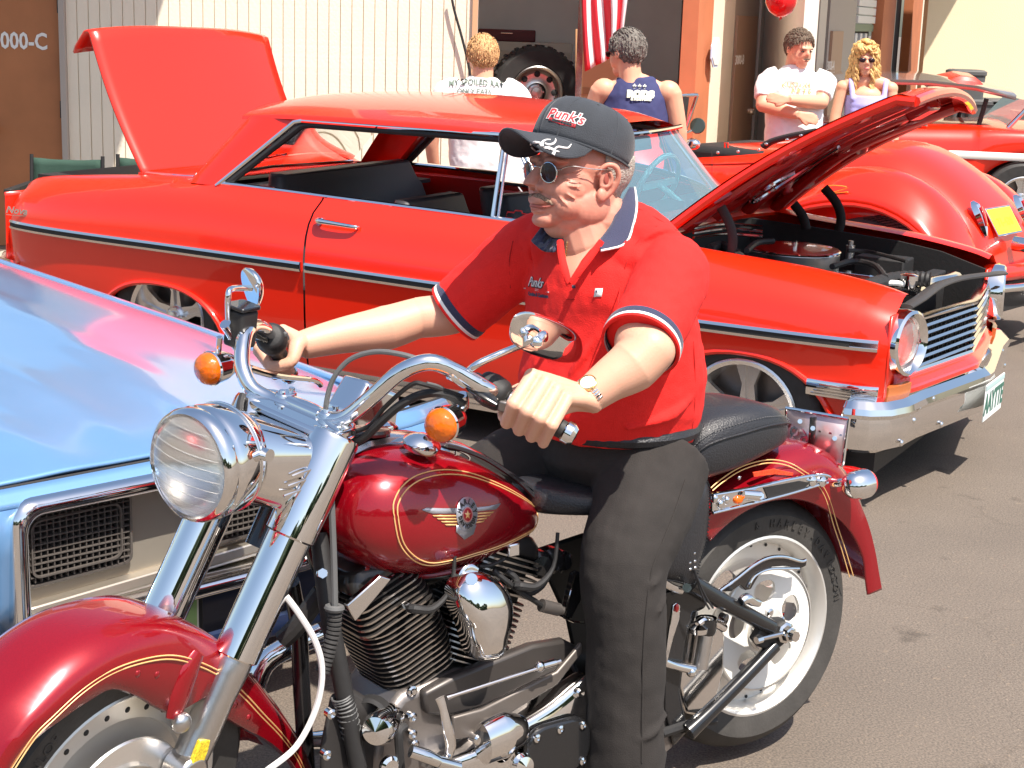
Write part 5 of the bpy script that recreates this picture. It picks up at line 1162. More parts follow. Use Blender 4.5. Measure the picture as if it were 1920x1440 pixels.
g=G(); g.tube([hb(855,845,.02),hb(868,848,.02),hb(880,858,.02),hb(872,866,.02),hb(858,858,.02)],.003,6,loop=True); P('ignition_ring',g,CHROME,DS)
g=G(); g.tube([V((x,.036,cub(x,[(.64,.735),(.70,.792),(.80,.858),(.883,.888)])+.004)) for x in (.645,.68,.72,.78,.84,.87)],.005,6); P('console_strap_edge',g,LEATH,DS)
g=G(); g.loft([[V((x,y,cub(x,[(.62,.74),(.70,.798),(.80,.860),(.85,.876)])+h)) for y,h in ((-.036,.0),(-.03,.007),(.03,.007),(.036,0))] for x in (.62,.66,.70,.76,.82,.86)]); P('console_strap',g,LEATH,DS)
# chrome riser pipes beyond the tank: air cleaner and exhaust side pieces on the far side
# ---- engine
def cylax(s):     # s +1 front cylinder
    return V((sin(radians(22.5))*s,0,cos(radians(22.5))))
ENGC=V((.885,-.005,.285))
ENG=GCASE=None
g=G(); g.loft([[V((x,y,z)) for x,z in ((.70,.17),(1.03,.17),(1.09,.24),(1.08,.35),(1.02,.41),(.885,.43),(.76,.41),(.70,.35),(.67,.26))] for y in (-.10,.10)]); ENG=P('crankcase',g,CASE,bevel=.02,bseg=3)
for s in (1,-1):
    axd=cylax(s); side=V((cos(radians(22.5))*s,0,-sin(radians(22.5)))); off=.012*s
    g=G(); c0_=ENGC+axd*.14; g.loft([[c0_+axd*h+side*x+V((0,y,0)) for x,y in rrect(.115,.115,.05,6)] for h in (-.02,.26)]); cy_=P('cylinder_barrel',g,FIN)
    nf=13
    for k in range(nf):
        h=.150+.0118*k; w=.158+.010*sin(pi*min(1,k/8)*.5)+(.0 if k<9 else .0); l=.190
        c1=ENGC+axd*h
        ring=[(x,y) for x,y in rrect(w+.012,l,.052,6)]
        g=G(); n_=len(ring)
        A=[c1+side*x+V((0,y,0)) for x,y in ring]; B_=[p+axd*.0032 for p in A]; 
        vs=A+B_; fs=[tuple(reversed(range(n_))),tuple(n_+j for j in range(n_))]; g.add(vs,fs,0); g.add(vs,[(j,(j+1)%n_,n_+(j+1)%n_,n_+j) for j in range(n_)],1)
        P('cooling_fin',g,[FIN,FINE],cy_,flatsh=True)
    # head: wider fins, stepped on the front, then rocker box
    for k in range(7):
        h=.150+.0118*nf+.006+.0125*k; w=.178-.004*k; c1=ENGC+axd*h+side*(.010); ring=rrect(w,.200-.004*k,.030,5); n_=len(ring)
        A=[c1+side*x+V((0,y,0)) for x,y in ring]; B_=[p+axd*.004 for p in A]; g=G()
        vs=A+B_; g.add(vs,[tuple(reversed(range(n_))),tuple(n_+j for j in range(n_))],0); g.add(vs,[(j,(j+1)%n_,n_+(j+1)%n_,n_+j) for j in range(n_)],1 if s<0 or k<5 else 0); P('head_fin',g,[FIN,FINE],cy_,flatsh=True)
    hh=.150+.0118*nf+.0125*7
    g=G(); g.loft([[ENGC+axd*h+side*(x+.006)+V((0,y,0)) for x,y in rrect(w,l,.03,5)] for h,w,l in ((hh-.10,.135,.15),(hh-.01,.135,.15))]); P('cylinder_head',g,FIN,cy_)
    g=G(); g.loft([[ENGC+axd*h+side*(x+.006)+V((0,y,0)) for x,y in rrect(w,l,.03,5)] for h,w,l in ((hh+.0,.15,.16),(hh+.012,.155,.165),(hh+.03,.145,.155),(hh+.045,.12,.13))]); P('rocker_box',g,mat('rocker_black%d'%s,(.02,.018,.017),.3,coat=.4),cy_,bevel=.006)
    for yy in (.06,):
        p=ENGC+axd*.25+side*(.02)+V((0,.098,0))
    # spark plug cap and lead
    p=ENGC+axd*(.150+.0118*nf+.03)+V((0,.105,0)); g=G(); g.cyl(p,p+V((0,.022,0)),.010,n=8); P('spark_plug',g,CHROMEW,cy_)
    g=G(); g.tube([p+V((0,.018,0)),p+V((0,.035,.004)),p+V((-.04*1,.040,-.002)),p+V((-.085,.036,.03)),p+V((-.10,.03,.10))],[.009,.010,.008,.0045,.004],8); P('plug_lead',g,BLKM,cy_)
for k in range(2):
    for s in(1,-1):
        p=ENGC+cylax(s)*.135+V((.06*(1 if k else -1),.102,-.008+.01*k*s)); g=G(); g.lathe([(.011,0),(.011,.006),(.007,.008),(.0065,.0)],p,(0,1,0),16); g.cyl(p,p+V((0,.012,0)),.0058,n=6); P('case_bolt',g,CHROMEW,ENG)
# chrome plate on front cylinder head (upper left of the engine)
g=G(); g.loft([[p+V((0,d,0)) for p in [hb(a,b,.112) for a,b in ((648,1135),(712,1078),(733,1085),(700,1125),(665,1165))]] for d in (-.012,.004)]); P('head_side_cover',g,CHROMEW,ENG,bevel=.003)
# horn (chrome cowbell)
def hpt(a,b,y): return hb(a,b,y)
ho=[(862,1118),(872,1096),(893,1080),(925,1082),(950,1098),(966,1128),(964,1170),(955,1205),(944,1238),(905,1242),(893,1222),(880,1180),(866,1150)]
front_=[hb(a,b,.185) for a,b in ho]; c=sum(front_,V())/len(front_)
sm=smooth(front_,[1]*len(front_),3,True)[0]
g=G(); g.loft([[c.lerp(p,1.0)+V((0,-.055,0)) for p in sm],[c.lerp(p,1.02)+V((0,-.03,0)) for p in sm],[c.lerp(p,1.0)+V((0,-.012,0)) for p in sm],[c.lerp(p,.90)+V((0,.002,-.001)) for p in sm],[c.lerp(p,.78)+V((0,.012,-.004)) for p in sm],[c.lerp(p,.60)+V((0,.020,-.008)) for p in sm],[c.lerp(p,.40)+V((0,.025,-.012)) for p in sm],[c.lerp(p,.15)+V((0,.027,-.014)) for p in sm]],cap=True); HN=P('chrome_horn_cover',g,CHROME,ang=40)
g=G(); g.tube([hb(868,1100,.15),hb(868,1078,.15),hb(880,1066,.15),hb(893,1072,.15)],[.010]*4,10,flat=((0,1,0),.4)); g.cyl(hb(884,1086,.14),hb(884,1086,.185),.012,n=16); P('horn_bracket',g,CHROME,HN)
# intake / red reflecting round covers behind the rear cylinder
for a,b,r_ in ((1012,1058,.030),(1035,1050,.028),(1052,1052,.024)):
    g=G(); g.lathe([(r_,-.02),(r_,.01),(r_*.7,.02),(0,.022)],hb(a,b,.05),(.3,1,.1),24); P('coil_cover',g,BLACK,ENG)
g=G(); g.loft([[hb(a,b,.115)+V((0,d,0)) for a,b in ((1078,1078),(1088,1072),(1090,1125),(1072,1160),(1058,1160))] for d in (-.02,.0)]); P('black_side_plate',g,BLACK,ENG,bevel=.002)
g=G(); g.tube([hb(a,b,.118) for a,b in ((1079,1076),(1068,1118),(1057,1158))],.0022,6,k=1); g.tube([hb(a,b,.118) for a,b in ((1057,1158),(1075,1166),(1095,1168))],.0022,6,k=1); P('plate_edge',g,CHROME,ENG)
g=G(); g.cyl(hb(1015,1135,.11),hb(1047,1143,.11),.014,n=16); g.cyl(hb(1047,1143,.11),hb(1058,1146,.11),.009,n=12); P('solenoid',g,CASE,ENG)
cable([(925,1070,.11),(950,1090,.12),(975,1110,.12),(1000,1125,.12),(1015,1135,.11)],.006,BLKM,'breather_hose',BIKE)
cable([(950,1070,.10),(968,1085,.11),(975,1105,.115),(995,1112,.115),(1015,1100,.11),(1028,1078,.10)],.0065,BLKM,'plug_lead',BIKE)
cable([(898,1062,.11),(920,1060,.11),(945,1048,.10)],.004,BLKM,'wiring',BIKE)
# polished pipe pieces above rear cylinder
g=G(); g.box(tuple(hb(960,1030,.08)),(.03,.02,.03)); P('chrome_clip',g,CHROME,ENG,bevel=.004)
# ---- lower drive side: primary cover, oil filter, linkage
pr=[(820,1455),(905,1400),(940,1372),(985,1352),(1040,1318),(1110,1262),(1160,1250),(1215,1290),(1230,1400),(1180,1480),(1000,1520)]
pp=[hb(a,b,.165) for a,b in pr]; c=sum(pp,V())/len(pp); sm=smooth(pp,[1]*len(pp),4,True)[0]
g=G(); g.loft([[p+V((0,-.09,0)) for p in sm],[p+V((0,-.012,0)) for p in sm],[c.lerp(p,.985)+V((0,-.003,0)) for p in sm],[c.lerp(p,.95) for p in sm],[c.lerp(p,.85)+V((0,.004,0)) for p in sm],[c.lerp(p,.3)+V((0,.006,0)) for p in sm]]); PC=P('primary_cover',g,CHROME,ang=50)
dc=hb(1040,1400,.178); g=G(); g.loft([[dc+V((x*k,d,z*k)) for x,z in rrect(.17,.12,.05,6)] for d,k in ((0,1),(.012,1),(.018,.94),(.019,.5))]); DC=P('derby_cover',g,BLACK,PC,bevel=.004)
for x_,z_ in ((-.06,.04),(.06,.04),(-.06,-.04),(.06,-.04),(0,.045)):
    g=G(); g.lathe([(.009,0),(.009,.006),(.004,.008),(0,.006)],dc+V((x_,.016,z_)),(0,1,0),14); P('cover_screw',g,CHROME,DC)
for a,b in ((925,1362),(895,1385),(1085,1298)):
    g=G(); g.lathe([(.012,-.02),(.012,.006),(.008,.010),(0,.008)],hb(a,b,.17),(0,1,0),18); P('cover_bolt',g,CHROME,PC)
# chrome bulge of the starter / shift area in front of primary
g=G(); g.tube([hb(905,1395,.19),hb(945,1378,.185),hb(980,1370,.18)],[.045,.050,.030],24,k=6,flat=((0,1,0),.6)); P('starter_housing',g,CHROME,PC)
g=G(); g.lathe([(.024,0),(.026,.012),(.020,.022),(0,.026)],hb(975,1432,.20),(.1,1,.1),28); P('shift_shaft_cap',g,CHROME,PC)
# flat grey plate from the engine running up right (belt side panel)
g=G(); g.loft([[hb(a,b,.155)+V((0,d,0)) for a,b in ((850,1345),(905,1330),(1045,1260),(1092,1205),(1092,1225),(1045,1285),(935,1352),(880,1385),(850,1388))] for d in (-.012,.0)]); P('transmission_side_plate',g,mat('grey_case_paint',(.13,.112,.10),.42,.4),bevel=.004)
g=G(); g.tube([hb(838,1308,.17),hb(850,1304,.172),hb(900,1288,.175),hb(1000,1256,.18),hb(1050,1240,.18)],[.006,.0045,.0045,.0045,.006],10,k=2); LK=P('shift_rod',g,CHROMEW)
g=G(); g.ell(hb(1012,1250,.18),(.012,.010,.012)); g.cyl(hb(1005,1252,.18),hb(1040,1242,.18),.0085,n=14); P('rod_end',g,CHROME,LK)
g=G(); g.tube([hb(825,1308,.175),hb(832,1330,.18),hb(840,1370,.185),hb(845,1398,.185),hb(838,1425,.185)],[.011,.009,.012,.012,.010],12,k=4,flat=((0,1,0),.6)); P('shift_lever',g,CHROME,LK)
g=G(); g.tube([hb(770,1408,.19),hb(800,1418,.20),hb(822,1428,.205)],[.013,.014,.012],16,k=3); g.tube([hb(822,1428,.205),hb(860,1438,.21)],.012,12,k=1); P('shifter_peg',g,CHROMEW,LK)
g=G(); g.lathe([(.034,-.05),(.034,.02),(.028,.034),(0,.040)],hb(715,1362,.13),(.75,.65,.1),30); P('oil_filter',g,CHROME,ENG)
g=G(); g.lathe([(.044,-.03),(.044,.0),(.036,.004)],hb(690,1350,.10),(.75,.65,.1),30); P('filter_mount',g,BLKM,ENG)
g=G(); g.tube([hb(760,1362,.14),hb(748,1375,.145),hb(750,1420,.145),hb(752,1450,.145)],.009,10); P('oil_line',g,BLKM,ENG)
g=G(); g.lathe([(.022,0),(.022,.01),(.015,.014),(0,.012)],hb(728,1435,.14),(0,1,0),20); P('drain_cap',g,CHROME,ENG)
for a,b in ((772,1344),(772,1376),(776,1395),(620,1338),(612,1415)):
    g=G(); g.lathe([(.010,-.01),(.010,.005),(.006,.008),(0,.005)],hb(a,b,.125),(0,1,0),14); P('case_bolt',g,CHROMEW,ENG)
g=G(); g.loft([[hb(a,b,y) for a,b in ((620,1300),(660,1290),(740,1340),(790,1350),(850,1440),(850,1500),(600,1500),(600,1400))] for y in (-.02,.09)]); P('motor_mount',g,DARK,ENG,bevel=.01)
g=G(); g.loft([[hb(a,b,.118)+V((0,d,0)) for a,b in ((795,1300),(850,1270),(1000,1210),(1060,1200),(1090,1215),(1040,1262),(900,1330),(840,1345),(800,1340))] for d in (-.03,.0)]); P('cam_side_case',g,mat('dark_case',(.07,.062,.058),.4,.5),ENG,bevel=.008)
# black mass between engine and seat
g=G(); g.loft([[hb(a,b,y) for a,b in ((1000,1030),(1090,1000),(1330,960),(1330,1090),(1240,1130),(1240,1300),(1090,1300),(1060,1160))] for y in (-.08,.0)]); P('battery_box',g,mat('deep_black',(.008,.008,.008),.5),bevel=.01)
# far side exhaust pipes
g=G(); g.tube([(1.06,-.16,.47),(1.18,-.19,.42),(1.19,-.2,.30),(1.05,-.22,.20),(.5,-.22,.17),(-.5,-.24,.17)],[.024,.024,.024,.026,.04,.045],16,k=6); P('exhaust_pipe',g,CHROME)
g=G(); g.lathe([(.08,0),(.085,.02),(.08,.05),(0,.055)],(.90,-.14,.60),(0,-1,0),32); P('air_cleaner_cover',g,CHROME)
# ---- seat
g=G(); rows=[]
sp=[(.66,.775,.712,.055),(.62,.775,.705,.085),(.56,.765,.700,.12),(.48,.755,.695,.15),(.40,.755,.69,.165),(.33,.78,.70,.17),(.27,.835,.715,.165)]
g.loft([[V((x,w*a,zb+(zt-zb)*b)) for a,b in [(-1,.25),(-.96,.65),(-.8,.93),(-.4,1.0),(0,1.0),(.4,1.0),(.8,.93),(.96,.65),(1,.25),(.8,0),(-.8,0)]] for x,zt,zb,w in sp]); SE=P('rider_seat',g,LEATH,sub=2)
pil=[(.285,.80,.735),(.26,.862,.728),(.22,.888,.727),(.145,.898,.735),(.07,.898,.755),(.0,.885,.770),(-.045,.858,.782),(-.068,.825,.787)]
wp_=[.10,.125,.135,.14,.138,.125,.095,.05]
g=G(); g.loft([[V((x,w*a,zb+(zt-zb)*b)) for a,b in [(-1,.35),(-.99,.7),(-.85,.94),(-.45,1.0),(0,1.0),(.45,1.0),(.85,.94),(.99,.7),(1,.35),(.9,0),(-.9,0)]] for (x,zt,zb),w in zip(pil,wp_)]); PI_=P('pillion_seat',g,LEATH,sub=2)
g=G(); g.tube([V((x,.985*w,zb+(zt-zb)*.66)) for (x,zt,zb),w in zip(pil,wp_)]+[V((x,-.985*w,zb+(zt-zb)*.66)) for (x,zt,zb),w in reversed(list(zip(pil,wp_)))],.0028,6); P('seat_piping',g,LEATH,PI_)
g=G()
for (x0,zt0,zb0),w0,(x1,zt1,zb1),w1 in zip(pil,wp_,pil[1:],wp_[1:]):
    for q in range(9):
        t=q/9; w=w0+(w1-w0)*t; zt=zt0+(zt1-zt0)*t; zb=zb0+(zb1-zb0)*t; g.ell((x0+(x1-x0)*t,.94*w,zb+(zt-zb)*.80),(.0028,.001,.001),nu=6,nv=4)
P('stitching',g,PLASTG,PI_)
# leather side bag / skirt
bg=[(1232,960),(1262,925),(1300,905),(1326,900),(1330,940),(1326,1000),(1312,1055),(1300,1096),(1262,1090),(1238,1086),(1215,1060),(1205,1000)]
bp_=[hb(a,b,.165) for a,b in bg]; c=sum(bp_,V())/len(bp_); sm=smooth(bp_,[1]*len(bp_),3,True)[0]
g=G(); g.loft([[p+V((0,-.09,0)) for p in sm],[p+V((0,-.01,0)) for p in sm],[c.lerp(p,.95)+V((0,.004,0)) for p in sm],[c.lerp(p,.7)+V((0,.014,0)) for p in sm],[c.lerp(p,.3)+V((0,.018,0)) for p in sm]]); BG=P('leather_side_bag',g,LEATH,ang=60)
g=G()
for i in range(len(sm)):
    a_=sm[i]; b_2=sm[(i+1)%len(sm)]
    for q in range(3): p=a_.lerp(b_2,q/3); g.tube([p+V((0,-.006,0)),c.lerp(p,.97)+V((0,.006,0))],.0016,4,k=1)
P('lacing',g,LEATH,BG)
for a,b in ((1291,1042),(1301,1037),(1293,1055),(1302,1052),(1294,1067),(1303,1064)):
    g=G(); g.ell(hb(a,b,.178),(.005,.004,.004),nu=10,nv=6); P('lace_stud',g,CHROMEW,BG)
g=G(); g.tube([hb(a,b,.182) for a,b in ((1300,1068),(1306,1085),(1318,1120),(1330,1142))],.0025,6); g.tube([hb(a,b,.184) for a,b in ((1302,1068),(1310,1090),(1324,1120),(1337,1140))],.0025,6); P('leather_thong',g,LEATH,BG)
# ---- rear fender
RWc=V((0,0,.340))
sil=[(.26,.66),(.20,.69),(.118,.715),(.03,.745),(-.06,.765),(-.139,.768),(-.20,.745),(-.252,.700),(-.30,.640),(-.335,.57),(-.362,.49),(-.385,.42),(-.40,.375)]
g=G(); rows=[]
for i,(x,z) in enumerate(sil):
    t=i/(len(sil)-1); rr_=V((x,0,z))-RWc; L_=rr_.length; u=rr_/L_; inner=interp(t,[(0,.325),(.3,.318),(.55,.315),(.75,.325),(.85,.345),(1,.36)]); w=.104; 
    dep=max(.02,L_-inner) if t<.8 else interp(t,[(.8,L_-.33),(1,.075)])
    row=[]
    for s in (-1,1):
        sd=[(w-.004,dep),(w,dep-.004),(w,dep*.6),(w,dep*.35),(w*.93,.028),(w*.74,.008),(w*.38,.001)]
        if s==1: sd=sd[::-1]
        row+=[RWc+u*(L_-d)+V((0,s*y,0)) for y,d in sd]
        if s==-1: row.append(RWc+u*L_)
    rows.append(row)
R2=[]
cr4=lambda a,b,c,d,t:.5*((2*b)+(c-a)*t+(2*a-5*b+4*c-d)*t*t+(3*b-a-3*c+d)*t**3)
for i in range(len(rows)-1):
    for q in range(4): R2.append([cr4(rows[max(0,i-1)][j],rows[i][j],rows[i+1][j],rows[min(len(rows)-1,i+2)][j],q/4) for j in range(len(rows[0]))])
R2.append(rows[-1]); g=G(); g.grid(R2); RF=P('rear_fender',g,CANDY,solid=.0035,ang=60)
def rf_side(a,b): return hb(a,b,.1055)
for pts in (((1333,915),(1350,900),(1380,880),(1410,868),(1445,862),(1480,868),(1510,885),(1538,905),(1555,935),(1570,985),(1585,1030),(1600,1080)),((1336,920),(1354,905),(1382,886),(1411,874),(1445,868),(1479,874),(1507,890),(1533,910),(1549,937),(1563,985),(1578,1030),(1593,1082))):
    p2=[]
    for a,b in pts:
        p=rf_side(a,b); p2.append(p)
    g=G(); g.tube(p2,.0014,5,k=5); P('pinstripe',g,GOLDP,RF)
g=G(); g.loft([[hb(a,b,.1055)+V((0,d,0)) for a,b in ((1410,885),(1450,878),(1486,886),(1484,892),(1450,889),(1412,894))] for d in (0,.004)]); P('red_reflector',g,mat('red_reflector',(.9,.05,.01),.25,coat=1,var=.5,vs=200),RF,bevel=.001)
g=G(); g.ell(hb(1386,896,.106),(.005,.003,.005)); P('fender_rivet',g,CHROMEW,RF)
# fender strut
stp=[(1330,924),(1400,912),(1470,896),(1530,886),(1550,890)]; stq=[(1330,962),(1400,945),(1470,927),(1520,912),(1545,905)]
for yy,nm in ((.118,0),(-.118,1)):
    a_=[hb(a,b,.118) for a,b in stp]; b_=[hb(a,b,.118) for a,b in stq]
    if nm:
        a_=[V((p.x,-p.y,p.z)) for p in a_]; b_=[V((p.x,-p.y,p.z)) for p in b_]
    g=G(); sgn=1 if not nm else -1
    g.loft([[p+V((0,0,0)),p+V((0,.010*sgn,-.001)),q+V((0,.010*sgn,.001)),q] for p,q in zip(a_,b_)]); ST=P('fender_strut',g,CHROME,bevel=.003)
    g=G(); g.tube([p+V((0,.012*sgn,-.003)) for p in a_],.0035,8); g.tube([p+V((0,.012*sgn,.003)) for p in b_],.0035,8); P('strut_bead',g,CHROME,ST)
    if not nm:
        g=G(); g.loft([[hb(a,b,.1295)+V((0,d,0)) for a,b in ((1432,915),(1500,902),(1518,905),(1505,918),(1440,934))] for d in (-.001,.001)]); P('strut_recess',g,BLKM,ST)
        g=G(); g.cyl(hb(1392,927,.128),hb(1425,930,.140),.0125,n=20); g.cyl(hb(1425,930,.140),hb(1427,930,.150),.008,n=6); P('docking_stud',g,CHROME,ST)
        for a,b in ((1522,902),(1540,903)): g=G(); g.lathe([(.012,0),(.012,.006),(.006,.010),(0,.010)],hb(a,b,.128),(0,1,0),16); P('strut_bolt',g,CHROME,ST)
        g=G(); g.ell(hb(1385,937,.13),(.014,.006,.010)); P('orange_tag',g,AMBER,ST)
        for a,b in ((1340,935),(1350,945),(1362,938)): g=G(); g.ell(hb(a,b,.13),(.009,.008,.011),nu=12,nv=8); P('strut_hardware',g,CHROME,ST)
# rear signals (bullet shaped, lens to the rear) on a bar
g=G(); q0=hb(1560,905,.10); q1=hb(1590,903,.14); g.tube([q0,hb(1572,905,.12),q1],[.014,.011,.010],14,k=3); P('signal_arm',g,CHROME)
sgc=hb(1612,908,.165); g=G(); g.lathe([(0,-.050),(.014,-.047),(.027,-.036),(.034,-.016),(.036,.004),(.035,.02)],sgc,(-1,0,0),36); g.lathe([(0,-.056),(.016,-.052)],sgc,(-1,0,0),12) if 0 else None; rs=P('rear_signal',g,CHROME)
g=G(); g.lathe([(.034,.018),(.030,.03),(.018,.038),(0,.041)],sgc,(-1,0,0),28); P('amber_lens',g,REDL,rs)
g=G(); g.tube([q1,sgc],[.010,.012],12,k=1); P('signal_neck',g,CHROME,rs)
g=G(); mir=V((sgc.x,-sgc.y,sgc.z)); g.lathe([(0,-.050),(.014,-.047),(.027,-.036),(.034,-.016),(.036,.004),(.035,.02),(0,.03)],mir,(-1,0,0),28); P('rear_signal',g,CHROME)
g=G(); g.loft([[V((x,y,z)) for x,y in rrect(.06,.10,.03,5,-.37,0)] for z in (.60,.66)]); P('tail_lamp',g,REDL,bevel=.01)
# plate seen from behind (its back faces us)
pc=[hb(1474,765,-.09),hb(1592,785,.10),hb(1580,872,.10),hb(1474,832,-.09)]
pxv=(pc[1]-pc[0]); pyv=(pc[0]-pc[3]); pcx=sum(pc,V())/4
g=G(); g.add(pc,[(0,1,2,3)]); PB=P('licence_plate',g,PLATEB,solid=.002)
for i in range(4): 
    g=G(); g.tube([pc[i],pc[(i+1)%4]],.0042,8,k=1); P('plate_frame',g,CHROME,PB)
bs=basis(tuple(pcx),pxv,pyv)
text('embossed_number','W',.062,bs@Mx.Translation((.048,-.012,.002))@Mx.Scale(-1,4,(1,0,0)),CHROMEW,PB,depth=.002,sx=1.1); text('embossed_number','69',.062,bs@Mx.Translation((-.048,-.014,.002))@Mx.Scale(-1,4,(1,0,0)),CHROMEW,PB,depth=.002,sx=1.0)
g=G(); g.tube([hb(1525,782,.02),hb(1523,810,.02),hb(1520,835,.0),hb(1508,850,0),hb(1530,875,0)],.012,8,flat=((0,1,0),.4)); g.box(tuple(hb(1552,870,.02)),(.07,.02,.055)); P('plate_bracket',g,BLACK,PB,bevel=.003)
for a,b,y in ((1524,803,.03),(1500,790,-.03),(1565,822,.06),(1556,862,.03)): g=G(); g.cyl(hb(a,b,y),hb(a,b,y+.03),.006,n=8); P('plate_bolt',g,CHROME,PB)
# ---- rear wheel
n=72; g=G(); g.lathe([(.215,-.062),(.225,-.066),(.280,-.072),(.298,-.048),(.311,-.022),(.314,0),(.311,.022),(.298,.048),(.272,.070),(.225,.066),(.215,.062)],RWc,(0,1,0),n)
g2=G(); g2.lathe([(.222,.066),(.216,.068),(.208,.060),(.200,.045),(.196,.02),(.196,-.02),(.208,-.06),(.222,-.066)],RWc,(0,1,0),n); RWh=P('rear_wheel',g2,ALUL); P('tyre',g,RUBD,RWh)
# slotted cast disc: five windows
def disc_holes(c,R,r0,y0,y1,nh,rh0,rh1,hw,m,name,parent,ph=0):
    g=G(); N=nh*16
    def hole(a,r):   # is inside window
        return False
    rad=[r0,rh0,(rh0+rh1)/2,rh1,R]
    # build angularly: sectors; windows as rounded slots made from polygons between spokes
    sect=2*pi/nh
    for k in range(nh):
        a0=ph+k*sect
        # outer annulus and inner annulus strips
        for j in range(16):
            b0=a0+sect*j/16; b1=a0+sect*(j+1)/16
            def wr(b): 
                x=((b-a0)/sect-.5)*2; 
                if abs(x)>=hw: return None
                k_=sqrt(max(0,1-(abs(x)/hw)**3)); m_=(rh0+rh1)/2; return (m_-(m_-rh0)*k_, m_+(rh1-m_)*k_)
            w0,w1=wr(b0),wr(b1); m_=(rh0+rh1)/2; w0=w0 or (m_,m_); w1=w1 or (m_,m_)
            u0=V((cos(b0),0,sin(b0))); u1=V((cos(b1),0,sin(b1)))
            for (ra,rb,sa,sb) in ((r0,w0[0],r0,w1[0]),(w0[1],R,w1[1],R)):
                A=c+u0*ra; B=c+u0*rb; C_=c+u1*sb; D_=c+u1*sa; Y0=V((0,y0,0)); Y1=V((0,y1,0))
                g.add([A+Y1,B+Y1,C_+Y1,D_+Y1,A+Y0,B+Y0,C_+Y0,D_+Y0],[(0,1,2,3),(7,6,5,4),(1,5,6,2),(0,3,7,4)])
    return P(name,g,m,parent,ang=40)
disc_holes(RWc,.200,.04,.010,.022,5,.095,.165,.62,ALUL,'wheel_disc',RWh,.2)
disc_holes(RWc,.150,.03,.070,.078,5,.062,.118,.60,mat('white_cast',(.80,.78,.73),.45),'belt_pulley',RWh,.9)
g=G(); g.lathe([(.150,.055),(.153,.06),(.153,.08),(.149,.082)],RWc,(0,1,0),64); P('pulley_rim',g,ALUL,RWh)
g=G(); g.lathe([(.199,.022),(.205,.05),(.206,.052)],RWc,(0,1,0),64); P('rim_step',g,mat('white_rim',(.78,.76,.71),.45),RWh)
g=G(); g.lathe([(.055,.03),(.055,.085),(.03,.095),(0,.096)],RWc,(0,1,0),32); P('hub',g,ALUL,RWh)
for i in range(5):
    a=2*pi*i/5+.3; p=RWc+V((.042*cos(a),.088,.042*sin(a))); g=G(); g.lathe([(.011,0),(.011,.008),(.006,.011),(0,.010)],p,(0,1,0),14); P('pulley_bolt',g,CHROMEW,RWh)
for i in range(24):
    a=2*pi*i/24; g=G(); g.ell(RWc+V((.190*cos(a),.0235,.190*sin(a))),(.0045,.002,.0045),nu=8,nv=4); P('disc_rivet',g,BLKM,RWh)
def ring_text(word,c,R,y,a0,da,size,m,par):
    for i,ch in enumerate(word):
        if ch==' ': continue
        a=a0-da*i; u=V((cos(a),0,sin(a))); p=c+u*R+V((0,y,0)); xx=V((sin(a),0,-cos(a))); xx=u.cross(V((0,1,0)))
        text('tyre_letter',ch,size,basis(tuple(p),xx,u),m,par,depth=.0008,bold=.0004,sx=.85)
# viewed from the left, text runs clockwise; bike-left view: +X is to the left
ring_text('& HARLEY-DAVIDSON',RWc,.252,.0706,radians(84),-radians(5.6),.026,mat('tyre_mark',(.045,.041,.037),.6),RWh)
# swing arm, axle
def sw(pts,r,name,m=BLACK,**k): g=G(); g.tube([hb(a,b,y) for a,b,y in pts],r,14,**k); return P(name,g,m)
sw([(1295,1092,.135),(1345,1122,.14),(1400,1152,.145),(1445,1176,.145)],[.022,.020,.019,.019],'swing_arm_upper')
sw([(1290,1372,.135),(1330,1335,.14),(1395,1270,.145),(1452,1210,.145)],[.022,.018,.017,.017],'swing_arm_lower')
g=G(); g.loft([[hb(a,b,.150)+V((0,d,0)) for a,b in ((1438,1162),(1470,1160),(1484,1176),(1480,1200),(1455,1222),(1428,1215),(1415,1200))] for d in (-.022,.0)]); P('axle_plate',g,BLKM,bevel=.004)
g=G(); A_=hb(1472,1186,.155); g.lathe([(.026,-.02),(.026,.004),(.020,.008),(.018,.020),(.014,.022),(.013,.036),(0,.036)],A_,(0,1,0),8); P('axle_nut',g,CHROMEW)
g=G(); g.tube([hb(1424,1198,.165),hb(1450,1192,.165),hb(1475,1186,.165)],[.0055,.0055,.006],10,k=2); g.cyl(hb(1418,1201,.165),hb(1428,1198,.165),.009,n=8); P('chain_adjuster',g,CHROMEW)
tri=[(1245,1110),(1300,1090),(1330,1118),(1322,1140),(1300,1150),(1285,1210),(1275,1300),(1290,1370),(1262,1400),(1245,1330)]
g=G(); g.loft([[hb(a,b,y) for a,b in tri] for y in (.095,.12)]); P('frame_side_plate',g,BLACK,bevel=.006)
# rear belt guard chrome
gp=[(1348,1108),(1380,1085),(1412,1060),(1440,1046),(1470,1044),(1500,1052),(1510,1050),(1508,1060),(1495,1066),(1470,1060),(1445,1062),(1420,1078),(1405,1104),(1395,1106),(1385,1096),(1368,1108)]
g=G(); g.loft([[hb(a,b,.118)+V((0,d,0)) for a,b in gp] for d in (-.010,.006)]); BGd=P('belt_guard',g,mat('dark_chrome',(.10,.095,.095),.15,.9),bevel=.002)
g=G(); g.tube([hb(a,b,.126) for a,b in gp[:7]],[.0045]*7,8,k=5); P('guard_edge',g,CHROME,BGd)
g=G(); g.tube([hb(a,b,.126) for a,b in ((1402,1102),(1415,1080),(1440,1068),(1470,1066),(1498,1066))],.0035,8,k=4); P('guard_edge',g,CHROME,BGd)
g=G(); g.tube([hb(1390,1128,.16),hb(1400,1122,.16),hb(1412,1128,.16),hb(1423,1131,.16)],[.011,.013,.011,.009],12); P('guard_bolt',g,CHROME)
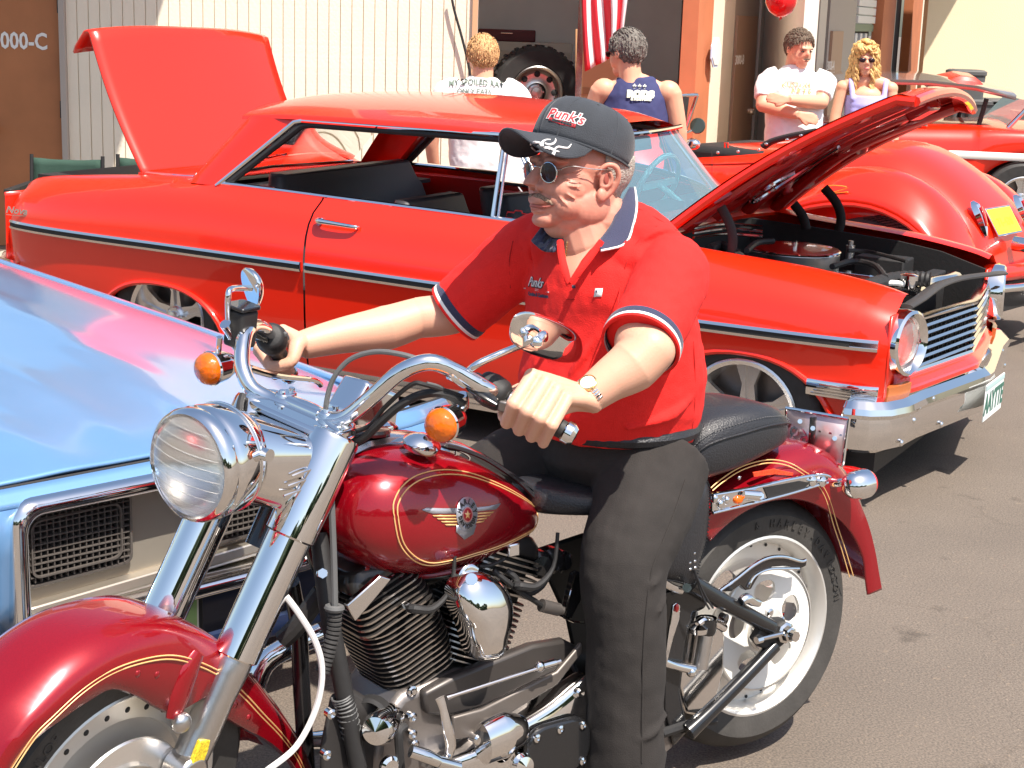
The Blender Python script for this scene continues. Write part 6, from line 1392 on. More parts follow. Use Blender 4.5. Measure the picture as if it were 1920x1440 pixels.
g=G(); g.cyl(hb(1350,1158,.14),hb(1362,1162,.155),.013,n=16); P('frame_bolt',g,CHROMEW)
# shock, chrome footpeg mount
g=G(); g.cyl(hb(1322,1188,.12),hb(1312,1252,.12),.019,n=24); SH=P('shock_absorber',g,ALU); g=G(); g.lathe([(.024,-.03),(.024,0),(.02,.008)],hb(1324,1182,.12),(0,0,-1),24); P('shock_cap',g,BLACK,SH)
g=G(); g.tube([hb(1308,1170,.125),hb(1320,1163,.125),hb(1340,1168,.125),hb(1358,1178,.125)],.010,10); g.lathe([(.020,0),(.022,.012),(.010,.02)],hb(1310,1186,.125),(0,0,1),20); P('shock_bracket',g,CHROME,SH)
g=G(); g.tube([hb(1238,1238,.13),hb(1265,1248,.135),hb(1300,1256,.14)],[.012,.010,.011],12); g.ell(hb(1296,1260,.142),(.012,.012,.012)); P('footpeg_mount',g,CHROME)
g=G(); g.loft([[hb(a,b,.10)+V((0,d,0)) for a,b in ((1290,1180),(1310,1168),(1350,1172),(1362,1190),(1360,1260),(1345,1320),(1315,1345),(1290,1340),(1278,1290),(1280,1220))] for d in (-.02,-.004)]); P('chrome_side_cover',g,CHROMEW,bevel=.006)
g=G(); g.loft([[hb(a,b,.145)+V((0,d,0)) for a,b in ((1262,1135),(1268,1130),(1276,1134),(1275,1160),(1262,1200),(1250,1250),(1246,1250),(1252,1200))] for d in (-.006,.0)]); P('chrome_bracket',g,CHROME,bevel=.002); 
g=G(); g.ell(hb(1269,1140,.148),(.006,.004,.010)); P('red_marker',g,REDL)
g=G(); g.cyl(hb(1286,1098,.15),hb(1288,1102,.185),.010,n=14); g.tube([hb(1245,1092,.17),hb(1262,1102,.17),hb(1280,1108,.17)],.008,8,flat=((0,1,0),.5)); P('bag_bolt',g,CHROMEW)
g=G(); g.loft([[hb(a,b,.11)+V((0,d,0)) for a,b in ((1246,1250),(1262,1262),(1270,1300),(1256,1330),(1262,1400),(1240,1420),(1240,1260))] for d in (-.01,0)]); P('lower_bracket',g,CASE,bevel=.003)
g=G(); g.cyl((0,-.16,.35),(0,.15,.35),.012); P('rear_axle',g,ALU)
g=G(); g.tube([hb(1240,1375,.12),hb(1300,1356,.12),hb(1340,1350,.12)],.012,8); P('belt_run',g,BLKM)
# ================================================================== THE RIDER (frame of the motorcycle)
MAN=thing('person','man in red polo, charcoal flame cap and sunglasses astride the motorcycle, gripping its handlebar','person',BIKE)
def dg_(): 
    d=bpy.context.evaluated_depsgraph_get(); d.update(); return d
def cast(o, px, py, off=0.0):
    """where the photograph's ray at px, py meets object o: point and normal in o's parent coordinates"""
    ev=o.evaluated_get(dg_()); Mi=ev.matrix_world.inverted(); a,d=look(px,py); ok,p,n,_=ev.ray_cast(Mi@a,(Mi.to_3x3()@d).normalized())
    if not ok: return None,None
    return p+n*off,n
def hand(g,g0,g1,wrist,flip=1,scale=1.0,thumb=True):
    a=(g1-g0).normalized(); c0=g0.lerp(g1,.5); w=wrist-c0; w=(w-a*w.dot(a)).normalized(); n=a.cross(w); n=n if n.z>0 else -n
    w=(w+n*.0).normalized()
    def at(s,ang,r): return c0+a*s+(w*cos(radians(ang))+n*sin(radians(ang)))*r
    S=[-.038,-.0130,.0112,.034]; RR_=[.0122,.0125,.0118,.0104]; add=[-.003,.003,0,-.006]; kk=scale; S=[q*(.5+.5*kk) for q in S]; RR_=[q*(.55+.45*kk) for q in RR_]
    for i,(s,r) in enumerate(zip(S,RR_)):
        m=at(s,56+i*1.5,(.052+add[i]*.4-.001*i)*kk); p=at(s*1.03,142,(.0455+add[i]*.7)*kk); d_=at(s*1.0,220,.036*(.5+.5*kk)); t=at(s*.98,285,.030)
        g.tube([m,m.lerp(p,.5)+(m-c0).normalized()*.001,p],[r*1.10,r*.98,r*1.06],12,k=5)
        g.tube([p,p.lerp(d_,.5),d_],[r*1.04,r*.95,r*.95],12,k=4); g.tube([d_,t],[r*.95,r*.85],12,k=1); g.ell(t,(r*.85,)*3 if 0 else r*.85)
        g.ell(m,(r*1.18)); g.ell(p,(r*1.07)); g.ell(d_,r*.95)
        # metacarpal
        wr=wrist+a*(s*.55); g.tube([m,m.lerp(wr,.5)+n*.004,wr],[r*1.12,r*1.25,r*1.7],12,k=4)
    # palm mass
    for s in (-.03,-.01,.012,.03):
        q=at(s,20,.036); g.tube([q,q.lerp(wrist,.6),wrist+a*s*.5],[.016,.018,.02],12,k=3)
    for s in (-.045,-.025,0): g.tube([at(s,-5,.038),wrist-n*.004],[.015,.022],10,k=1)
    if thumb:
        tb_=[wrist-a*.018,at(-.052,-8,.044),at(-.060,-62,.040),at(-.054,-105,.034),at(-.047,-135,.032)]; g.tube(tb_,[.020,.0175,.0135,.0125,.0105],14,k=5); g.ell(tb_[-1],.0105)
gg0,gg1=STEER@G0,STEER@G1; rr0,rr1=STEER@R0,STEER@R1
LW=H(1098,748,BIKE,1,(gg0.y+gg1.y)/2-.015); LE=H(1218,655,BIKE,1,.33)
RWr=H(566,647,BIKE,1,rr0.lerp(rr1,.5).y+.035); RE=H(782,596,BIKE,1,-.345)
LS=V((.420,.200,1.222)); RS=V((.500,-.190,1.240))
# head frame
HF=Mx.Translation(V((.5045,-.004,1.419)))@Mx.Rotation(-.05,4,'Z')@Mx.Rotation(-.06,4,'Y')@Mx.Rotation(.03,4,'X')@Mx.Diagonal((1.10,1.10,1.02,1))
g=G()
E=lambda c,r,rot=None: g.ell(c,r,xf=HF,nu=20,nv=14)
# skull, face, jaw
E((-.012,0,.030),(.098,.077,.092)); E((.030,0,-.015),(.072,.068,.075)); E((.038,0,-.060),(.058,.060,.052)); E((.056,0,-.080),(.038,.044,.030))
for s in (-1,1):
    E((.050,s*.036,-.030),(.040,.033,.034)); E((.048,s*.040,-.060),(.036,.028,.032)); E((.010,s*.052,-.062),(.045,.022,.040)); E((.074,s*.026,.028),(.022,.028,.012))   # cheeks, jowls, brows
    E((.070,s*.030,-.052),(.020,.020,.018))
    # ear
    g.tube([(-.004,s*.071,-.044),(-.016,s*.080,-.030),(-.024,s*.090,-.004),(-.018,s*.092,.018),(-.002,s*.088,.024),(.010,s*.080,.014),(.012,s*.076,.000)],[.0075,.006,.0055,.006,.0055,.005,.004],10,xf=HF)
    g.ell((.003,s*.076,-.038),(.011,.008,.015),xf=HF,nu=12,nv=8); g.ell((-.006,s*.076,-.006),(.016,.007,.028),xf=HF,nu=12,nv=8); g.tube([(.008,s*.076,-.018),(-.006,s*.083,-.020),(-.012,s*.087,-.004),(-.006,s*.087,.010)],.0035,8,xf=HF)
    g.ell((.098,s*.012,-.026),(.013,.009,.009),xf=HF,nu=14,nv=8)   # nostril wing
g.tube([(.088,0,.024),(.098,0,.006),(.112,0,-.014),(.116,0,-.024)],[.010,.0105,.013,.014],14,xf=HF)
E((.094,0,-.052),(.016,.028,.014)); E((.092,0,-.074),(.014,.020,.009)); E((.080,0,-.092),(.022,.028,.017))
# laugh wrinkles beside the eye and cheek folds as soft ridges
for a,b in (((.074,.052,.002),(.040,.070,.016)),((.076,.054,-.008),(.040,.073,-.002)),((.078,.052,-.018),(.044,.074,-.022)),((.086,.042,-.034),(.060,.064,-.070)),((.080,.047,-.026),(.052,.071,-.050))):
    a=V(a); b=V(b); m=(a+b)/2+V((.004,.006,-.002)); g.tube([a,m,b],[.0010,.0022,.0010],8,xf=HF)
E((.020,0,-.088),(.058,.060,.040)); E((.0,0,-.10),(.050,.062,.045))
# neck and chest
hp_=lambda p:HF@V(p)
g.tube([hp_((-.010,0,-.03)),hp_((-.020,0,-.085)),V((.462,.005,1.315)),V((.44,0,1.25)),V((.42,0,1.1)),V((.41,0,.95))],[.068,.070,.075,.09,.10,.10],20,k=4)
g.ell(hp_((.030,0,-.105)),(.045,.050,.030)); 
ck=[H(a,b,BIKE,1,y) for a,b,y in ((1085,440,.045),(1078,465,.055),(1072,490,.062),(1068,520,.064))]
g.tube([hp_((.01,0,-.07)),V((.50,.02,1.27)),V((.50,.03,1.22))],[.060,.064,.05],16,k=3)
# arms
def chestrow(y,xa,xb,n=8): return [cast(shirt,xa+(xb-xa)*i/n,y,.0035)[0] for i in range(n+1)]
def arm(S,Hm,Ee,W_,r,sgn):
    g.tube([S,S.lerp(Hm,.55),Hm,Ee],[r[0],r[1],r[1]*.97,r[2]],36,k=6)
    m1=Ee.lerp(W_,.28)+V((0,0,-.006)); g.tube([Ee,m1,Ee.lerp(W_,.65),W_],[r[2]*.98,r[3],r[4],r[5]],36,k=6)
    g.ell(Ee,(r[2]*.98),nu=32,nv=24)
LH=H(1203,643,BIKE,1,.300); RH=H(858,583,BIKE,1,-.305)
arm(LS,LH,LE,LW,(.055,.056,.052,.053,.042,.033),1); arm(RS,RH,RE,RWr,(.050,.050,.046,.050,.040,.031),-1)
hand(g,gg0+(gg1-gg0)*.02,gg1-(gg1-gg0)*.08,LW,scale=1.2); hand(g,rr0,rr1,RWr)
body=g.build('body',SKIN,MAN,remesh=.0024,smooth_it=2)
body.data.materials[0]=SKIN
# mix of skin tones: face redder with brim shade in its colour, arms fairer, by place on the body (object coordinates)
nt=SKIN.node_tree; b=nt.nodes['Principled BSDF']; tc=[n for n in nt.nodes if n.type=='TEX_COORD'][0]
src=b.inputs['Base Color'].links[0].from_socket; sx=nt.nodes.new('ShaderNodeSeparateXYZ'); nt.links.new(tc.outputs['Object'],sx.inputs[0])
mr=nt.nodes.new('ShaderNodeMapRange'); mr.inputs[1].default_value=1.24; mr.inputs[2].default_value=1.33; nt.links.new(sx.outputs[2],mr.inputs[0])
mixn=nt.nodes.new('ShaderNodeMix'); mixn.data_type='RGBA'; mixn.inputs[6].default_value=(.66,.36,.245,1); nt.links.new(mr.outputs[0],mixn.inputs[0]); nt.links.new(src,mixn.inputs[7]); nt.links.new(mixn.outputs[2],b.inputs['Base Color'])
# ---- shirt
g=G()
tor=[(.845,.402,.158,.178),(.87,.404,.172,.190),(.92,.406,.186,.205),(.98,.408,.188,.212),(1.05,.412,.178,.214),(1.12,.424,.162,.216),(1.18,.436,.148,.214),(1.235,.446,.120,.185),(1.275,.456,.092,.125),(1.305,.466,.066,.075)]
rows=[]
for z,cx,a,bb in tor:
    rows.append([V((cx+a*(abs(cos(t))**.92)*(1 if cos(t)>0 else -1)+(.02 if z<1.05 and cos(t)>0 else 0)*cos(t)-.0*sin(t), bb*sin(t), z+(.012*cos(t) if z<.88 else 0))) for t in [2*pi*j/40 for j in range(40)]])
g.loft(rows)
g.tube([LS+V((-.02,-.05,.012)),LS,LS.lerp(LH,.55)+V((0,.005,.006)),LH],[.072,.080,.078,.0755],24,k=5); g.tube([RS+V((-.02,.05,.012)),RS,RS.lerp(RH,.55)+V((0,0,.004)),RH],[.080,.084,.078,.074],24,k=5)
g.ell(V((.435,.12,1.250)),(.082,.09,.055)); g.ell(V((.47,-.13,1.275)),(.085,.09,.062))
g.tube([H(1178,420,BIKE,1,.0),H(1205,440,BIKE,1,.08),H(1240,478,BIKE,1,.17)],[.055,.058,.060],24,k=5); g.tube([H(1130,450,BIKE,1,.0),H(1010,480,BIKE,1,-.12)],[.05,.05],20,k=1)
# folds
for a,b_,c_,r_ in ((LS+V((.07,-.04,-.02)),LS+V((.085,-.03,-.10)),LS+V((.05,-.02,-.20)),.012),(LS+V((.05,.03,-.02)),LS+V((.08,.05,-.07)),LH+V((.02,-.04,.05)),.014),(RS+V((.05,.02,-.04)),RS+V((.10,-.03,-.06)),RH+V((-.02,.02,-.02)),.012),
    (V((.33,.175,1.12)),V((.35,.192,1.04)),V((.38,.20,.95)),.009),(V((.52,.14,1.16)),V((.575,.10,1.05)),V((.60,.06,.97)),.010),(V((.42,.20,1.15)),V((.47,.20,1.05)),V((.53,.17,.96)),.011),(V((.33,.19,.98)),V((.42,.212,.93)),V((.52,.18,.905)),.010)):
    g.tube([a,b_,c_],[r_*.5,r_,r_*.4],10,k=5)
shirt=g.build('polo_shirt',SHIRT,MAN,remesh=.0045,smooth_it=5,disp=(.010,.07))
# open the sleeves: dark cuff interiors are closed by the arm; cuff bands
def cuff(c,ax,R,name,tilt=0):
    ax=V(ax).normalized()
    for o,w,m,nm,rr in ((.000,.0035,SHIRT,'cuff_edge',1.0),(-.0065,.0035,WHITE,'cuff_stripe',1.006),(-.0175,.0085,NAVY,'cuff_band',1.004)):
        g=G(); g.lathe([(R*rr-.006,-w),(R*rr,-w),(R*rr+.001,0),(R*rr,w),(R*rr-.006,w)],c+ax*(o+.004),ax,48); g.build(nm,m,shirt)
cuff(LH+(LH-LS).normalized()*.004,(LH-LS),.0800,'l'); cuff(RH+(RH-RS).normalized()*.004,(RH-RS),.0755,'r')
# hem
zz=.846
# collar
def sheet(inner,outer,name,m,n=10,solid=.003,rows_=5,bulge=.004):
    a=[H(*p[:2],BIKE,1,p[2]) for p in inner]; b=[H(*p[:2],BIKE,1,p[2]) for p in outer]
    A,_=smooth(a,[1]*len(a),6); B_,_=smooth(b,[1]*len(b),6); N=min(len(A),len(B_))
    rs=lambda L:[L[int(round(i*(len(L)-1)/(n*2)))] for i in range(n*2+1)]
    A,B_=rs(A),rs(B_); toc=(BIKE.inverted()@V((0,0,CAMH))-A[0]).normalized()
    g=G(); g.grid([[p.lerp(q,i/rows_)+toc*bulge*sin(pi*i/rows_) for p,q in zip(A,B_)] for i in range(rows_+1)]); return g.build(name,m,shirt,solid=solid,ang=60),B_
o_,edge=sheet([(1180,352,.01),(1160,388,.060),(1146,420,.085),(1132,440,.095),(1120,455,.100)],[(1190,352,.00),(1194,385,.075),(1188,420,.110),(1172,457,.130),(1127,470,.128)],'collar',NAVY)
toc=(BIKE.inverted()@V((0,0,CAMH))-V((.45,.1,1.3))).normalized()
g=G(); g.tube([p+toc*.002 for p in edge],.0026,6,k=1); g.build('collar_stripe',WHITE,shirt)
o2,e2=sheet([(1056,448,.02),(1040,438,-.02),(1018,422,-.06)],[(1040,472,.03),(1018,470,-.01),(996,452,-.05)],'collar',NAVY)
g=G(); g.tube([H(1196,350,BIKE,1,0),H(1190,362,BIKE,1,.0)],.02,8,k=1)
rws=[(436,1058,1122),(448,1054,1126),(460,1054,1116),(475,1055,1103),(490,1057,1091),(505,1061,1082),(518,1065,1074),(526,1068,1070)]
rr=[chestrow(*r) for r in rws]
rr=[r for r in rr if all(p is not None for p in r)]
if len(rr)>2: g=G(); g.grid(rr); g.build('open_neck_skin',SKIN,MAN,solid=.001,offset=1)
# placket edges
for pts in (((1128,452,.118),(1106,482,.112),(1086,508,.105),(1070,530,.095)),((1050,452,.03),(1053,480,.05),(1060,508,.075),(1068,532,.09))):
    g=G(); g.tube([H(a,b,BIKE,1,y) for a,b,y in pts],[.007,.008,.008,.005],8,flat=(tuple(toc),.4)); g.build('placket_edge',SHIRT,shirt)
# cap: frame tipped back on the head
CF=HF@Mx.Translation(V((-.008,0,.052)))@Mx.Rotation(-.34,4,'Y')
def crown(t,p):      # t around (0 front), p 0 rim .. pi/2 top
    k=1+.05*cos(t); c_=cos(p)**.62; s_=sin(p)
    x=(.108 if cos(t)>0 else .099)*c_*cos(t)*k; y=.087*c_*sin(t); z=-.012+.107*s_**.84
    if cos(t)>0: x+=.006*sin(2*p)*cos(t); z+=.004*sin(2*p)*cos(t)
    return V((x,y,z))
g=G(CF); g.grid([[crown(2*pi*j/72,pi/2*i/16*.999) for j in range(73)] for i in range(17)]); CAP=g.build('baseball_cap',CAPM,MAN,solid=.0025,ang=60,sub=0)
for k in range(6):
    t=pi/6+k*pi/3; g=G(CF); g.tube([crown(t,pi/2*i/14*.99)*1.004 for i in range(15)],.0017,5,k=1); g.build('cap_seam',CAPM,CAP)
    pt=crown(t+pi/6 if 0 else t-pi/6,1.02)*1.008; g=G(CF); g.ell(pt,(.0032,.0032,.0015),nu=10,nv=4); g.build('eyelet',PLASTG,CAP)
g=G(CF); g.ell((0,0,.087),(.008,.008,.005)); g.build('cap_button',CAPM,CAP)
g=G(CF); g.tube([crown(2*pi*j/60,.0)*1.012+V((0,0,.002)) for j in range(60)],.0028,6,k=1,loop=True); g.build('cap_sweatband_edge',CAPM,CAP)
def brim(u,v):       # u -1..1 , v 0..1
    t=u*1.20; r=crown(t,0.02); out=V((cos(t*.62),sin(t*.62)*.55,0)); L=.066*(1-abs(u)**2.8)*v
    p=r+V((out.x*L,out.y*L,0)); yy=p.y/.085; p.z+= -.003-(.052*yy*yy+.014)*v*(1-abs(u)**2.8)**.6; return p
g=G(CF); g.grid([[brim(-1+2*j/32,i/10) for j in range(33)] for i in range(11)]); BR=g.build('cap_brim',CAPM,CAP,solid=.004,ang=60)
g=G(CF); g.tube([brim(-1+2*j/40,1.0) for j in range(41)],.0028,6,k=1); g.build('brim_edge',CAPM,BR)
# flame stitched on the brim
def onobj(o,pts,r,m,name,par,k=4,off=.0012):
    q=[cast(o,a,b,off)[0] for a,b in pts]; q=[p for p in q if p is not None]
    if len(q)<2: return None
    g=G(); g.tube(q,r if isinstance(r,(int,float)) else r[:len(q)],6,k=k); return g.build(name,m,par)
STI=mat('white_stitching',(.72,.69,.68),.7)
def patch(o,pts,m,name,par,off=.0015):
    q=[cast(o,a,b,off)[0] for a,b in pts]
    if any(p is None for p in q): q=[p for p in q if p is not None]
    if len(q)<3: return
    c=sum(q,V())/len(q); g=G(); g.add([c]+q,[(0,i+1,(i+1)%len(q)+1) for i in range(len(q))]); g.build(name,m,par,solid=.0006)
zx=lambda a,b:(930+a/6,161+b/6)
patch(BR,[zx(440,735),zx(480,715),zx(515,690),zx(540,700),zx(560,740),zx(590,775),zx(650,790),zx(610,815),zx(560,808),zx(500,780)],STI,'flame',BR)
for pts,r in (([zx(440,730),zx(400,690),zx(385,655),zx(420,640),zx(480,645),zx(510,670)],[.0013,.0016,.0016,.0018,.002,.003]),([zx(515,690),zx(520,640),zx(560,612),zx(610,610)],[.0028,.002,.0014,.001]),([zx(545,650),zx(590,665),zx(640,655),zx(668,625),zx(668,600)],[.0012,.0018,.0018,.0014,.0008]),
    ([zx(545,700),zx(600,705),zx(650,730),zx(710,745)],[.0022,.0022,.0018,.0008]),([zx(660,710),zx(700,690),zx(760,700),zx(810,700),zx(845,660)],[.0014,.0016,.0016,.0014,.0008]),([zx(600,800),zx(640,770),zx(655,735),zx(620,712),zx(585,715)],[.003,.0024,.0018,.0016,.002])):
    onobj(BR,pts,[x*1.35 for x in r],STI,'flame_tongue',BR)
# cap lettering
def surf_text(o,txt,px,py,size,m,name,par,dirpx,off=.001,**k):
    p,n=cast(o,px,py,off); 
    if p is None: return
    q,_=cast(o,px+dirpx[0],py+dirpx[1],off)
    if q is None: q=p+V((.01,0,0))
    x=(q-p).normalized(); y=n.cross(x); bs=basis(tuple(p),x,y); Fi=(MAN.matrix_world if 1 else 0)
    ev=o.evaluated_get(dg_())
    def fn(v):
        w=bs@V((v.x,v.y,0)); ok,h,nn,_=ev.ray_cast(w+n*.03,-n,distance=.08)
        return (h+nn*(off+v.z)) if ok else w
    return text(name,txt,size,None,m,par,fn=fn,**k)
RST=mat('red_stitching',(.70,.03,.04),.7)
surf_text(CAP,"Punk's",1060,217,.031,STI,'cap_lettering',CAP,(12,3.0),bold=.0022,font_shear=.2)
surf_text(CAP,"Punk's",1060,217,.031,RST,'cap_lettering',CAP,(12,3.0),off=.0018,bold=.0003,font_shear=.2)
patch(CAP,[(1031,220),(1050,226),(1080,234),(1079,240),(1050,233),(1029,226)],RST,'cap_underline',CAP)
surf_text(CAP,'CUSTOM & RODS',1055,230,.0075,CAPM,'cap_small_lettering',CAP,(12,3.4),off=.002)
surf_text(shirt,'Punks',1004,531,.030,INK,'shirt_lettering',shirt,(10,1.8),bold=.0012,font_shear=.25); surf_text(shirt,'Punks',1004,530,.030,STI,'shirt_lettering',shirt,(10,1.8),off=.0016,font_shear=.25)
surf_text(shirt,'Creative & Custom',1006,553,.0115,NAVY,'shirt_small_lettering',shirt,(10,1.4),bold=.0004)
patch(shirt,[(983,539),(1006,542),(1030,547),(1030,549),(1006,545),(983,541)],STI,'shirt_underline',shirt)
patch(shirt,[(1117,541),(1131,541),(1129,556),(1114,557)],WHITE,'white_badge',shirt,.002); patch(shirt,[(1118,545),(1121,545),(1121,549),(1118,549)],NAVY,'badge_mark',shirt,.003)
HAIRM=mat('grizzled_moustache',(.36,.24,.17),.9,var=.5,vs=300,bump=1,bs=400)
# hair (short grey fringe below the cap)
def hairpatch(a0,a1,ztop,zbot,off=.0025):
    g=G(HF); rows=[]
    for i in range(9):
        row=[]
        for a in range(a0,a1+1,4):
            t=radians(a); k=(1-cos(t))/2; zb=zbot(k); z=ztop+(zb-ztop)*i/8
            if z>-.035: q=sqrt(max(.05,1-((z-.030)/.092)**2))
            else: q=sqrt(max(.05,1-((-.035-.030)/.092)**2))+(-.035-z)*.0
            x=-.012+(.098*q+off)*cos(t); y=(.077*q+off)*sin(t)
            if z<-.02: x+=.010*(-.02-z)/.05*0
            row.append(V((x,y,z)))
        rows.append(row)
    g.grid(rows); return g.build('hair',HAIRG,MAN,solid=.002,ang=80)
hairpatch(84,276,.045,lambda k:-.004-.058*max(0,(k-.5)/.5)**.6)
# moustache, eyebrow
g=G(HF)
for s in (-1,1): g.tube([(.103,s*.002,-.044),(.101,s*.014,-.046),(.094,s*.027,-.052),(.085,s*.037,-.060)],[.0055,.0062,.0050,.002],10,k=4)
g.build('moustache',HAIRM,MAN,disp=(.003,.004))
g=G(HF); g.tube([(.082,-.034,-.066),(.097,-.022,-.0655),(.106,0,-.064),(.098,.022,-.0655),(.083,.038,-.062)],[.0012,.0024,.0028,.0024,.001],8,k=4); g.build('mouth',LIP,MAN)
g=G(HF); g.tube([(.094,-.016,-.070),(.105,0,-.071),(.094,.016,-.070)],[.003,.005,.003],8,k=4); g.build('lower_lip',mat('lower_lip',(.50,.17,.12),.5),MAN)
# creases
for pts in (((.100,.018,-.034),(.092,.034,-.045),(.082,.044,-.062),(.072,.048,-.078)),):
    g=G(HF); g.tube([V(p)*1.0 for p in pts],.0010,6); 
# inside of the ear: shade painted as a flat dark patch
for s in (1,-1): g=G(HF); g.ell((-.003,s*.0835,-.004),(.007,.0012,.012),nu=12,nv=6); g.build('ear_shade_patch',mat('ear_shadow%d'%s,(.30,.07,.05),.7),MAN)
# sunglasses
DL=mat('sunglass_lens',(.022,.010,.014),.12,coat=.25,spec=.35,bump=.3,bs=60)
SG=None
for s in (1,-1):
    c=V((.098,s*.036,.004)); ax=V((.95,s*.22,-.10)).normalized()
    g=G(HF); g.lathe([(0,.003),(.010,.0025),(.0200,.000),(.0208,-.002)],c,ax,36); L=g.build('sunglass_lens',DL,MAN)
    g=G(HF); g.ring(c,ax,.0208,.0012,36,8); g.build('sunglass_frame',GOLD if 0 else CHROMEW,L)
    g=G(HF); g.tube([c+V((-.006,s*.023,.006)),(.070,s*.071,.018),(.03,s*.081,.014),(-.012,s*.087,.014)],[.0016,.0012,.0011,.0012],8,k=4); g.cyl(c+V((-.004,s*.022,.006)),c+V((-.010,s*.030,.007)),.0022,n=8); g.build('sunglass_temple',CHROMEW,L)
g=G(HF); g.tube([(.100,-.012,.014),(.106,0,.016),(.100,.012,.014)],.0014,8); g.build('sunglass_bridge',CHROMEW,MAN)
SEAM=mat('red_seam',(.42,.010,.008),.9)
for pts in ([(1232,424),(1200,448),(1176,490),(1163,540),(1158,590)],[(962,452),(955,490),(957,540),(966,585)],[(1198,392),(1235,412),(1268,432)],[(1300,640),(1303,700),(1302,760),(1296,815)]): onobj(shirt,pts,.0011,SEAM,'shirt_seam',shirt,off=.0004,k=6)
for a,b in ((1088,512),(1078,538)): patch(shirt,[(a-3,b-3),(a+3,b-3),(a+3,b+3),(a-3,b+3)],NAVY,'shirt_button',shirt,.004)
onobj(shirt,[(1062,560),(1070,562),(1078,560)],.0010,SEAM,'placket_stitch',shirt,off=.0008)
# necklace
g=G(); pts=[cast(body,a,b,.002)[0] for a,b in ((1064,455),(1062,475),(1063,495),(1067,515),(1074,500),(1082,480))]; pts=[p for p in pts if p is not None]
if len(pts)>2:
    PP,_=smooth(pts,[1]*len(pts),9)
    for i,p in enumerate(PP[::2]): g.ell(p,(.0018,.0018,.0026),nu=8,nv=5)
    g.tube(PP,.0009,5,k=1); g.build('gold_chain',GOLD,MAN)
# watch
wa=(LW-LE).normalized(); wc_=LE.lerp(LW,.90); 
g=G(); g.lathe([(.0335,-.008),(.0352,-.006),(.0358,0),(.0352,.006),(.0335,.008)],wc_,wa,40)
for k in range(30):
    a=2*pi*k/30
WT=g.build('watch_strap',CHROMEW,MAN)
toc3=(BIKE.inverted()@V((0,0,CAMH))-wc_).normalized(); dn=(toc3*.55+V((.25,.0,.75))); dn=(dn-wa*dn.dot(wa)).normalized(); fc=wc_+dn*.0345
g=G(); g.lathe([(.0175,-.003),(.0185,0),(.018,.004),(.0155,.0055),(.0145,.0045)],fc,dn,32); g.build('watch_case',GOLD,WT); g=G(); g.lathe([(.0148,.0042),(.010,.0052),(0,.0055)],fc,dn,28); g.build('watch_glass',mat('watch_dial',(.80,.78,.72),.08,coat=1),WT)
u_=wa.cross(dn)
for k in range(-7,8):
    if abs(k)<2: continue
    a=k*.155; d2=(dn*cos(a)+u_*sin(a)); g=G(); g.box((0,0,0),(.004,.014,.003),xf=basis(tuple(wc_+d2*.0362),d2.cross(wa),wa)); g.build('strap_link',CHROMEW,WT,bevel=.0008,bseg=1)
# ---- trousers, shoes
g=G()
g.loft([[V((.400+a*cos(t),b_*sin(t),z)) for t in [2*pi*j/32 for j in range(32)]] for z,a,b_ in ((.895,.150,.172),(.86,.160,.180),(.80,.165,.182),(.745,.135,.150))])
LG=[V((.375,.100,.80)),V((.455,.155,.715)),V((.530,.192,.615)),V((.532,.205,.48)),V((.530,.205,.30)),V((.528,.200,.10)),V((.528,.200,.055))]
g.tube(LG,[.125,.112,.094,.086,.084,.090,.092],24,k=5)
g.tube([V((.385,-.10,.80)),V((.50,-.165,.765)),V((.615,-.225,.70)),V((.640,-.245,.58)),V((.62,-.25,.35)),V((.60,-.25,.06))],[.120,.105,.090,.085,.082,.088],24,k=5)
for pts,r_ in (((V((.50,.10,.74)),V((.56,.20,.70)),V((.60,.24,.64))),.010),((V((.40,.19,.78)),V((.45,.235,.72)),V((.52,.26,.68))),.010),((V((.47,.25,.64)),V((.53,.285,.60)),V((.60,.25,.60))),.010),((V((.46,.22,.60)),V((.50,.285,.55)),V((.57,.27,.50))),.009),((V((.30,.17,.80)),V((.36,.21,.74)),V((.42,.235,.66))),.012),((V((.60,.19,.52)),V((.58,.27,.46)),V((.50,.285,.42))),.008),
    ((V((.46,.27,.30)),V((.53,.292,.27)),V((.60,.25,.26))),.008),((V((.45,.25,.20)),V((.53,.29,.17)),V((.61,.24,.16))),.008)):
    g.tube(list(pts),[r_*.4,r_,r_*.4],10,k=5)
PT=g.build('trousers',PANTS,MAN,remesh=.006,smooth_it=5,disp=(.010,.09))
onobj(PT,[(1285,900),(1265,960),(1245,1010),(1222,1070),(1212,1140),(1206,1220),(1204,1320),(1203,1430)],.0022,PANTS,'side_seam',PT,off=.0005)
g=G(); q=[V((.402+.166*cos(t),.184*sin(t),.872)) for t in [2*pi*j/40 for j in range(40)]]; g.tube(q,.018,8,k=1,loop=True,flat=((0,0,1),1.0)); g.build('belt',LEATH,PT)
for x,y in ((.57,.20),(.64,-.25)):
    g=G(); g.loft([[V((x+.06+dx,y+dy,z)) for dx,dy in rrect(.29*k,.105*k,.045*k,5)] for z,k in ((.0,.98),(.02,1),(.045,.96),(.075,.80),(.10,.55))]); g.build('shoe',LEATH,MAN)
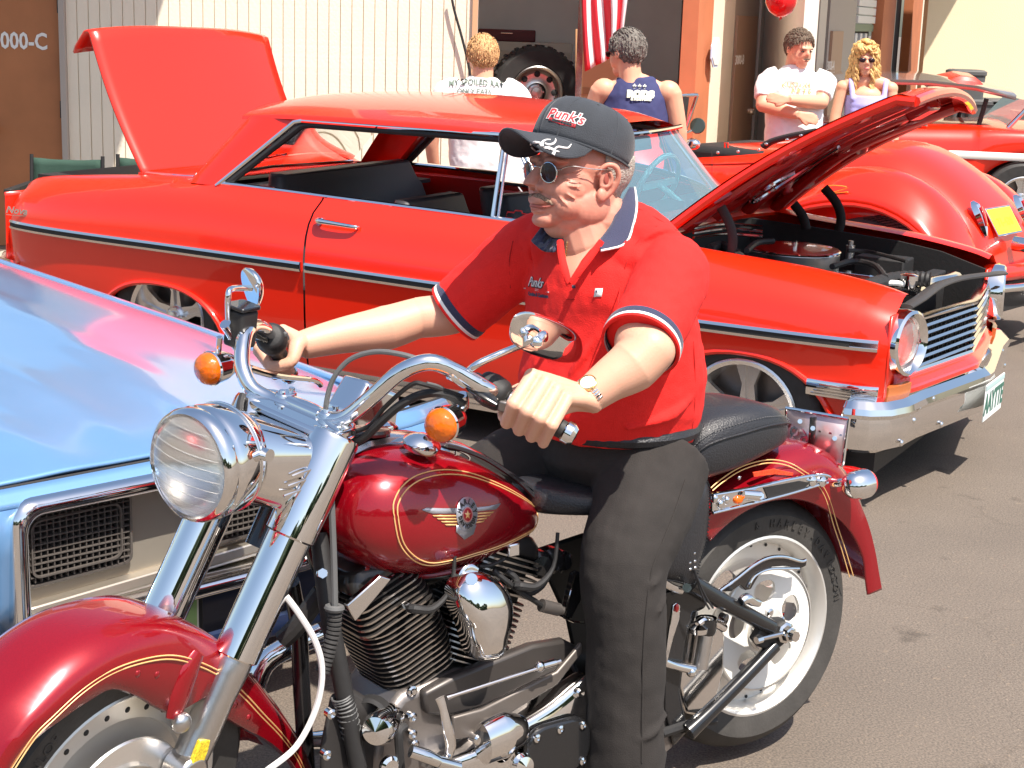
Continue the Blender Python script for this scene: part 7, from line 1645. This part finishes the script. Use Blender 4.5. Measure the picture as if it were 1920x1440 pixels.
# ================================================================== PEOPLE BY THE BUILDING
def person(label,F,scale=1.0):
    return thing('person',label,'person',F@Mx.Scale(scale,4))
def simple_head(g,c,yaw,pitch=0,s=1.0):
    s*=1.08
    Fh=Mx.Translation(V(c))@Mx.Rotation(yaw,4,'Z')@Mx.Rotation(pitch,4,'Y')@Mx.Scale(s,4)
    for p,r in (((-.010,0,.025),(.096,.076,.090)),((.030,0,-.020),(.065,.062,.070)),((.052,0,-.080),(.036,.038,.034)),((.045,.034,-.035),(.034,.028,.034)),((.045,-.034,-.035),(.034,.028,.034)),((.082,0,.022),(.016,.045,.010)),((.088,0,-.056),(.013,.024,.010))): g.ell(p,r,xf=Fh,nu=18,nv=12)
    g.tube([(.084,0,.018),(.100,0,-.006),(.108,0,-.020)],[.008,.011,.012],10,xf=Fh)
    for q in (-1,1):
        g.ell((-.004,q*.078,-.004),(.018,.008,.030),xf=Fh,nu=12,nv=8); g.ell((.088,q*.014,-.024),(.010,.008,.007),xf=Fh,nu=10,nv=6)
    g.tube([V((-.012,0,-.02)),V((-.022,0,-.13)),V((-.03,0,-.20))],[.060,.056,.062],16,xf=Fh,k=3); return Fh
def hand_open(g,w,d,n,s=1,curl=.25):
    """relaxed hand: w wrist, d direction, n back-of-hand normal"""
    d=V(d).normalized(); n=V(n); n=(n-d*n.dot(d)).normalized(); t=d.cross(n)*s
    for i,(o,l,r) in enumerate(((-.030,.072,.0088),(-.010,.080,.0090),(.010,.074,.0088),(.029,.058,.0078))):
        m=V(w)+d*.088+t*o; g.tube([V(w)+t*o*.4,m,m+d*l*.5-n*.004,m+d*l*.85*cos(curl)-n*l*(.15+curl*.6)],[.016,.0125,r,r*.8],8,k=3)
    g.tube([V(w)+d*.02-t*.02,V(w)+d*.055-t*.045,V(w)+d*.085-t*.055-n*.006],[.014,.0115,.009],8,k=3)
def torso(g,rows,n=32):
    g.loft([[V((cx+a*cos(t),cy+b_*sin(t),z)) for t in [2*pi*j/n for j in range(n)]] for z,cx,cy,a,b_ in rows])
def eyes(Fh,par,brow=HAIRB):
    for q in (-1,1):
        g=G(Fh); g.tube([(.089,q*.016,.016),(.091,q*.030,.019),(.080,q*.047,.014)],.0035,6); g.build('eyebrow',brow,par)
        g=G(Fh); g.ell((.084,q*.031,.002),(.006,.012,.0045)); g.build('eye',mat('eye%d%d'%(q,random.randrange(9999)),(.05,.03,.025),.3),par)
    g=G(Fh); g.tube([(.086,-.022,-.055),(.100,0,-.057),(.086,.022,-.055)],[.001,.003,.001],6); g.build('mouth',LIP,par)
def hair_cap(Fh,par,m,front=.05,back=-.06,r=(.104,.084,.102),vox=.008,disp_=(.008,.03),extra=None):
    g=G(Fh); 
    rows=[]
    for i in range(13):
        row=[]
        for j in range(37):
            t=2*pi*j/36; lim=(front+(back-front)*(1-cos(t))/2); ph=pi/2-(pi/2-math.asin(max(-.95,min(.95,(lim-.025)/r[2]))))*i/12
            row.append(V((-.012+r[0]*cos(ph)*cos(t),r[1]*cos(ph)*sin(t),.025+r[2]*sin(ph))))
        rows.append(row)
    g.grid(rows)
    if extra: extra(g)
    o=g.build('hair',m,par,solid=.005,ang=80,disp=disp_,offset=1)
    g=G(Fh); rr=random.Random(int(front*1000)+3)
    for _ in range(520):
        t=rr.uniform(-pi,pi); lim=(front+(back-front)*(1-cos(t))/2); z=rr.uniform(lim-.004,.025+r[2]); q=sqrt(max(0.02,1-((z-.025)/r[2])**2)); p=V((-.012+r[0]*q*cos(t),r[1]*q*sin(t),z))
        nrm=V((p.x+.012,p.y,p.z-.025)).normalized(); d=V((-.6*(1 if z>.07 else .3),.15,-.7 if z<.09 else -.1))+V((rr.uniform(-.18,.18),rr.uniform(-.18,.18),rr.uniform(-.1,.1))); d=(d-nrm*d.dot(nrm)).normalized(); L=rr.uniform(.014,.030)
        g.tube([p-nrm*.002,p+d*L*.5+nrm*.004,p+d*L+nrm*.001],[.0030,.0026,.0006],5,k=1)
    g.build('hair_tufts',m,o); return o
LT=mat('fair_skin_far',(.70,.36,.23),.5); 
def facing(px,py,d):     # world point at distance y=d
    o,r=look(px,py); return o+r*(d/r.y)
# --- 1 sandy-haired man, back to us, white tee
d=9.75; p=facing(905,110,d); s=1.0
F=Mx.Translation((p.x,d,0))@Mx.Rotation(pi/2+.06,4,'Z')     # local +X faces away from us
T=person('sandy haired man seen from behind in white lettered T-shirt, beside the garage opening',F); hz_=p.z+.0
g=G(); Fh=simple_head(g,(0.03,0,hz_+.005),.12,.10,1.02)
g.tube([V((0,0,hz_-.2)),V((0,0,1.0))],[.07,.10],12,k=1)
for q in (-1,1):
    g.tube([V((0,q*.20,hz_-.20)),V((-.02,q*.29,hz_-.45)),V((.06,q*.27,hz_-.69))],[.055,.046,.032],14,k=4); hand_open(g,V((.06,q*.27,hz_-.69)),(.1,-q*.06,-1),(0,q,0),q)
bd=g.build('body',LT,T,remesh=.008,smooth_it=2)
hair_cap(Fh,T,BLOND,.06,-.085)
g=G(); torso(g,[(hz_-.80,0,0,.125,.17),(hz_-.66,0,0,.13,.18),(hz_-.48,0,0,.13,.195),(hz_-.30,-.01,0,.13,.205),(hz_-.20,-.01,0,.115,.195),(hz_-.145,-.005,0,.090,.14),(hz_-.105,0,0,.07,.085)])
for q in (-1,1): g.tube([V((0,q*.13,hz_-.17)),V((-.01,q*.215,hz_-.215)),V((-.02,q*.285,hz_-.39))],[.066,.076,.070],16,k=4)
TS=g.build('t_shirt',WTEE,T,remesh=.010,smooth_it=4,disp=(.025,.10))
g=G(); torso(g,[(hz_-.86,0,0,.125,.175),(hz_-.74,0,0,.128,.178)]); 
for q in (-1,1): g.tube([V((0,q*.09,hz_-.80)),V((.0,q*.10,.5)),V((-.02,q*.11,.06))],[.11,.085,.075],16,k=4)
J=g.build('trousers',GREYJ,T,remesh=.012,smooth_it=3,disp=(.02,.08)); g=G(); g.tube([V((.130*cos(a),.180*sin(a),hz_-.77)) for a in [2*pi*i/28 for i in range(28)]],.016,6,k=1,loop=True); g.build('belt',LEATH,J)
for q in (-1,1): 
    g=G(); g.box((-.132,q*.085,hz_-.90),(.012,.11,.11)); g.build('back_pocket',GREYJ,J,bevel=.006)
    g=G(); g.loft([[V((.04+dx,q*.11+dy,z)) for dx,dy in rrect(.27*k,.10*k,.04*k)] for z,k in ((0,1),(.03,1),(.08,.7))]); g.build('shoe',LEATH,T)
TXT=mat('tee_print',(.13,.17,.14),.8)
def bg_text(o,txt,px,py,size,m,par,name,arch=0,**k):
    ev=o.evaluated_get(dg_()); Mi=ev.matrix_world.inverted(); a,dd=look(px,py); ok,p_,n_,_=ev.ray_cast(Mi@a,(Mi.to_3x3()@dd).normalized())
    if not ok: return
    rgt=(Mi.to_3x3()@V((1,0,0))); up=V((0,0,1)); nn=(Mi.to_3x3()@(V((0,0,CAMH))-ev.matrix_world@p_)).normalized()
    def fn(v):
        w=p_+rgt*v.x+up*(v.y-arch*v.x*v.x); ok2,h,n2,_=ev.ray_cast(w+nn*.3,-nn); return (h+nn*(.010+v.z)) if ok2 else w+nn*.01
    return text(name,txt,size,None,m,par,fn=fn,**k)
bg_text(TS,'MY SPOILED RAT',893,154,.050,TXT,TS,'lettering',arch=.55,bold=.001,sx=.86); bg_text(TS,'ONLY EATS',889,172,.044,TXT,TS,'lettering',arch=.2,bold=.001,sx=.9)
# --- 2 man in navy tank top, back to us, looking left
d=9.5; p=facing(1178,100,d)
F=Mx.Translation((p.x,d,0))@Mx.Rotation(pi/2-.05,4,'Z')
T=person('grey haired man in navy sleeveless top seen from behind beside the striped flag',F); hz_=p.z
g=G(); Fh=simple_head(g,(.02,.01,hz_),.85,.12,1.05); g.tube([V((0,-.02,hz_-.2)),V((0,-.03,1.0))],[.07,.10],12,k=1)
sh=hz_-.215; cyy=-.055
for q in (-1,1):
    S=V((0,cyy+q*.205,sh)); g.ell(S+V((0,-q*.02,.0)),(.065,.075,.07)); E_=V((.03 if q<0 else .08,cyy+q*(.265 if q<0 else .29),sh-.29)); g.tube([S,E_,E_+V((.12,-q*.04,-.24))],[.062,.05,.032],14,k=5); hand_open(g,E_+V((.12,-q*.04,-.24)),(.3,0,-1),(0,q,0),q)
g.tube([V((0,cyy-.14,sh+.01)),V((0,cyy,sh+.05)),V((0,cyy+.14,sh+.01))],[.045,.06,.045],14,k=4)
g.build('body',LT,T,remesh=.008,smooth_it=2)
hair_cap(Fh,T,HAIRD,.045,-.10,disp_=(.006,.03))
g=G(Fh); 
for q in (-1,1): g.tube([(.095,q*.035,.006),(.07,q*.078,.010),(-.01,q*.084,.010)],.003,6)
g.ell((.094,-.032,.002),(.006,.022,.014)); g.ell((.094,.032,.002),(.006,.022,.014)); g.build('glasses',BLKM,T)
g=G(); torso(g,[(sh-.62,0,cyy,.13,.175),(sh-.45,0,cyy,.135,.185),(sh-.28,-.005,cyy,.135,.195),(sh-.14,-.008,cyy,.132,.195),(sh-.03,-.005,cyy,.112,.178),(sh+.04,0,cyy,.085,.145),(sh+.085,0,cyy,.066,.095)])
TK_=g.build('tank_top',NAVT,T,remesh=.010,smooth_it=4,disp=(.02,.10))
g=G(); torso(g,[(sh-.68,0,cyy,.13,.178),(sh-.58,0,cyy,.133,.18)]); 
for q in (-1,1): g.tube([V((0,cyy+q*.09,sh-.62)),V((0,cyy+q*.10,.45)),V((0,cyy+q*.11,.06))],[.11,.085,.075],14,k=4)
g.build('shorts',JEANS,T,remesh=.014,smooth_it=2)
PR=mat('tank_print',(.72,.74,.60),.7); bg_text(TK_,'RODS',1201,177,.050,PR,TK_,'print',bold=.006,sx=1.15); bg_text(TK_,'* * *',1199,168,.07,PR,TK_,'print',bold=.003,sx=.6); bg_text(TK_,'& KUSTOMS',1202,186,.022,PR,TK_,'print',bold=.002)
# --- 3 man in white shirt facing us, arms crossed
d=11.6; p=facing(1497,92,d)
F=Mx.Translation((p.x,d,0))@Mx.Rotation(-pi/2+.05,4,'Z')      # +X faces us, +Y is his left = picture right
T=person('man in white lettered T-shirt with folded arms, standing left of the blonde woman',F); hz_=p.z+.0; sh=hz_-.205
g=G(); Fh=simple_head(g,(.02,.0,hz_),.42,.18,1.04); g.tube([V((0,0,hz_-.2)),V((0,0,1.0))],[.075,.10],12,k=1)
W3=3012/11.6
Rel=lambda px,py,x=0: F.inverted()@(lambda q:q)(facing(px,py,d-x))
LSh,RSh=Rel(1540,165,.0),Rel(1436,165,.0)
for S,Ee,Wr,hd,q in ((V((0,.21,sh)),Rel(1540,192,.12),Rel(1478,187,.30),(-.0,-1,.10),1),(V((0,-.21,sh)),Rel(1430,197,.12),Rel(1497,215,.24),(0,1,-.25),-1)):
    g.tube([S,Ee],[.06,.05],14,k=1); g.ell(Ee,.05); g.tube([Ee,Ee.lerp(Wr,.4)+V((.0,0,-.0)),Wr],[.05,.050,.034],14,k=4); hand_open(g,Wr,hd,(1,0,.2),q,.15)
g.build('body',LT,T,remesh=.008,smooth_it=2); eyes(Fh,T)
hair_cap(Fh,T,HAIRB,.075,-.09,disp_=(.006,.03))
g=G(Fh); g.tube([(.098,-.024,-.044),(.106,0,-.041),(.098,.024,-.044)],[.003,.005,.003],8); g.build('moustache',HAIRB,T)
g=G(); torso(g,[(sh-.60,.02,0,.15,.185),(sh-.50,.025,0,.165,.20),(sh-.38,.02,0,.165,.205),(sh-.22,.01,0,.15,.21),(sh-.08,0,0,.13,.21),(sh-.0,0,0,.115,.19),(sh+.05,0,0,.085,.13),(sh+.10,0,0,.065,.075)])
for q,Ee in ((1,Rel(1540,192,.12)),(-1,Rel(1430,197,.12))): g.tube([V((0,q*.14,sh+.02)),V((.01,q*.215,sh-.02)),V((0,q*.21,sh)).lerp(Ee,.75)],[.060,.068,.066],16,k=4)
TS3=g.build('t_shirt',WTEE,T,remesh=.010,smooth_it=4,disp=(.03,.10))
Y3=mat('yellow_print',(.55,.45,.15),.8); bg_text(TS3,'KUSTOM',1493,160,.050,Y3,TS3,'lettering',sx=1.0); bg_text(TS3,'A R T S',1502,171,.045,Y3,TS3,'lettering',bold=.001)
g=G(); torso(g,[(sh-.66,.0,0,.14,.18),(sh-.56,0,0,.145,.182)]); 
for q in (-1,1): g.tube([V((0,q*.09,sh-.62)),V((0,q*.10,.45)),V((0,q*.11,.06))],[.11,.085,.075],14,k=4)
J3=g.build('jeans',JEANS,T,remesh=.012,smooth_it=2); g=G(); g.tube([V((.02+.158*cos(a),.192*sin(a),sh-.585)) for a in [2*pi*i/28 for i in range(28)]],.018,6,k=1,loop=True); g.build('belt',LEATH,J3)
for q in (-1,1): g=G(); g.loft([[V((.04+dx,q*.11+dy,z)) for dx,dy in rrect(.27*k,.10*k,.04*k)] for z,k in ((0,1),(.03,1),(.08,.7))]); g.build('shoe',LEATH,T)
# --- 4 blonde woman
d=11.9; p=facing(1622,112,d)
F=Mx.Translation((p.x,d,0))@Mx.Rotation(-pi/2-.05,4,'Z')
T=person('woman with long blonde curls, sunglasses and lilac top behind the raised hood',F); hz_=p.z; sh=hz_-.20
g=G(); Fh=simple_head(g,(.0,.0,hz_),.0,.06,.93); g.tube([V((-.02,0,hz_-.18)),V((0,.02,1.0))],[.055,.09],12,k=1)
for q in (-1,1):
    S=V((0,.03+q*.170,sh)); g.ell(S,(.05,.055,.05)); g.tube([S,S+V((.03,q*.05,-.27)),S+V((.12,q*.02,-.48))],[.046,.040,.026],12,k=4); hand_open(g,S+V((.12,q*.02,-.48)),(.4,0,-1),(0,q,0),q)
g.tube([V((0,-.12,sh+.02)),V((0,.03,sh+.05)),V((0,.18,sh+.02))],[.045,.055,.045],12,k=4); g.ell(V((.04,.03,sh-.06)),(.07,.11,.07))
g.build('body',LT,T,remesh=.007,smooth_it=2)
g=G(); torso(g,[(sh-.55,0,.03,.11,.15),(sh-.40,0,.03,.11,.14),(sh-.25,.01,.03,.12,.15),(sh-.12,.02,.03,.13,.155),(sh-.055,.015,.03,.115,.15)]); g.ell((.075,-.035,sh-.17),(.06,.065,.06)); g.ell((.075,.095,sh-.17),(.06,.065,.06))
for q in (-1,1): g.tube([V((.10,.03+q*.11,sh-.09)),V((.03,.03+q*.125,sh+.055)),V((-.05,.03+q*.11,sh))],[.022,.02,.02],8,k=4)
g.build('lilac_top',LILAC,T,remesh=.009,smooth_it=3)
g=G(); torso(g,[(sh-.62,0,.03,.12,.16),(sh-.5,0,.03,.115,.15)]); 
for q in (-1,1): g.tube([V((0,.03+q*.08,sh-.56)),V((0,.03+q*.09,.45)),V((0,.03+q*.09,.06))],[.10,.075,.06],14,k=4)
g.build('jeans',JEANS,T,remesh=.014,smooth_it=2)
rnd=random.Random(5); g=G(Fh)
for i in range(150):
    a=rnd.uniform(-pi,pi); front=cos(a)>.55
    if front and abs(a)<.5: 
        top_=V((.05+rnd.uniform(0,.04),.075*sin(a*1.5),.085+rnd.uniform(0,.03))); L=rnd.uniform(.03,.05)
    else: top_=V((-.015+.088*cos(a)*.9,.080*sin(a),.06+rnd.uniform(-.05,.055))); L=rnd.uniform(.18,.33)
    if abs(a)<1.0 and not front: continue
    n_=9 if L>.1 else 4; pts=[]; ph=rnd.uniform(0,6); rr_=rnd.uniform(.008,.016)
    for k in range(n_):
        t=k/(n_-1); out=1+.42*t*(1 if L>.1 else .2)
        pts.append(V((top_.x*out+rr_*cos(ph+k*1.7),top_.y*out+rr_*sin(ph+k*1.7)*1.0,top_.z-L*t)))
    g.tube(pts,[.0115*(1-.3*k/n_) for k in range(n_)],6,k=3)
for j in range(60):
    t=rnd.uniform(0,pi*.45); a=rnd.uniform(-pi,pi); g.ell((-.012+.10*sin(t)*cos(a),.088*sin(t)*sin(a),.030+.108*cos(t)),(.020,.018,.014),nu=8,nv=6)
g.build('hair',GOLDH,T)
g=G(Fh)
for q in (-1,1): g.ell((.090,q*.032,.004),(.010,.026,.016),nu=14,nv=8)
g.tube([(.098,-.01,.008),(.098,.01,.008)],.003,6,k=1); g.tube([(.085,-.055,.01),(0,-.08,.012)],.003,6,k=1); g.tube([(.085,.055,.01),(0,.08,.012)],.003,6,k=1); g.build('sunglasses',DL,T)
g=G(Fh); g.tube([(.088,-.020,-.052),(.104,0,-.054),(.088,.020,-.052)],[.002,.006,.002],8); g.build('lips',mat('pink_lips',(.62,.15,.15),.4),T)
# ================================================================== added trees behind the camera: put in for dark reflections in chrome and glass
rnd=random.Random(11); g=G()
for i in range(260):
    x=rnd.uniform(-45,45); z=rnd.uniform(.5,5.5)*(1+.25*sin(x*.35)); y=-24+rnd.uniform(-2.5,2.5); r=rnd.uniform(.9,1.9); g.ell((x,y,z),(r,r*.8,r*.8),nu=8,nv=6)
o=g.build('added_reflection_trees',mat('reflection_foliage',(.045,.07,.025),.9,var=.5,vs=1.5),ang=180,disp=(.9,.6)); tag(o,kind='stuff')
